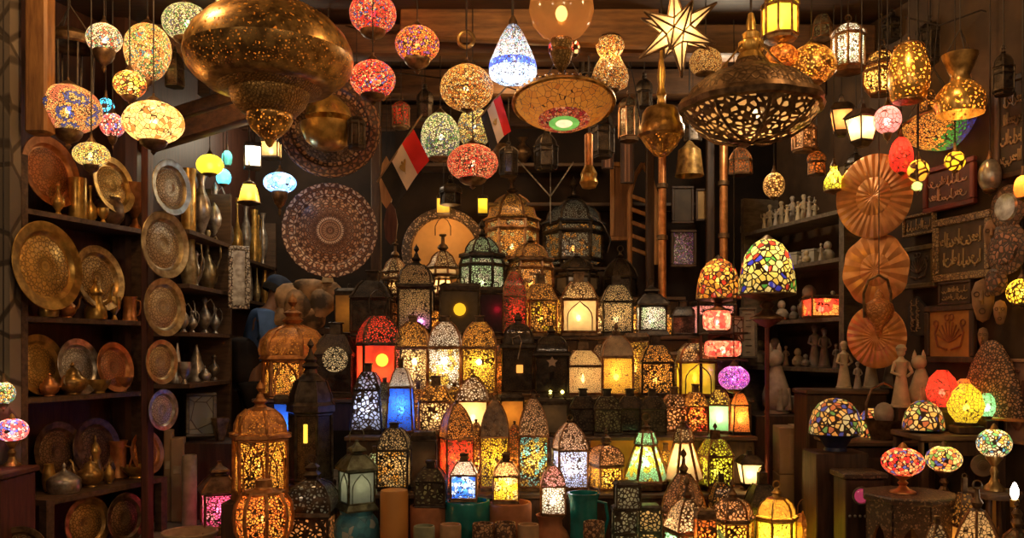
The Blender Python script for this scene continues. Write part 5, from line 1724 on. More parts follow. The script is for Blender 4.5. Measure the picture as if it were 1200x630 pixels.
for i, (cx, tp, w, kind, lb) in enumerate(((208, 402, 18, 'funnel', 'silver cone standing at the near end of the lowest silver shelf'), (230, 404, 30, 'funnel', 'wide grey cone-shaped shade on the lowest silver shelf'),
                                           (216, 424, 16, 'cup', 'silver cup in front of the silver cone'), (240, 428, 15, 'teapot', 'small silver teapot beside the wide grey cone'),
                                           (251, 414, 14, 'ewer', 'small silver ewer with a tall lid on the lowest silver shelf'), (262, 424, 11, 'ewer', 'small brown-silver ewer at the end of the lowest silver shelf'))):
    x, y = online(cx, SS, .12 if i not in (2, 3) else .045)
    vessel(lb, kind, x, y, S4, w * y / F, EYE - (tp - HY) * y / F - S4, 'silver', handle=1 if kind in ('ewer',) else None, spout=-1 if kind == 'teapot' else None)
MIRR = metal('silver')
picture('narrow silver mirror in a white carved frame on the alcove upright', 280, 325, 24, 74, 6.05, radians(24), frame=inlay('white_carved', [(.6, .55, .45), (.5, .44, .34)], 40, .1), ground=MIRR, art='none', fw=.22, name='hanging_mirror', cat='mirror')
picture('dark painting leaning below the silver shelves', 236, 486, 34, 52, 5.80, radians(20), frame=W_GREY, ground=inlay('murky_paint', [(.22, .22, .18), (.14, .15, .13), (.3, .28, .2)], 9, .02), art='none', tilt=.2)
KRAFT = plain('cardboard', (.42, .28, .155), .85, var=.2, nscale=8)
for cx, w, tp, lb in ((198, 9, 503, 'beige board standing upright beside the low bench'), (209, 14, 512, 'pale cardboard carton below the small silver plate')):
    Y = 5.62 if cx < 210 else 5.5
    s = Y / F
    zt = EYE - (tp - HY) * s
    p = at(cx, 0, Y)
    o = empty('carton', (p.x, Y, 0), lb, 'box', .2)
    G().bbox((0, 0, zt / 2), (w * s, .1, zt), .004).build('body', KRAFT, o)
    G().bbox((0, -.051, zt * .62), (w * s * .6, .003, .05), .001).build('tape', plain('tape', (.6, .48, .3), .5), o)
o = empty('goblet_lamp', at(258, 507, 5.78), 'gilded tapering glass holder beside the leaning dark painting', 'holder')
s = .0056
G().lathe([(0, 0), (.03, 0), (.035, .02), (.06, .13), (.065, .15), (.055, .15), (.028, .02)], 4).build('body', metal('antique'), o)
o.location.z = .511
o3 = G().bbox((-2.0, 5.80, .255), (.34, .34, .51), .008).build('wooden_chest', W_DARK)
tag(o3, 'dark wooden chest under the leaning dark painting', 'chest')
p = at(222, 0, 5.45)
pot('cream plastic drum standing on the floor beside the beige board', 222, 533, 17, 5.42, 'cyl', plain('cream_drum', (.5, .4, .28), .6), 'drum_canister', 'canister')

# ================================================================ big discs, flags, centre back
PEARL = inlay('pearl', [(.66, .44, .30), (.46, .22, .12), (.74, .56, .42), (.22, .10, .05), (.56, .33, .20)], 46, .13, (.10, .04, .025), .35, 20, 3.4)
PEARL2 = inlay('pearl_dark', [(.58, .33, .16), (.40, .20, .08), (.55, .30, .13), (.28, .12, .05)], 34, .16, (.07, .03, .016), .38, 24, 2.6)
plate('big round inlaid disc with fine pinkish carving hung on the wall', 387, 270, 0, 109, 5.6, radians(8), rmat=PEARL, cmat=PEARL, depth=.05, name='hanging_plate', cat='disc', tilt=-.03)
plate('big openwork brass disc hung above the pinkish carved one', 387, 150, 0, 116, 5.5, radians(8), rmat=PEARL2, cmat=engraved('bronze', 40), depth=.08, name='hanging_plate', cat='disc', tilt=-.05)
c = at(385, 176, 5.2)
s = 5.2 / F
turned('incense_lamp', 'bright brass bowl lamp hanging before the openwork disc', 'lamp', c, [
    ('bowl', metal('brass'), px((0, 0), (16, 2), (26, 10), (32, 24), (33, 30), (30, 30), (24, 14), (10, 6))),
    ('lid', pierced('brass', 'gold', 60, .25, .1), px((27, 38), (24, 50), (14, 60), (4, 66), (0, 70)))], 32, hang_from=66 * s)
picture_loc = None
# round amber wall disc with inlaid rim
Y = 7.02
s = Y / F
c = at(521, 294, Y)
o = empty('hanging_disc', c, 'round brightly lit amber disc with a dark inlaid border behind the lanterns', 'wall panel')
Mx = Matrix.Rotation(pi / 2, 4, 'X')
G().lathe([(0, 0), (39 * s, 0), (39 * s, .02), (0, .02)], 48, Mx).build('amber_disc', plain('amber_parchment', (.80, .42, .13), .6, var=.25, nscale=5), o)
G().lathe([(38 * s, -.01), (49 * s, -.01), (50 * s, .02), (49 * s, .045), (40 * s, .05), (38 * s, .02)], 56, Mx).build('inlaid_border', inlay('border', [(.10, .06, .04), (.55, .40, .26), (.08, .05, .03), (.45, .3, .2)], 60, .14, (.05, .03, .02), .45), o)

FR, FWH, FBK = plain('flag_red', (.72, .02, .015), .75, var=.12), plain('flag_white', (.78, .62, .47), .8, var=.1), plain('flag_black', (.018, .014, .012), .8)
EAG = plain('flag_eagle', (.42, .25, .05), .6)


def flag(label, P0, P1, P2, Y, sag=.02):
    """P0 black corner at the staff, P1 red corner at the staff, P2 red corner at the fly (photo positions)"""
    a, b, c_ = at(*P0, Y), at(*P1, Y), at(*P2, Y)
    u, v = b - a, c_ - b
    root = empty('flag', a, label, 'flag')
    nrm = u.cross(v).normalized()
    for k, (nm, mt) in enumerate((('black_stripe', FBK), ('white_stripe', FWH), ('red_stripe', FR))):
        g = G()
        nu, nv = 5, 14
        for side in (0, 1):
            vs = []
            for i in range(nu + 1):
                for j in range(nv + 1):
                    t, q = (k + i / nu) / 3, j / nv
                    w = sag * sin(q * 5 + t * 3) * q + sag * .5 * sin(t * 7)
                    vs.append(u * t + v * q * (1 - .06 * sin(t * 3)) + nrm * (w + side * .002))
            fs = [(i * (nv + 1) + j, i * (nv + 1) + j + 1, (i + 1) * (nv + 1) + j + 1, (i + 1) * (nv + 1) + j) for i in range(nu) for j in range(nv)]
            g.add(vs, fs if side else [f[::-1] for f in fs])
        g.build(nm, mt, root, smooth=1.5)
    # eagle emblem on the white stripe, both faces
    ctr = u * .5 + v * .48
    eu, ev = u.normalized(), -v.normalized()
    L = u.length / 3 * .36
    out = [(0, .95), (.16, .8), (.14, .55), (.5, .75), (.78, .62), (.62, .1), (.42, -.35), (.28, -.45), (.34, -.85), (0, -.7), (-.34, -.85), (-.28, -.45), (-.42, -.35), (-.62, .1), (-.78, .62), (-.5, .75), (-.14, .55), (-.16, .8)]
    g = G()
    w0 = sag * sin(.48 * 5 + 1.5) * .48 + sag * .5 * sin(3.5)
    for sgn in (.0065, -.0045):
        vs = [ctr + ev * (y * L) + eu * (x * L) + nrm * (w0 + sgn) for x, y in out]
        g.add(vs, [tuple(range(len(vs)))])
    g.build('eagle_emblem', EAG, root, smooth=0)
    d = u.normalized()
    G().tube([-d * .04, u + d * .10], .006, 6).build('staff', plain('staff', (.25, .15, .07), .6), root)
    tp = u + d * .10
    G().tube([tp, (tp.x, tp.y, CEIL - a.z)], .0025, 4).build('cord', CORD, root)
    return root


flag('red, white and black Egyptian flag hanging lower, below the orange mosaic lamps', (446, 207), (484, 150), (503, 187), 5.3)
flag('smaller red, white and black Egyptian flag beside the blue cone lamp', (563, 136), (586, 110), (599, 153), 5.0, .014)

# dark shelving and clutter on the centre wall
for z, x0, x1 in ((2.62, -.75, .75), (2.30, -.2, 1.5)):
    o = G().bbox(((x0 + x1) / 2, 7.03, z), (x1 - x0, .26, .03), .004).build('board_shelf', W_SHELF)
    tag(o, 'dark board shelf high on the back wall behind the %s' % ('flags' if x0 < -.5 else 'big dark lanterns'), 'shelf')
for cx, tp, kind, w, me, lb in ((612, 162, 'vase', 22, 'bronze', 'dark vase on the back wall shelf below the wide amber bowl'), (640, 168, 'jug', 22, 'bronze', 'dark jug on the back wall shelf'),
                                (585, 170, 'goblet', 24, 'bronze', 'dark goblet on the back wall shelf behind the small flag'), (520, 182, 'pot', 26, 'bronze', 'dark pot on the back wall shelf behind the large flag')):
    Y = 7.02
    vessel(lb, kind, (cx - 600) * .00702, Y, 2.636, w * .00702, max(.1, EYE - (tp - HY) * .00702 - 2.636), me)
for cx, w, lb, col in ((520, 16, 'small glowing amber box lamp above the round disc', 'gold'), (566, 12, 'second small glowing amber box lamp above the round disc', 'yellow')):
    FL(cx, 230, 252, w, 6.8, 'box', col, 'iron', lb, kind='g', pw=.3, hang=1, emit=.5)
gg = G().tube([at(593, 172, 6.5), at(645, 230, 6.5), at(645, 262, 6.5)], .006, 5).tube([at(645, 230, 6.5), at(672, 190, 6.5)], .006, 5)
gg.tube([at(645, 230, 6.5), at(645, 0, 6.5)], .003, 4)
o = gg.build('wire_hanger_cord', metal('steel'))
tag(o, 'thin bent wire hanger in front of the back wall between the two big lanterns', 'hanger')

# carved honey-coloured wood between the posts
Y = 6.75
s = Y / F
picture('narrow honey wooden door panel with a square opening', 728, 236, 26, 92, Y, 0, frame=W_HONEY, ground=wood('honey_dark', (.32, .14, .04), (.15, .06, .02)), art='none', fw=.2, name='hanging_door_leaf', cat='panel')
o = empty('carved_screen', (at(753, 0, 6.6).x, 6.6, 1.78), 'tall honey wooden carved panel with a pointed arch and crossbars', 'panel')
w_, h_ = .20, .78
g = G()
arc = [(-w_ / 2, 0), (-w_ / 2, h_ * .7), (-w_ * .3, h_ * .88), (0, h_), (w_ * .3, h_ * .88), (w_ / 2, h_ * .7), (w_ / 2, 0)]
for a, b in zip(arc, arc[1:]):
    g.tube([(a[0], 0, a[1]), (b[0], 0, b[1])], .02, 6)
g.build('mounted_frame', W_HONEY, o)
g = G()
for i in range(5):
    z = h_ * (.12 + .13 * i)
    g.bbox((0, 0, 0), (w_, .02, .03), .003, Matrix.Translation((0, 0, z)) @ Matrix.Rotation(.35, 4, 'Y'))
g.build('crossbars', W_HONEY, o)
for cx, tp, bt, Y, lb in ((776, 170, 352, 6.3, 'slim copper-coloured metal post under the long-stemmed brass pendant'), (848, 168, 318, 6.2, 'slim copper-coloured metal post under the scalloped chandelier')):
    p = at(cx, bt, Y)
    zt = CEIL
    o = empty('metal_post', (p.x, Y, 0), lb, 'post')
    G().tube([(0, 0, 1.222), (0, 0, CEIL)], .030, 12).build('shaft', metal('copper'), o)
    for zz in (1.95, 2.33, 2.65):
        G().lathe([(.03, -.02), (.042, -.015), (.042, .015), (.03, .02)], 14, Matrix.Translation((0, 0, zz))).build('collar', metal('bronze'), o)
for cx, lb in ((762, 'dark wooden post beside the carved honey arch'), (833, 'black post between the small framed pictures and the copper post')):
    p = at(cx, 0, 6.45)
    o = G().bbox((p.x, 6.47, 1.6 if cx > 800 else 2.36), (.06, .06, 3.19 if cx > 800 else 1.67), .006).build('wooden_post', W_DARK)
    tag(o, lb, 'post')
for cx, cy, w, h, lb, gm in ((801, 291, 30, 44, 'small framed picture with pink and purple spots', mosaic('pinkp', 60, .14, .12)),
                             (826, 240, 22, 38, 'small frame with a golden blurred picture', plain('gold_paint', (.5, .30, .10), .5)),
                             (800, 240, 26, 44, 'dark framed picture beside the golden blurred one', plain('murk', (.07, .05, .035), .6)),
                             (735, 190, 16, 50, 'narrow dark mother of pearl strip frame', PEARL), (712, 175, 14, 46, 'second narrow inlaid strip frame by the brass tube', PEARL)):
    picture(lb, cx, cy, w, h, 6.55, 0, ground=gm, art='none', fw=.12)
c = at(808, 206, 5.9)
s = 5.9 / F
turned('bell_lamp', 'square-shouldered dark gold bell hanging between the posts', 'bell', c, [
    ('bell', metal('antique'), px((17, 0), (16, 4), (14, 20), (13, 30), (6, 36), (3, 40), (0, 42)))], 24, hang_from=40 * s)
# carved pale ornament above the amber lantern
c = at(362, 396, 6.2)
o = empty('carved_ornament', (c.x, 6.2, 1.225), 'pale carved ornament of rounded blotched lobes above the wide amber lantern', 'ornament')
s = 6.2 / F
LEATH = plain('blotched', (.62, .38, .19), .6, var=.9, nscale=8, bump=.5)
G().bbox((0, .02, .03), (.36, .12, .06), .01).build('foot', W_DARK, o)
for x, z, r, sx in ((-22, 48, 17, 1.0), (0, 58, 15, 1.0), (-10, 34, 18, 1.0), (16, 40, 15, 1.0), (6, 22, 14, 1.1), (-26, 26, 12, 1.0), (26, 56, 11, 1.3)):
    G().lathe([(0, -.5), (.6, -.42), (.95, -.12), (1, .12), (.8, .4), (.4, .52), (0, .5)], 16, Matrix.Translation((x * s, -.03 + .03 * (z > 40), z * s * .92)) @ Matrix.Rotation(pi / 2 + .12 * ((x + z) % 5 - 2), 4, 'X') @ Matrix.Rotation(x * .1, 4, 'Z') @ Matrix.Scale(r * s, 4), sx=1.25 * sx, rf=lambda a, zz: 1 + .13 * sin(3 * a)).build('lobe', LEATH, o)
G().lathe([(0, 0), (.05, .0), (.02, .08), (0, .13)], 10, Matrix.Translation((22 * s, 0, 62 * s))).build('horn', plain('horn', (.6, .4, .2), .5), o)

# wooden slippers and small tools by the dark post
for cx, cy, h, lb in ((449, 98, 40, 'wooden paddle shape hanging by the red globes'), (453, 214, 62, 'carved wooden strip hanging behind the large flag'), (458, 262, 50, 'lower carved wooden strip beside the round amber disc')):
    p = at(cx, cy, 6.1)
    s = .0061
    o = empty('hanging_carving', p, lb, 'carving')
    out = [(0, h * s / 2), (5 * s, h * s * .35), (8 * s, 0), (6 * s, -h * s * .35), (0, -h * s / 2), (-6 * s, -h * s * .35), (-8 * s, 0), (-5 * s, h * s * .35)]
    G().prism(out, -.015, .015).build('body', W_HONEY if cx != 458 else W_RED, o, smooth=.5)
    G().tube([(0, 0, h * s / 2), (0, 0, CEIL - p.z)], .003, 4).build('cord', CORD, o)
p = at(441, 0, 6.25)
o = G().bbox((p.x, 6.25, 2.22), (.07, .07, 1.95), .008).build('wooden_post', W_DARK)
tag(o, 'dark wooden post beside the two big round discs', 'post')

# ================================================================ the man
def skinmesh(name, joints, edges, mat, parent, sub=2):
    me = bpy.data.meshes.new(name)
    me.from_pydata([j[:3] for j in joints], edges, [])
    o = bpy.data.objects.new(name, me)
    COL.objects.link(o)
    o.parent = parent
    sk = o.modifiers.new('skin', 'SKIN')
    sk.use_smooth_shade = True
    for i, j in enumerate(joints):
        r = j[3] if len(j) < 5 else None
        me.skin_vertices[0].data[i].radius = (j[3], j[4] if len(j) > 4 else j[3])
    me.skin_vertices[0].data[0].use_root = True
    s2 = o.modifiers.new('smooth', 'SUBSURF')
    s2.levels = s2.render_levels = sub
    me.materials.append(mat)
    return o


Y = 6.62
p = at(299, 0, Y)
man = empty('person', (p.x, Y, 0), 'man in a blue shirt, dark waistcoat and dark cap, turned away with bent head', 'person', radians(28))
SKIN = plain('skin', (.30, .16, .10), .55, var=.12)
# local frame: he faces +x, leaning slightly forward; z up
J = [(0, 0, .90, .13, .10),            # 0 pelvis
     (.01, 0, 1.06, .125, .10), (.03, 0, 1.22, .145, .11), (.06, 0, 1.35, .12, .10), (.10, 0, 1.43, .058, .055), (.145, 0, 1.50, .055, .05),   # 1-5 spine, neck
     (.165, 0, 1.56, .085, .078), (.185, 0, 1.63, .075, .07),      # 6,7 head
     (.05, .19, 1.36, .06, .06), (.04, .235, 1.10, .046, .046), (.22, .22, 1.00, .035, .035), (.30, .20, 1.00, .03, .018), (.36, .195, 1.0, .02, .014),   # left arm 8-12
     (.05, -.19, 1.36, .06, .06), (.06, -.235, 1.10, .046, .046), (.26, -.2, 1.02, .035, .035), (.34, -.18, 1.03, .03, .018), (.40, -.175, 1.03, .02, .014),  # 13-17
     (0, .10, .84, .09, .09), (.02, .105, .48, .06, .06), (-.02, .11, .09, .042, .042), (.12, .12, .035, .038, .028),   # 18-21
     (0, -.10, .84, .09, .09), (.03, -.105, .48, .06, .06), (0, -.11, .09, .042, .042), (.14, -.12, .035, .038, .028)]
E = [(0, 1), (1, 2), (2, 3), (3, 4), (4, 5), (5, 6), (6, 7), (3, 8), (8, 9), (9, 10), (10, 11), (11, 12), (3, 13), (13, 14), (14, 15), (15, 16), (16, 17), (0, 18), (18, 19), (19, 20), (20, 21), (0, 22), (22, 23), (23, 24), (24, 25)]
for base in (11, 16):
    bx, by, bz = J[base][:3]
    for k in range(4):
        i = len(J)
        off = (k - 1.5) * .017
        ln = (.055, .066, .062, .048)[k]
        J += [(bx + .035, by + off, bz + .004, .0085), (bx + .035 + ln * .6, by + off * 1.1, bz - .006, .008), (bx + .035 + ln, by + off * 1.1, bz - .025, .007)]
        E += [(base, i), (i, i + 1), (i + 1, i + 2)]
    i = len(J)
    sg = -1 if by > 0 else 1
    J += [(bx + .01, by + sg * .03, bz - .005, .01), (bx + .04, by + sg * .042, bz - .012, .008)]
    E += [(base, i), (i, i + 1)]
skinmesh('body', J, E, SKIN, man)
BLUE = plain('blue_shirt', (.10, .20, .46), .8, var=.2)
VEST = plain('dark_waistcoat', (.045, .032, .028), .85, var=.3)
skinmesh('shirt', [(0, 0, .96, .15, .118), (.01, 0, 1.06, .146, .12), (.03, 0, 1.22, .168, .128), (.055, 0, 1.35, .145, .118), (.085, 0, 1.42, .078, .075),
                   (.05, .18, 1.365, .082, .08), (.04, .237, 1.10, .064, .064), (.18, .222, 1.02, .052, .052), (.05, -.18, 1.365, .082, .08), (.06, -.237, 1.10, .064, .064), (.21, -.205, 1.035, .052, .052)],
         [(0, 1), (1, 2), (2, 3), (3, 4), (3, 5), (5, 6), (6, 7), (3, 8), (8, 9), (9, 10)], BLUE, man)
skinmesh('waistcoat', [(-.03, 0, .80, .180, .15), (-.03, 0, 1.04, .178, .152), (-.02, 0, 1.15, .19, .155), (-.01, 0, 1.22, .178, .14)], [(0, 1), (1, 2), (2, 3)], VEST, man)
skinmesh('trousers', [(0, 0, 1.0, .165, .13), (0, .10, .80, .12, .12), (.02, .105, .48, .082, .082), (-.02, .11, .10, .07, .07), (0, -.10, .80, .12, .12), (.03, -.105, .48, .082, .082), (0, -.11, .10, .07, .07)],
         [(0, 1), (1, 2), (2, 3), (0, 4), (4, 5), (5, 6)], plain('dark_trousers', (.03, .025, .025), .85), man)
MH = Matrix.Translation((.18, 0, 1.615)) @ Matrix.Rotation(.45, 4, 'Y')
g = G().lathe([(.098, -.005), (.100, .02), (.092, .05), (.07, .075), (.035, .088), (0, .092)], 24, MH, sx=1.08, sy=.92)
g.build('cap', plain('cap_cloth', (.035, .055, .11), .85), man)
g = G().lathe([(.10, -.018), (.10, -.028), (0, -.028)], 24, MH @ Matrix.Translation((.07, 0, 0)), sx=1.0, sy=.8)
g.build('cap_peak', plain('cap_cloth', (.035, .055, .11), .85), man)
g = G().lathe([(.094, -.06), (.098, -.02), (.09, .0)], 20, MH @ Matrix.Translation((-.018, 0, 0)), sx=1.0, sy=.95)
g.build('hair', plain('hair', (.02, .015, .012), .8), man)
g = G()
g.ball(MH @ Vector((.105, 0, -.045)), .016, 8, 6, 1.4)      # nose
for sy in (-1, 1):
    g.ball(MH @ Vector((.0, sy * .092, -.045)), .018, 8, 6, 1.5)   # ears
    g.ball(MH @ Vector((.09, sy * .032, -.025)), .010, 8, 6)       # eyes
g.ball(MH @ Vector((.09, 0, -.085)), .018, 8, 6, .4)
g.build('face_features', SKIN, man)
# ================================================================ right side
# ---- shelves of pale figurines
IV = plain('ivory', (.60, .48, .30), .55, var=.3, nscale=20)
AL = plain('alabaster', (.50, .42, .33), .5, var=.4, nscale=16)
GR = plain('grey_stone', (.26, .22, .17), .7, var=.4, nscale=16)
R1, R2, R3, R4 = 2.031, 1.721, 1.336, 1.001


def figurine(label, x, y, z, h, mat, pose=0, yaw=0.0, group=None, name='figurine'):
    o = empty(name, (x, y, z + .001), label, 'figurine', yaw, group)
    G().lathe([(0, 0), (h * .17, 0), (h * .17, h * .035), (h * .14, h * .05), (0, h * .05)], 14).build('plinth', mat, o)
    g = G()
    if pose == 2:     # seated animal
        g.lathe([(h * .12, h * .05), (h * .19, h * .12), (h * .2, h * .25), (h * .14, h * .45), (h * .09, h * .6), (h * .07, h * .66)], 14)
        g.ball((-h * .03, 0, h * .76), h * .125, 12, 8)
        for s_ in (-1, 1):
            g.lathe([(h * .045, 0), (h * .03, h * .08), (0, h * .15)], 8, Matrix.Translation((-h * .03 + s_ * h * .075, 0, h * .83)))
            g.tube([(s_ * h * .07, -h * .15, h * .05), (s_ * h * .07, -h * .14, h * .35)], [h * .05, h * .04], 8)
    elif pose == 3:   # bust or lump of stone
        g.lathe([(h * .16, h * .05), (h * .28, h * .12), (h * .33, h * .35), (h * .2, h * .55), (h * .12, h * .6)], 12, rf=lambda a, zz: 1 + .12 * sin(3 * a + zz * 40))
        g.ball((0, 0, h * .78), h * .2, 12, 8, 1.15)
    else:
        g.lathe([(h * .15, h * .05), (h * .135, h * .12), (h * .10, h * .36), (h * .075, h * .5), (h * .10, h * .66), (h * .115, h * .73), (h * .05, h * .78), (h * .035, h * .82)], 14)
        g.ball((0, 0, h * .885), h * .068, 10, 8, 1.25)
        if pose == 0:
            for s_ in (-1, 1):
                g.tube([(s_ * h * .10, 0, h * .72), (s_ * h * .16, -h * .03, h * .56), (s_ * h * .05, -h * .11, h * .5)], [h * .035, h * .03, h * .022], 7)
        else:
            for s_ in (-1, 1):
                g.tube([(s_ * h * .10, 0, h * .72), (s_ * h * .2, -h * .04, h * .76), (s_ * h * .2, -h * .06, h * .96)], [h * .035, h * .028, h * .02], 7)
    g.build('figure', mat, o)
    if pose in (0, 1):
        if pose == 1:
            G().lathe([(h * .13, 0), (h * .07, h * .015), (h * .06, h * .06), (0, h * .075)], 12, Matrix.Translation((0, 0, h * .93))).build('hat', mat, o)
        else:
            G().lathe([(h * .075, 0), (h * .085, h * .05), (h * .05, h * .10), (0, h * .11)], 12, Matrix.Translation((0, 0, h * .90))).build('headdress', mat, o)
    return o


words_ = ('first', 'second', 'third', 'fourth', 'fifth', 'sixth', 'seventh', 'eighth', 'ninth', 'tenth', 'eleventh', 'twelfth')
for i in range(11):
    cx = 889 + i * 6.6
    x, y = online(cx, RR, .09 if i % 2 else .18)
    tp = (252, 250, 240, 245, 236, 240, 230, 236, 228, 230, 234)[i]
    figurine('slim pale figurine on the top figurine shelf, %s along from the stained-glass dome' % words_[i], x, y, R1, EYE - (tp - HY) * y / F - R1, IV if i % 3 else AL, i % 2, group='slim pale figurines')
x, y = online(876, RR, .10)
figurine('lumpy pale coral-like carving at the start of the top figurine shelf', x, y, R1, .19, IV, 3)
for cx, tp, w, lb in ((932, 288, 20, 'small white box on the second figurine shelf'), (952, 284, 16, 'second small white box on the figurine shelf')):
    x, y = online(cx, RR, .14)
    o = empty('box', (x, y, R2 + .001), lb, 'box', radians(-60))
    G().bbox((0, 0, .045), (.11, .10, .09), .003).build('body', plain('white_card', (.52, .48, .40), .7), o)
    G().bbox((0, 0, .099), (.114, .104, .016), .003).build('lid', plain('white_card', (.52, .48, .40), .7), o)
for cx, h, lb, pz in ((962, .12, 'brown figurine at the end of the second figurine shelf', 0), (938, .06, 'small grey shell lump on the second figurine shelf', 3)):
    x, y = online(cx, RR, .05)
    figurine(lb, x, y, R2, h, AL, pz)
for cx, tp, lb, pz, mt in ((916, 352, 'pale grey ornament behind the red pole', 3, AL), (930, 358, 'grey carved lump beside the red square lamp', 3, GR), (948, 334, 'dark carved mask shape behind the red square lamp', 3, GR)):
    x, y = online(cx, RR, .12)
    figurine(lb, x, y, R3, EYE - (tp - HY) * y / F - R3, mt, pz)
x, y = online(963, RR, .05)
FL(962, 346, 0, 33, y, 'box', 'red', 'bronze', 'small square lamp glowing bright red on the figurine shelf', z=R3 + .001, pw=.7, scale=45, edge=.05, glass2='amber', emit=.55, fin='none', lightcol=(1, .4, .25))
for cx, tp, lb, pz, mt, w in ((890, 398, 'pale marble pair of small heads by the striped frame', 3, AL, 0), (908, 396, 'pale marble carved lump behind the red pole', 3, AL, 0), (935, 408, 'small pinkish figure lying on the lower figurine shelf', 3, IV, 0), (955, 380, 'dark tall carved stone on the lower figurine shelf', 0, GR, 0), (966, 384, 'dark slim statue on the lower figurine shelf', 0, GR, 0)):
    x, y = online(cx, RR, .14)
    figurine(lb, x, y, R4, max(.05, EYE - (tp - HY) * y / F - R4), mt, pz)
for cx, h, lb, ps, zz, bk in ((890, .10, 'small pale bust at the near corner of the second figurine shelf', 3, R2, .1), (908, .12, 'small robed figure behind the stained-glass dome on the second figurine shelf', 0, R2, .15),
                              (945, .09, 'little pale lump before the white boxes', 3, R2, .04), (970, .14, 'dim bust at the wall end of the second figurine shelf', 3, R2, .12),
                              (898, .13, 'pale figure with raised arms on the third figurine shelf', 1, R3, .16), (938, .16, 'grey robed figure behind the carved lump on the third figurine shelf', 0, R3, .2),
                              (976, .18, 'tall dark figure at the wall end of the third figurine shelf', 0, R3, .1), (899, .11, 'pale little animal figure on the lower figurine shelf', 2, R4, .05),
                              (921, .15, 'standing grey figure on the lower figurine shelf', 0, R4, .2), (944, .09, 'pale little bust on the lower figurine shelf', 3, R4, .06), (980, .16, 'grey figure at the wall end of the lower figurine shelf', 0, R4, .08)):
    x, y = online(cx, RR, bk)
    figurine(lb, x, y, zz, h, (IV, AL, GR)[cx % 3], ps)
x, y = online(880, RR, .02)
picture('tall narrow grey framed script panel on the lower figurine shelf', 877, 390, 20, 60, 6.45, radians(-8), frame=W_GREY, ground=plain('grey_panel', (.34, .30, .22), .7), art='lines', rows=7, ink=plain('ink_dark', (.06, .05, .04), .6), fw=.14, tilt=.08)
# lower things below the figurine shelves
o = G().bbox((1.86, 5.98, .34), (.42, .40, .68), .008).build('wooden_chest', W_DARK)
tag(o, 'dark wooden chest under the figurine shelves', 'chest')
p = at(905, 0, 5.95)
figurine('white seated animal statue with a draped back below the figurine shelves', p.x + .02, 5.92, .682, .50, AL, 2, .4, name='statue')
for cx, Y, w, tp, zb, lb in ((945, 5.92, 32, 464, .682, 'white cardboard carton with a dark hand-hole below the figurine shelves'),):
    s = Y / F
    zt = EYE - (tp - HY) * s
    p = at(cx, 0, Y)
    o = empty('carton', (p.x, Y, zb), lb, 'box', -.1)
    G().bbox((0, 0, (zt - zb) / 2), (w * s, .16, zt - zb), .004).build('body', plain('white_carton', (.46, .40, .30), .8), o)
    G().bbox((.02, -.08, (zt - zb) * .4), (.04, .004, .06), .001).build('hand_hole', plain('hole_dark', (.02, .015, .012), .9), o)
Y = 5.55
s = Y / F
for cx, w, tp, bt, lb in ((932, 44, 553, 0, 'closed brown cardboard carton standing on the floor, lower of two'), (931, 42, 499, 553, 'open brown cardboard carton with bent flaps, upper of two')):
    zt = EYE - (tp - HY) * s
    zb = .001 if not bt else EYE - (bt - HY) * s + .003
    p = at(cx, 0, Y)
    o = empty('carton', (p.x, Y, zb), lb, 'box', -.12)
    G().bbox((0, 0, (zt - zb) / 2), (w * s, .24, zt - zb), .004).build('body', KRAFT, o)
    G().bbox((0, 0, zt - zb + .004), (w * s * .16, .24, .003), .001).build('tape', plain('tape', (.6, .48, .3), .5), o)
    if bt:
        G().bbox((-.03, -.125, (zt - zb) * .5), (w * s * .22, .006, (zt - zb) * .7), .002).build('flap', KRAFT, o)
tagp = at(863, 0, 5.35)
# ---- stained-glass shades
DOME = [(1, 0), (1, .05), (.97, .25), (.9, .48), (.76, .72), (.52, .9), (.22, 1)]
globe('large stained-glass dome lamp in yellow, green, red and blue pieces', 899, 280, 344, 66, 5.2, 'tiff', 'bronze', pw=1.1, scale=22, grout=.10, stand=30, cord=False, shape=DOME, emit=.35, lightcol=(1, .85, .5))
globe('orange stained-glass dome lamp on a dark box beside the larger stained-glass one', 842, 303, 350, 52, 5.82, 'tiffo', 'bronze', pw=.8, scale=24, grout=.10, stand=14, cord=False, shape=DOME, emit=.32)
p = at(842, 0, 5.75)
o = G().bbox((1.405, 5.85, 1.085), (.19, .26, .565), .006).build('wooden_pedestal', W_DARK)
tag(o, 'dark wooden pedestal under the orange stained-glass lamp', 'pedestal')
p = at(899, 0, 5.2)
o = empty('lamp_stand', (p.x, 5.2, 0), 'thin dark red pole stand under the large stained-glass dome lamp', 'stand')
zt = EYE - (344 + 30 - HY) * .0052
G().lathe([(0, 0), (.09, 0), (.09, .03), (.016, .06), (.013, .4), (.013, .6), (.013, zt - .05), (.05, zt - .03), (.09, zt - .002), (0, zt - .002)], 20).build('column', plain('red_paint', (.16, .03, .025), .5), o)
globe('low salmon-red glowing box lamp below the orange stained-glass dome', 846, 397, 418, 42, 5.6, 'rosy', 'bronze', pw=.8, scale=38, grout=.04, cord=False, stand=6, shape=[(.9, 0), (1, .1), (1, .85), (.85, 1)], emit=.4) if False else None
globe('purple pink mosaic globe lamp by the little lanterns', 860, 428, 456, 36, 5.38, 'pinkp', tail=8, pw=.7, scale=70, hole=.45, lightcol=(1, .6, .8))
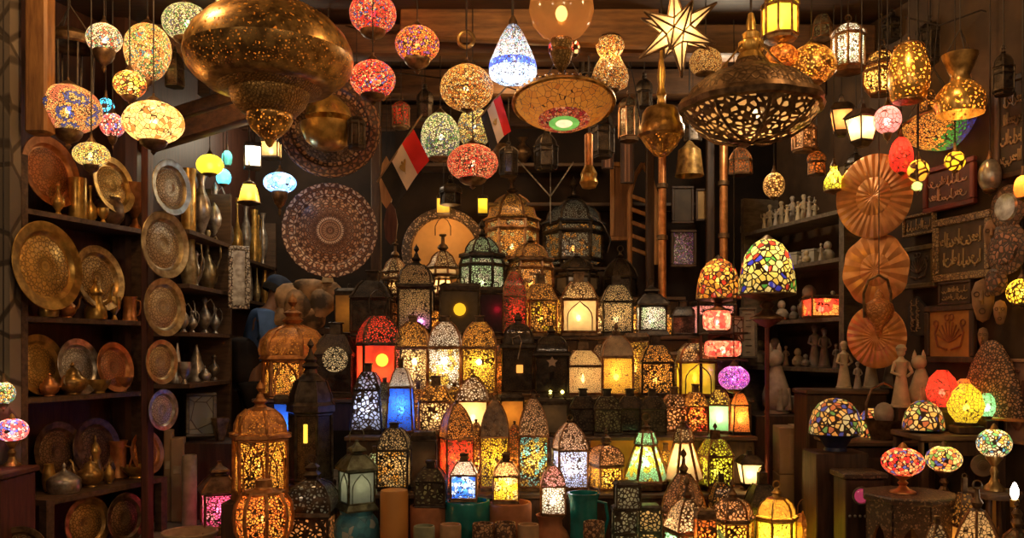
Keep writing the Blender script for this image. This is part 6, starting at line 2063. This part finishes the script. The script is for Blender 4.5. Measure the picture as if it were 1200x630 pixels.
# salmon lamp pair
for cx, cy, w, h, lb in ((840, 375, 32, 23, 'square salmon-red glass lamp, upper of two below the orange stained-glass dome'), (847, 408, 42, 19, 'oval salmon-red glass lamp, lower of two below the orange stained-glass dome')):
    Y = 5.56 if cy < 390 else 5.52
    s = Y / F
    globe(lb, cx, cy - h / 2, cy + h / 2, w, Y, 'rosy', 'bronze', pw=.5, stand=2.2, cord=False, scale=36, grout=.03, shape=[(.75, 0), (.95, .1), (1, .3), (1, .7), (.95, .9), (.75, 1)], emit=.45, lightcol=(1, .5, .3))
o = empty('tiered_rack', (1.375, 5.62, 0), 'small dark two-tier rack under the salmon-red lamps', 'rack')
for zz in (EYE - (420 - HY) * .00552 - .001, EYE - (388.8 - HY) * .00556 - .001):
    G().bbox((0, -.05, zz - .008), (.25, .30, .014), .003).build('board', W_DARK, o)
for sx in (-.115, .115):
    G().bbox((sx, .075, (.803 + 1.24) / 2), (.02, .02, 1.24 - .803), .003).build('upright', W_DARK, o)
picture('small blue and white framed tile beside the salmon-red lamps', 864, 385, 15, 30, 5.7, 0, frame=W_GREY, ground=inlay('tile_blue', [(.3, .36, .42), (.45, .45, .42)], 20, .05), art='none')

# ---- copper discs
plate('large beaten copper disc with a wide radiating rim, uppermost of the copper discs', 1025, 230, 0, 97, 4.95, radians(-55), 'copper', flat=True, name='hanging_plate', tilt=-.04, cat='disc', depth=.12, rmat=fluted('copper', 30), cmat=fluted('copper', 18))
plate('copper disc with a wavy edge, middle of the hanging copper discs', 1027, 316, 0, 84, 5.0, radians(-55), 'copper', flat=True, wavy=.025, rmat=fluted('copper', 14), cmat=fluted('copper', 14), name='hanging_plate', tilt=-.04, cat='disc', depth=.12)
plate('copper disc behind the arched wire handle, lowest of the copper discs', 1028, 394, 0, 74, 5.05, radians(-53), 'copper', flat=True, rmat=fluted('copper', 24), cmat=fluted('copper', 24), name='hanging_plate', tilt=-.04, cat='disc', depth=.12)
# pendant lamp with hoop handle before the lowest disc
c = at(1030, 352, 4.75)
s = 4.75 / F
o = empty('hanging_hoop_lamp', c, 'dark copper hanging lamp with a tall arched wire handle before the copper discs', 'lamp')
G().lathe(px((0, -46), (3, -40), (5, -32), (14, -20), (17, -12), (15, -4), (6, 2), (4, 10), (0, 14)), 20).build('body', engraved('copper', 50), o)
G().tube([(-17 * s, 0, -20 * s), (-18 * s, 0, 8 * s), (-12 * s, 0, 24 * s), (0, 0, 30 * s), (10 * s, 0, 24 * s), (14 * s, 0, 8 * s), (14 * s, 0, -12 * s)], .008, 7).build('hoop_handle', metal('bronze'), o)
G().tube([(0, 0, 30 * s), (0, 0, CEIL - c.z)], .003, 4).build('cord', CORD, o)

# ---- framed script and ornaments on the wall
WY = radians(-77)


def onwall(label, cx, cy, w, h, off=.035, **k):
    x, y = online(cx, WW, -off)
    s = y / F
    wd = k.pop('wd', None)
    fore = .65
    return picture(label, cx, cy, w / fore, h, y, k.pop('yaw', WY), loc=(x, y, EYE - (cy - HY) * s), **k)


GILT = inlay('gilt_frame', [(.38, .24, .10), (.28, .17, .07), (.45, .30, .14)], 55, .1, (.10, .055, .025))
onwall('large square carved script panel in a pale patterned frame on the side wall', 1127, 290, 60, 76, frame=GILT, ground=plain('panel_brown', (.10, .062, .035), .7), rows=2, seed=3, fw=.12, name='hanging_script')
onwall('square script panel in a dark red frame under the small gold lamps', 1112, 218, 54, 54, frame=plain('red_lacquer', (.20, .035, .02), .45), ground=plain('panel_red', (.10, .035, .022), .6), rows=2, seed=5, ink=plain('ink_pink', (.62, .38, .24), .5))
onwall('small gilt script panel beside the large copper disc', 1077, 263, 34, 25, frame=GILT, ground=plain('panel_brown', (.10, .062, .035), .7), rows=1, seed=8)
onwall('dark square wooden panel with knotted ornament below the small gilt script', 1076, 313, 38, 50, frame=wood('olive_frame', (.16, .11, .04), (.08, .05, .02)), ground=plain('murk', (.07, .05, .035), .6), art='crest', ink=plain('ink_brown', (.12, .07, .04), .6))
onwall('small dim script plaque under the large carved script panel', 1120, 343, 34, 28, ground=plain('panel_brown', (.10, .062, .035), .7), rows=2, seed=11)
onwall('orange picture of a crest of flowers in a dark wooden frame', 1113, 391, 52, 68, ground=plain('orange_paper', (.52, .22, .05), .7, var=.25), art='crest', ink=plain('ink_red', (.30, .09, .03), .6), fw=.11)
onwall('tall large carved black script panel at the right edge by the facade', 1196, 146, 48, 120, off=.02, ground=plain('panel_black', (.05, .035, .025), .6), rows=4, seed=14, ink=plain('ink_bronze', (.36, .23, .11), .45), fw=.10, name='hanging_script')
onwall('pale pinkish framed panel at the right edge below the carved masks', 1193, 470, 24, 100, off=.02, frame=plain('pale_frame', (.42, .22, .13), .6), ground=plain('pink_panel', (.46, .24, .16), .7), art='crest', ink=plain('ink_rust', (.3, .12, .07), .6))
x, y = online(1075, WW, -.03)
o = empty('hanging_plaque', (x, y, EYE - (371 - HY) * y / F), 'black arched plaque with two lines of script beside the orange picture', 'plaque', rot=(0, 0, WY))
s = y / F
G().prism([(-14 * s, -22 * s), (14 * s, -22 * s), (14 * s, 12 * s), (7 * s, 18 * s), (0, 24 * s), (-7 * s, 18 * s), (-14 * s, 12 * s)], -.01, .01).build('board', plain('panel_black', (.05, .035, .025), .6), o, smooth=.4)
q = script_strokes(34 * s, 18 * s, 2, 21, .003).build('calligraphy', plain('ink_bronze', (.36, .23, .11), .45), o)
q.data.transform(Matrix.Rotation(pi / 2, 4, 'Y'))
q.location.y = -.012
# carved round things near the right edge
for cx, cy, r, lb, mt in ((1183, 243, 17, 'oval grey mirror in a round dark carved mount', 'silver'), (1181, 291, 20, 'round red carved medallion on a scrolled red wooden mount', None), (1168, 330, 11, 'small carved round boss below the red medallion', None)):
    x, y = online(cx, WW, -.05)
    s = y / F
    o = empty('hanging_medallion', (x, y, EYE - (cy - HY) * s), lb, 'medallion', rot=(0, 0, WY))
    G().lathe([(0, 0), (r * 1.5 * s, 0), (r * 1.55 * s, .01), (r * 1.1 * s, .022), (r * s, .02), (0, .016)], 32, Mx).build('mount', inlay('carved_brown', [(.20, .10, .05), (.13, .06, .03), (.26, .13, .06)], 40, .12), o)
    G().lathe([(r * s, .02), (r * .9 * s, .03), (0, .034)], 28, Mx).build('face', metal('silver') if mt else inlay('carved_red', [(.36, .15, .08), (.26, .10, .05), (.44, .20, .11)], 38, .14), o)
for cx, cy, h, lb in ((1152, 352, 52, 'tall carved wooden mask with a long nose on the side wall'), (1172, 366, 30, 'small pale carved mask beside the tall one'), (1163, 276, 40, 'pale horn-shaped carving beside the red medallion'), (1152, 395, 24, 'pale carved bird-like mask above the pierced cone')):
    x, y = online(cx, WW, -.05)
    s = y / F
    o = empty('hanging_mask', (x, y, EYE - (cy - HY) * s), lb, 'mask', rot=(0, 0, radians(-40)))
    G().lathe([(0, -h / 2 * s), (h * .13 * s, -h * .42 * s), (h * .22 * s, -h * .1 * s), (h * .24 * s, h * .2 * s), (h * .16 * s, h * .42 * s), (0, h / 2 * s)], 16, sy=.45).build('face', plain('carved_tan', (.36, .19, .09), .6, var=.5), o)
    g = G().tube([(0, -h * .10 * s, h * .22 * s), (0, -h * .17 * s, 0), (0, -h * .11 * s, -h * .08 * s)], [h * .03 * s, h * .05 * s, h * .03 * s], 7)
    g.build('nose', plain('carved_tan', (.36, .19, .09), .6, var=.5), o)
    g = G()
    for sg in (-1, 1):
        G().ring((sg * h * .11 * s, -h * .095 * s, h * .14 * s), h * .055 * s, h * .014 * s, 'y', 12, 5).build('carved_eye', plain('carved_dark', (.10, .05, .025), .7), o)
    G().ring((0, -h * .085 * s, -h * .24 * s), h * .06 * s, h * .014 * s, 'y', 12, 5).build('carved_mouth', plain('carved_dark', (.10, .05, .025), .7), o)

# ---- right middle: cabinet with pale figures
Y = 5.0
s = Y / F
o = empty('side_cabinet', (2.02, 5.27, 0), 'dark wooden cabinet carrying pale robed figures below the copper discs', 'cabinet')
ztop = EYE - (456 - HY) * .00513
G().bbox((0, 0, (ztop - .03) / 2), (.48, .24, ztop - .03), .006).build('body', W_DARK, o)
G().bbox((0, -.01, ztop - .016), (.50, .27, .03), .006).build('top', W_SHELF, o)
for sx in (-.12, .12):
    G().bbox((sx, -.123, ztop * .5), (.22, .012, ztop * .8), .003).build('door', W_DARK, o)
for i, (cx, tp, lb, ps, mt) in enumerate(((989, 400, 'pale robed figure with a dark crown on the cabinet', 0, IV), (1021, 396, 'pale robed figure with spread arms and hat on the cabinet', 1, IV), (1042, 402, 'dark slim figure with a pale head on the cabinet', 0, GR),
                                          (1005, 424, 'small pale figure between the two robed ones', 0, AL))):
    Yc = 5.26 if i < 3 else 5.2
    p = at(cx, 0, Yc)
    figurine(lb, p.x, Yc, ztop, EYE - (tp - HY) * Yc / F - ztop, mt, ps)
# long dark sideboard across the right front
Y0 = 4.75
o = empty('sideboard', (2.065, 4.87, 0), 'long dark sideboard carrying stained-glass shells and glowing fruit lamps', 'sideboard')
ZS = .62
G().bbox((0, 0, (ZS - .03) / 2), (.52, .38, ZS - .03), .006).build('body', W_DARK, o)
G().bbox((0, -.01, ZS - .015), (.55, .41, .028), .006).build('top', W_SHELF, o)
for sx in (-.125, .125):
    G().bbox((sx, -.193, .3), (.22, .012, .46), .004).build('door', W_DARK, o)
    G().ball((sx + .08, -.206, .32), .012, 8, 6).build('knob', metal('brass'), o)
SHELL = [(1.0, 0), (1.0, .12), (.96, .34), (.84, .62), (.6, .85), (.3, .97), (0, 1)]
ZC = .66


def shell(label, cx, top, bot, w, Y, z, pal):
    s = Y / F
    zb = EYE - (bot - HY) * s
    o = empty('stained_glass_shell', ((cx - 600) * s, Y, z + .001), label, 'lamp')
    dz = zb - z
    G().lathe([(r * w * s / 2, dz + q * (bot - top) * s) for r, q in SHELL], 30).build('glass_shade', mosaic(pal, 27, .11, .22), o)
    G().lathe([(0, 0), (w * s * .22, 0), (w * s * .2, dz * .2), (w * s * .30, dz * .75), (w * s * .47, dz * .95), (w * s * .49, dz + .004), (0, dz)], 24).build('bowl_base', plain('navy_bowl', (.03, .035, .10), .35), o)
    lamp(o, (0, 0, dz + (bot - top) * s * .4), .35, WARM, .02)
    return o


shell('stained-glass dome shell lamp with a navy band, blue spot and green leaves', 979, 466, 509, 60, 4.62, .62, 'tiffm') if False else None
o = G().bbox((1.705, 4.51, .295), (.27, .22, .589), .006).build('wooden_pedestal', W_DARK)
tag(o, 'dark low wooden pedestal under the navy-banded stained-glass shell', 'pedestal')
shell('stained-glass shell lamp with a navy base, blue spot and green leaves', 979, 466, 508, 60, 4.5, .59, 'tiffm')
shell('stained-glass shell lamp with a blue spot below the glowing yellow lamp', 1082, 469, 503, 46, 4.38, .70, 'tiffm')
shell('faint stained-glass shell lamp behind the wire-handled basket', 1022, 478, 512, 36, 4.97, ZS, 'tiffm')
# basket with tall hoop
p = at(1036, 0, 4.8)
o = empty('hoop_basket', (p.x, 4.8, ZS + .001), 'dark basket with a tall hoop handle holding a pale ornament', 'basket')
G().lathe([(0, 0), (.07, 0), (.10, .10), (.105, .11), (.09, .10), (.06, .01), (0, .01)], 22).build('bowl', metal('bronze'), o)
G().tube([(-.10, 0, .10), (-.10, 0, .2), (-.07, 0, .28), (0, 0, .315), (.07, 0, .28), (.10, 0, .2), (.10, 0, .10)], .008, 6).build('hoop_handle', metal('bronze'), o)
G().ball((0, 0, .14), .055, 14, 10, 1.2).build('pale_filling', AL, o)
# table with glowing fruit-like lamps
ZL = .70
o = empty('side_table', (2.24, 4.39, 0), 'dark wooden table by the wall carrying the glowing fruit-coloured lamps', 'table')
G().bbox((0, 0, ZL - .016), (.44, .34, .03), .005).build('tabletop', W_SHELF, o)
G().bbox((0, -.15, ZL - .07), (.40, .02, .07), .003).build('apron', W_DARK, o)
for a in (-.19, .19):
    for b in (-.14, .14):
        G().bbox((a, b, (ZL - .035) / 2), (.04, .04, ZL - .035), .004).build('leg', W_DARK, o)
ZL += .001
o = empty('step_box', (2.30, 4.49, ZL), 'dark wooden box lifting the red and orange glowing lamps', 'box')
G().bbox((0, 0, .05), (.28, .12, .09), .006).build('body', W_DARK, o)
G().bbox((0, 0, .099), (.29, .13, .014), .004).build('lid', W_SHELF, o)
ZB = ZL + .107


def resin(label, cx, w, h, Y, z, col, n=7, pw=.9, lc=WARM):
    s = Y / F
    o = empty('glowing_glass_lamp', ((cx - 600) * s, Y, z + .001), label, 'lamp')
    R_ = w * s / 2
    H_ = h * s
    G().lathe([(R_ * .55, .012), (R_ * .95, H_ * .3), (R_, H_ * .5), (R_ * .75, H_ * .8), (R_ * .3, H_), (0, H_)], n, rf=lambda a, zz: 1 + .07 * sin(3 * a + 50 * zz)).build('glass_body', pierced('bronze', col, 60, .055, .24), o, smooth=.3)
    G().lathe([(0, 0), (R_ * .6, 0), (R_ * .6, .014), (0, .014)], 16).build('base', W_DARK, o)
    lamp(o, (0, 0, H_ * .62), pw * .16, lc, min(.02, R_ * .4))
    bulb(o, (0, 0, H_ * .42), min(.016, R_ * .3), lc)


resin('glowing red-orange glass lamp, reddest of the fruit-coloured lamps', 1104, 38, 46, 4.49, ZB, 'red', 8, 1.2, (1, .4, .2))
resin('glowing orange glass lamp beside the red one', 1131, 34, 36, 4.48, ZB, 'orange', 8, 1.2, (1, .6, .3))
resin('glowing yellow faceted glass bowl in front of the red and orange lamps', 1132, 44, 48, 4.31, ZL + .04, 'yellow', 6, 1.2, (1, .85, .35))
resin('small glowing green glass ball beside the yellow bowl', 1157, 23, 30, 4.30, ZL + .072, 'green', 10, .6, (.6, 1, .5))
for x_, w_, h_, lb in ((2.293, .13, .039, 'flat dark block under the glowing yellow bowl'), (2.395, .06, .071, 'small dark block under the green glass ball')):
    o = G().bbox((x_, 4.305, ZL + h_ / 2), (w_, .11, h_), .004).build('wooden_block', W_DARK)
    tag(o, lb, 'block')
# more pale figures near the fruit lamps
for cx, tp, lb, mt, ps in ((1056, 404, 'cream seated figure between the cabinet and the glowing red lamp', IV, 0), (1079, 408, 'tall cream cat-like statue beside the glowing red lamp', IV, 2)):
    Yc = 4.78
    p = at(cx, 0, Yc)
    zc = .80
    o = G().bbox((p.x, Yc, ZS + (zc - ZS) / 2), (.08, .10, zc - ZS), .004).build('wooden_block', W_DARK)
    tag(o, 'small dark block under the %s' % ('cream seated figure' if cx == 1056 else 'cream cat-like statue'), 'block')
    figurine(lb, p.x, Yc, zc, EYE - (tp - HY) * Yc / F - zc, mt, ps)
# pierced copper cone against the wall
x, y = online(1162, WW, -.07)
s = y / F
o = empty('hanging_cone_shade', (x, y, EYE - (489 - HY) * s), 'tall pinkish pierced copper cone shade against the wall behind the green glowing ball', 'lamp', rot=(0, 0, WY))
G().lathe([(r * s, z * s) for r, z in ((46, 0), (48, 6), (42, 34), (30, 64), (16, 84), (7, 90), (0, 91))], 32, sy=.30).build('shade', inlay('lace_copper', [(.52, .25, .12), (.44, .20, .09), (.58, .30, .15)], 62, .16, (.06, .028, .014), .5), o)
G().lathe([(0, -.006), (50 * s, -.006), (50 * s, .004), (46 * s, .01)], 32, sy=.32).build('rim', metal('copper'), o)
lamp(o, (0, -.01, .12), .3, WARM, .01)
# ---- right front: tables and table lamps
Y = 3.9
s = Y / F
ZT = EYE - (577 - HY) * s
p = at(1066, 0, Y)
o = empty('octagonal_table', (p.x, Y, 0), 'eight-sided dark inlaid table with arched openings under the red mosaic lamp', 'table', pi / 8)
PEARLT = inlay('table_inlay', [(.09, .045, .025), (.26, .16, .08), (.07, .04, .022), (.10, .055, .03)], 105, .1, (.05, .03, .02), .4)
R_ = .185
G().lathe([(0, ZT - .03), (R_ * 1.12, ZT - .03), (R_ * 1.15, ZT - .02), (R_ * 1.15, ZT - .006), (R_ * 1.1, ZT), (0, ZT)], 8, a0=pi / 8).build('tabletop', PEARLT, o, smooth=.3)
for i in range(8):
    a = pi / 8 + 2 * pi * i / 8 + pi / 8
    q = G()
    hw = R_ * math.tan(pi / 8) * .94
    out = [(-hw, 0), (-hw, ZT - .03), (hw, ZT - .03), (hw, 0), (hw * .62, 0), (hw * .62, ZT * .5), (hw * .35, ZT * .66), (0, ZT * .74), (-hw * .35, ZT * .66), (-hw * .62, ZT * .5), (-hw * .62, 0)]
    q.prism(out, -.008, .008, Matrix.Rotation(a + pi / 2, 4, 'Z') @ Matrix.Translation((0, -R_ * .96, 0)))
    q.build('side_panel', PEARLT, o, smooth=0)
G().lathe([(0, 0), (R_ * .55, 0), (R_ * .5, ZT - .035), (0, ZT - .035)], 8).build('core', W_DARK, o, smooth=.3)
for cx, w, col, lb in ((1033, 10, 'red', 'tiny red glow in an arch of the eight-sided table'), (1066, 12, 'orange', 'tiny orange glow in an arch of the eight-sided table')):
    gp = at(cx, 612, Y - .23)
    oo = empty('tealight', (gp.x, Y - .27, .001), lb, 'candle')
    G().lathe([(0, 0), (.022, 0), (.022, .11), (.014, .15), (0, .16)], 12).build('glass', pane(col, .5), oo)
    lamp(oo, (0, 0, .08), .12, (1, .5, .3), .012)
globe('red and turquoise mosaic table lamp with a crown-like stand on the eight-sided table', 1058, 524, 556, 48, 3.9, 'red', 'copper', pw=.45, scale=55, stand=HY + (EYE - ZT) * F / 3.9 - 556 - .3, hole=.45, cord=False, emit=.4, mat=mosaic('peacock', 55, .1, .3) if False else mosaic('pinkp', 52, .1, .2) if False else mosaic('red', 52, .1, .35))
globe('yellow, white and blue mosaic table lamp with a scrolled wire top', 1106, 522, 551, 40, 4.1, 'peacock', 'bronze', pw=.4, scale=42, stand=HY + (EYE - ZS) * F / 4.55 - 551 if False else 30, hole=.5, cord=False, emit=.4, mat=mosaic('tiffm', 40, .08, .35))
p = at(1106, 0, 4.1)
zt = EYE - (551 + 30 - HY) * .0041
o = empty('stool', (p.x, 4.11, 0), 'dark wooden stool under the yellow and white mosaic lamp', 'stool')
G().bbox((0, 0, zt - .016), (.17, .16, .03), .006).build('seat', W_SHELF, o)
for a in (-1, 1):
    for b in (-1, 1):
        G().bbox((a * .065, b * .06, (zt - .03) / 2), (.028, .028, zt - .03), .004).build('leg', W_DARK, o)
globe('peacock-coloured mosaic table lamp at the right front', 1165, 502, 534, 38, 3.85, 'peacock', 'antique', pw=.45, scale=48, stand=40, hole=.5, cord=False, emit=.4)
p = at(1165, 0, 3.85)
zt = EYE - (534 + 40 - HY) * .00385
o = empty('stool', (p.x, 3.85, 0), 'dark round-topped stool under the peacock-coloured mosaic lamp', 'stool')
G().lathe([(0, zt - .03), (.11, zt - .03), (.115, zt - .02), (.115, zt - .006), (.11, zt - .001), (0, zt - .001)], 24).build('seat', W_SHELF, o)
for i in range(4):
    a = pi / 4 + pi / 2 * i
    G().tube([(.075 * cos(a), .075 * sin(a), zt - .03), (.10 * cos(a), .10 * sin(a), 0)], .014, 8).build('leg', W_DARK, o)
# small red lamp set in a dark drawer box
p = at(1010, 0, 4.2)
o = empty('jewel_box', (p.x, 4.24, .001), 'dark carved jewel cabinet with a pink-red round glass and a row of studs', 'cabinet')
G().bbox((0, 0, .245), (.19, .16, .49), .006).build('body', W_DARK, o)
G().bbox((0, 0, .505), (.22, .19, .03), .006).build('top', PEARLT, o)
G().lathe([(0, 0), (.034, 0), (.03, .012), (.014, .02), (0, .022)], 20, Matrix.Translation((-.02, -.081, .41)) @ Mx).build('glass_roundel', pane('pink', .35), o)
G().ring((-.02, -.083, .41), .04, .006, 'y', 20, 6).build('roundel_rim', metal('silver'), o)
gs = G()
for i in range(7):
    gs.ball((-.075 + .025 * i, -.081, .31), .008, 8, 6)
gs.build('stud', metal('silver'), o)
# amber glass lanterns and bottles at the bottom right
FL(1145, 566, 0, 54, 3.55, 'pyr', 'cream', 'bronze', 'bronze lantern with cream faceted glass at the bottom edge of the picture', z=.001, pw=1.0, kind='p', scale=60, edge=.08, fin='ring', n=6)
FL(1130, 548, 0, 26, 3.72, 'taper', 'amber', 'bronze', 'tapering lantern with tall amber glass panes behind the cream faceted one', z=.001, pw=.5, kind='g', fin='ring')
FL(1192, 590, 0, 40, 3.5, 'onion', 'olive', 'bronze', 'dark carved lantern at the bottom right edge', z=.001, pw=.08, fin='ball', emit=.05, n=6)
FL(1098, 600, 0, 20, 3.55, 'arch', 'cream', 'bronze', 'small slim lantern with cream panes by the eight-sided table', z=.001, pw=.35, kind='g', fin='cap')
c = at(1189, 588, 3.6)
o = empty('bulb_light_fitting', (c.x, c.y, c.z - .02), 'bare bright candle-shaped bulb in a brass holder at the right front', 'light')
G().lathe([(0, 0), (.018, 0), (.018, .03), (.012, .034), (0, .034)], 14).build('holder', metal('brass'), o)
G().lathe([(.010, .034), (.017, .055), (.016, .075), (.006, .10), (0, .105)], 14).build('bulb', glowing('bulb_white', (1, .85, .7), 10), o)
gz = o.location.z
G().tube([(0, 0, 0), (0, 0, -gz + .002)], .006, 6).build('stem', metal('brass'), o)
G().lathe([(0, -gz + .001), (.05, -gz + .001), (.045, -gz + .015), (0, -gz + .02)], 16).build('base', metal('brass'), o)
# bottle-shaped amber glass near the right front
p = at(1166, 0, 4.5)
vessel('amber glass bottle-shaped vase behind the cream faceted lantern', 'bottle', (1166 - 600) * .0041, 4.1, .0, .12, .50, mat=pane('amber', .06, .15))
# hooded round brown stool top / drum
p = at(1150, 0, 4.55)
plate('brown round leather drum head leaning below the peacock lamp', 1151, 545, 26, 26, 3.98, radians(-10), rmat=plain('leather', (.20, .12, .06), .6), cmat=plain('leather', (.20, .12, .06), .6), flat=True, name='hanging_drum', cat='drum', tilt=.05)

# ================================================================ dim hanging clutter
for cx, tp, bt, w, Y, sty, col, pw, lb in (
        (706, 120, 185, 26, 5.9, 'hexbig', 'smoke', 0, 'dark unlit lantern hanging behind the edge of the wide amber bowl'),
        (737, 108, 168, 24, 6.1, 'cyl', 'olive', .03, 'slim dark lantern hanging between the amber bowl and the long-stemmed pendant'),
        (812, 128, 166, 20, 6.0, 'onion', 'smoke', 0, 'small dark lantern hanging behind the scalloped chandelier, nearer the pendant'),
        (868, 165, 205, 24, 6.1, 'pyr', 'orange', .05, 'dim coppery lantern hanging under the scalloped chandelier'),
        (942, 140, 180, 26, 5.6, 'cyl', 'peach', .15, 'small lantern with pinkish specks hanging right of the scalloped chandelier'),
        (957, 170, 205, 20, 5.7, 'onion', 'orange', .10, 'small dim orange lantern hanging above the figurine shelf'),
        (1003, 176, 214, 24, 5.3, 'hexbig', 'smoke', 0, 'dark lantern hanging below the bright cream-paned one'),
        (1090, 22, 78, 28, 4.9, 'cyl', 'smoke', 0, 'dark lantern hanging behind the brass vase lamp'),
        (1087, 98, 132, 18, 4.75, 'onion', 'amber', .05, 'small brass lantern hanging beside the mosaic bowl'),
        (1176, 56, 112, 24, 4.18, 'hexbig', 'smoke', 0, 'dark lantern hanging in front of the tall script panel'),
        (1153, 2, 22, 15, 4.6, 'cyl', 'amber', .08, 'tiny amber lantern at the top corner by the facade board'),
        (1045, 12, 48, 22, 5.2, 'onion', 'smoke', 0, 'dark lantern hanging above the rounded white-bulb lantern'),
        (964, 8, 46, 20, 5.3, 'pyr', 'olive', .03, 'dim lantern hanging between the yellow-cream and white lacework lanterns'),
        (640, 150, 200, 26, 6.3, 'hexbig', 'smoke', 0, 'dark lantern hanging below the wide amber bowl'),
        (596, 168, 208, 22, 6.3, 'cyl', 'smoke', 0, 'dark slim lantern hanging beside the small flag'),
        (528, 208, 240, 24, 6.2, 'onion', 'smoke', 0, 'dark lantern hanging above the round amber disc'),
        (470, 116, 152, 20, 5.7, 'cyl', 'red', .05, 'dark lantern with a dim red pane hanging above the large flag'),
        (498, 96, 140, 18, 5.9, 'onion', 'smoke', 0, 'dark lantern hanging between the orange and gold mosaic lamps'),
        (570, 30, 70, 18, 5.6, 'cyl', 'smoke', 0, 'dark slim lantern hanging left of the blue cone'),
        (520, 20, 62, 20, 5.8, 'hexbig', 'smoke', 0, 'dark lantern hanging right of the orange mosaic lamp'),
        (690, 42, 88, 20, 5.6, 'pyr', 'smoke', 0, 'dark lantern hanging left of the hourglass mosaic lamp'),
        (755, 84, 126, 18, 5.8, 'onion', 'smoke', 0, 'dark lantern hanging under the star lamp'),
        (418, 132, 176, 20, 5.1, 'cyl', 'smoke', 0, 'dark slim lantern hanging in front of the openwork disc rim'),
        (205, 52, 102, 20, 5.1, 'pyr', 'smoke', 0, 'dark lantern hanging below the white and green speckled lamp'),
        (52, 24, 76, 18, 4.62, 'onion', 'smoke', 0, 'dark lantern hanging by the amber wooden post')):
    FL(cx, tp, bt, w, Y, sty, col, 'bronze' if pw else 'iron', lb, pw=pw, emit=.12, hang=1, fin='ring', scale=55)
for pts, Y, lb in ((((405, 30), (440, 40), (480, 34), (540, 44), (600, 38)), 5.35, 'sagging wire strung above the orange mosaic lamp'),
                   (((455, 84), (520, 92), (600, 86), (700, 96)), 5.9, 'long thin wire strung across behind the blue cone'),
                   (((560, 78), (590, 100), (640, 118)), 5.6, 'loose wire end hanging behind the small flag'),
                   (((690, 250), (706, 262), (716, 280), (712, 296)), 6.3, 'curled wire beside the honey wooden door panel'),
                   (((735, 60), (744, 100), (752, 150), (760, 170)), 5.7, 'black cable running down behind the hourglass lamp'),
                   (((1060, 20), (1100, 30), (1150, 12), (1200, 30)), 4.5, 'dark cable looped along the top by the facade board')):
    o = G().tube([at(a, b_, Y) for a, b_ in pts], .005, 5).build('hanging_wire', CORD if 'cable' in lb else metal('iron'))
    tag(o, lb, 'wire')

# ================================================================ light and camera
def fill_lamp(loc, power, colr, size=.08):  # unseen point light without a fixture, added to brighten the shop
    l = bpy.data.lights.new('fill_light', 'POINT')
    l.energy, l.color, l.shadow_soft_size = power, colr, size
    o = bpy.data.objects.new('fill_light', l)
    COL.objects.link(o)
    o.location = loc
    return o


AMB = (1, .57, .23)
fill_lamp((-1.9, 7.2, 2.9), 16, (1, .82, .58))       # unseen fill light added over the jugs in the alcove
fill_lamp((-1.45, 6.0, 2.3), 6, (1, .82, .58))  # unseen fill added to light the man and the alcove
fill_lamp((1.45, 5.6, 2.75), 16, (1, .80, .54))       # unseen fill light added over the figurine shelves
fill_lamp((-1.7, 3.9, 3.05), 27, AMB)                # fill lights added along the shop front, no bulbs built
fill_lamp((1.7, 3.7, 3.05), 21, AMB)
fill_lamp((0.1, 3.9, 3.1), 22, AMB)
fill_lamp((0.0, 6.0, 3.0), 9, AMB)  # added overhead fill, no fixture
fill_lamp((-.52, 6.72, 2.15), 2.2, (1, .55, .2), .03)  # hidden light added to brighten the amber disc
for x, pw in ((-2.4, 40), (.6, 36), (2.4, 20)):      # fill lights added behind the viewer for general brightness
    fill_lamp((x, .2, 2.6), pw, (1, .68, .40), .2)
w = bpy.data.worlds.new('night')
sc.world = w
w.use_nodes = True
w.node_tree.nodes['Background'].inputs[0].default_value = (.9, .55, .30, 1)
w.node_tree.nodes['Background'].inputs[1].default_value = .06

cam = bpy.data.cameras.new('camera')
co = bpy.data.objects.new('camera', cam)
COL.objects.link(co)
co.location = (0, 0, EYE)
co.rotation_euler = (pi / 2, 0, 0)
cam.sensor_width = 36
cam.lens = 36 * F / 1200
cam.shift_y = (HY - 315) / 1200
cam.clip_end = 60
sc.camera = co
sc.view_settings.view_transform = 'Standard'
sc.view_settings.look = 'None'
sc.view_settings.exposure = 0.2
sc.view_settings.gamma = 1.0
sc.view_settings.use_curve_mapping = False
sc.cycles.use_light_tree = True
sc.cycles.sample_clamp_indirect = 4
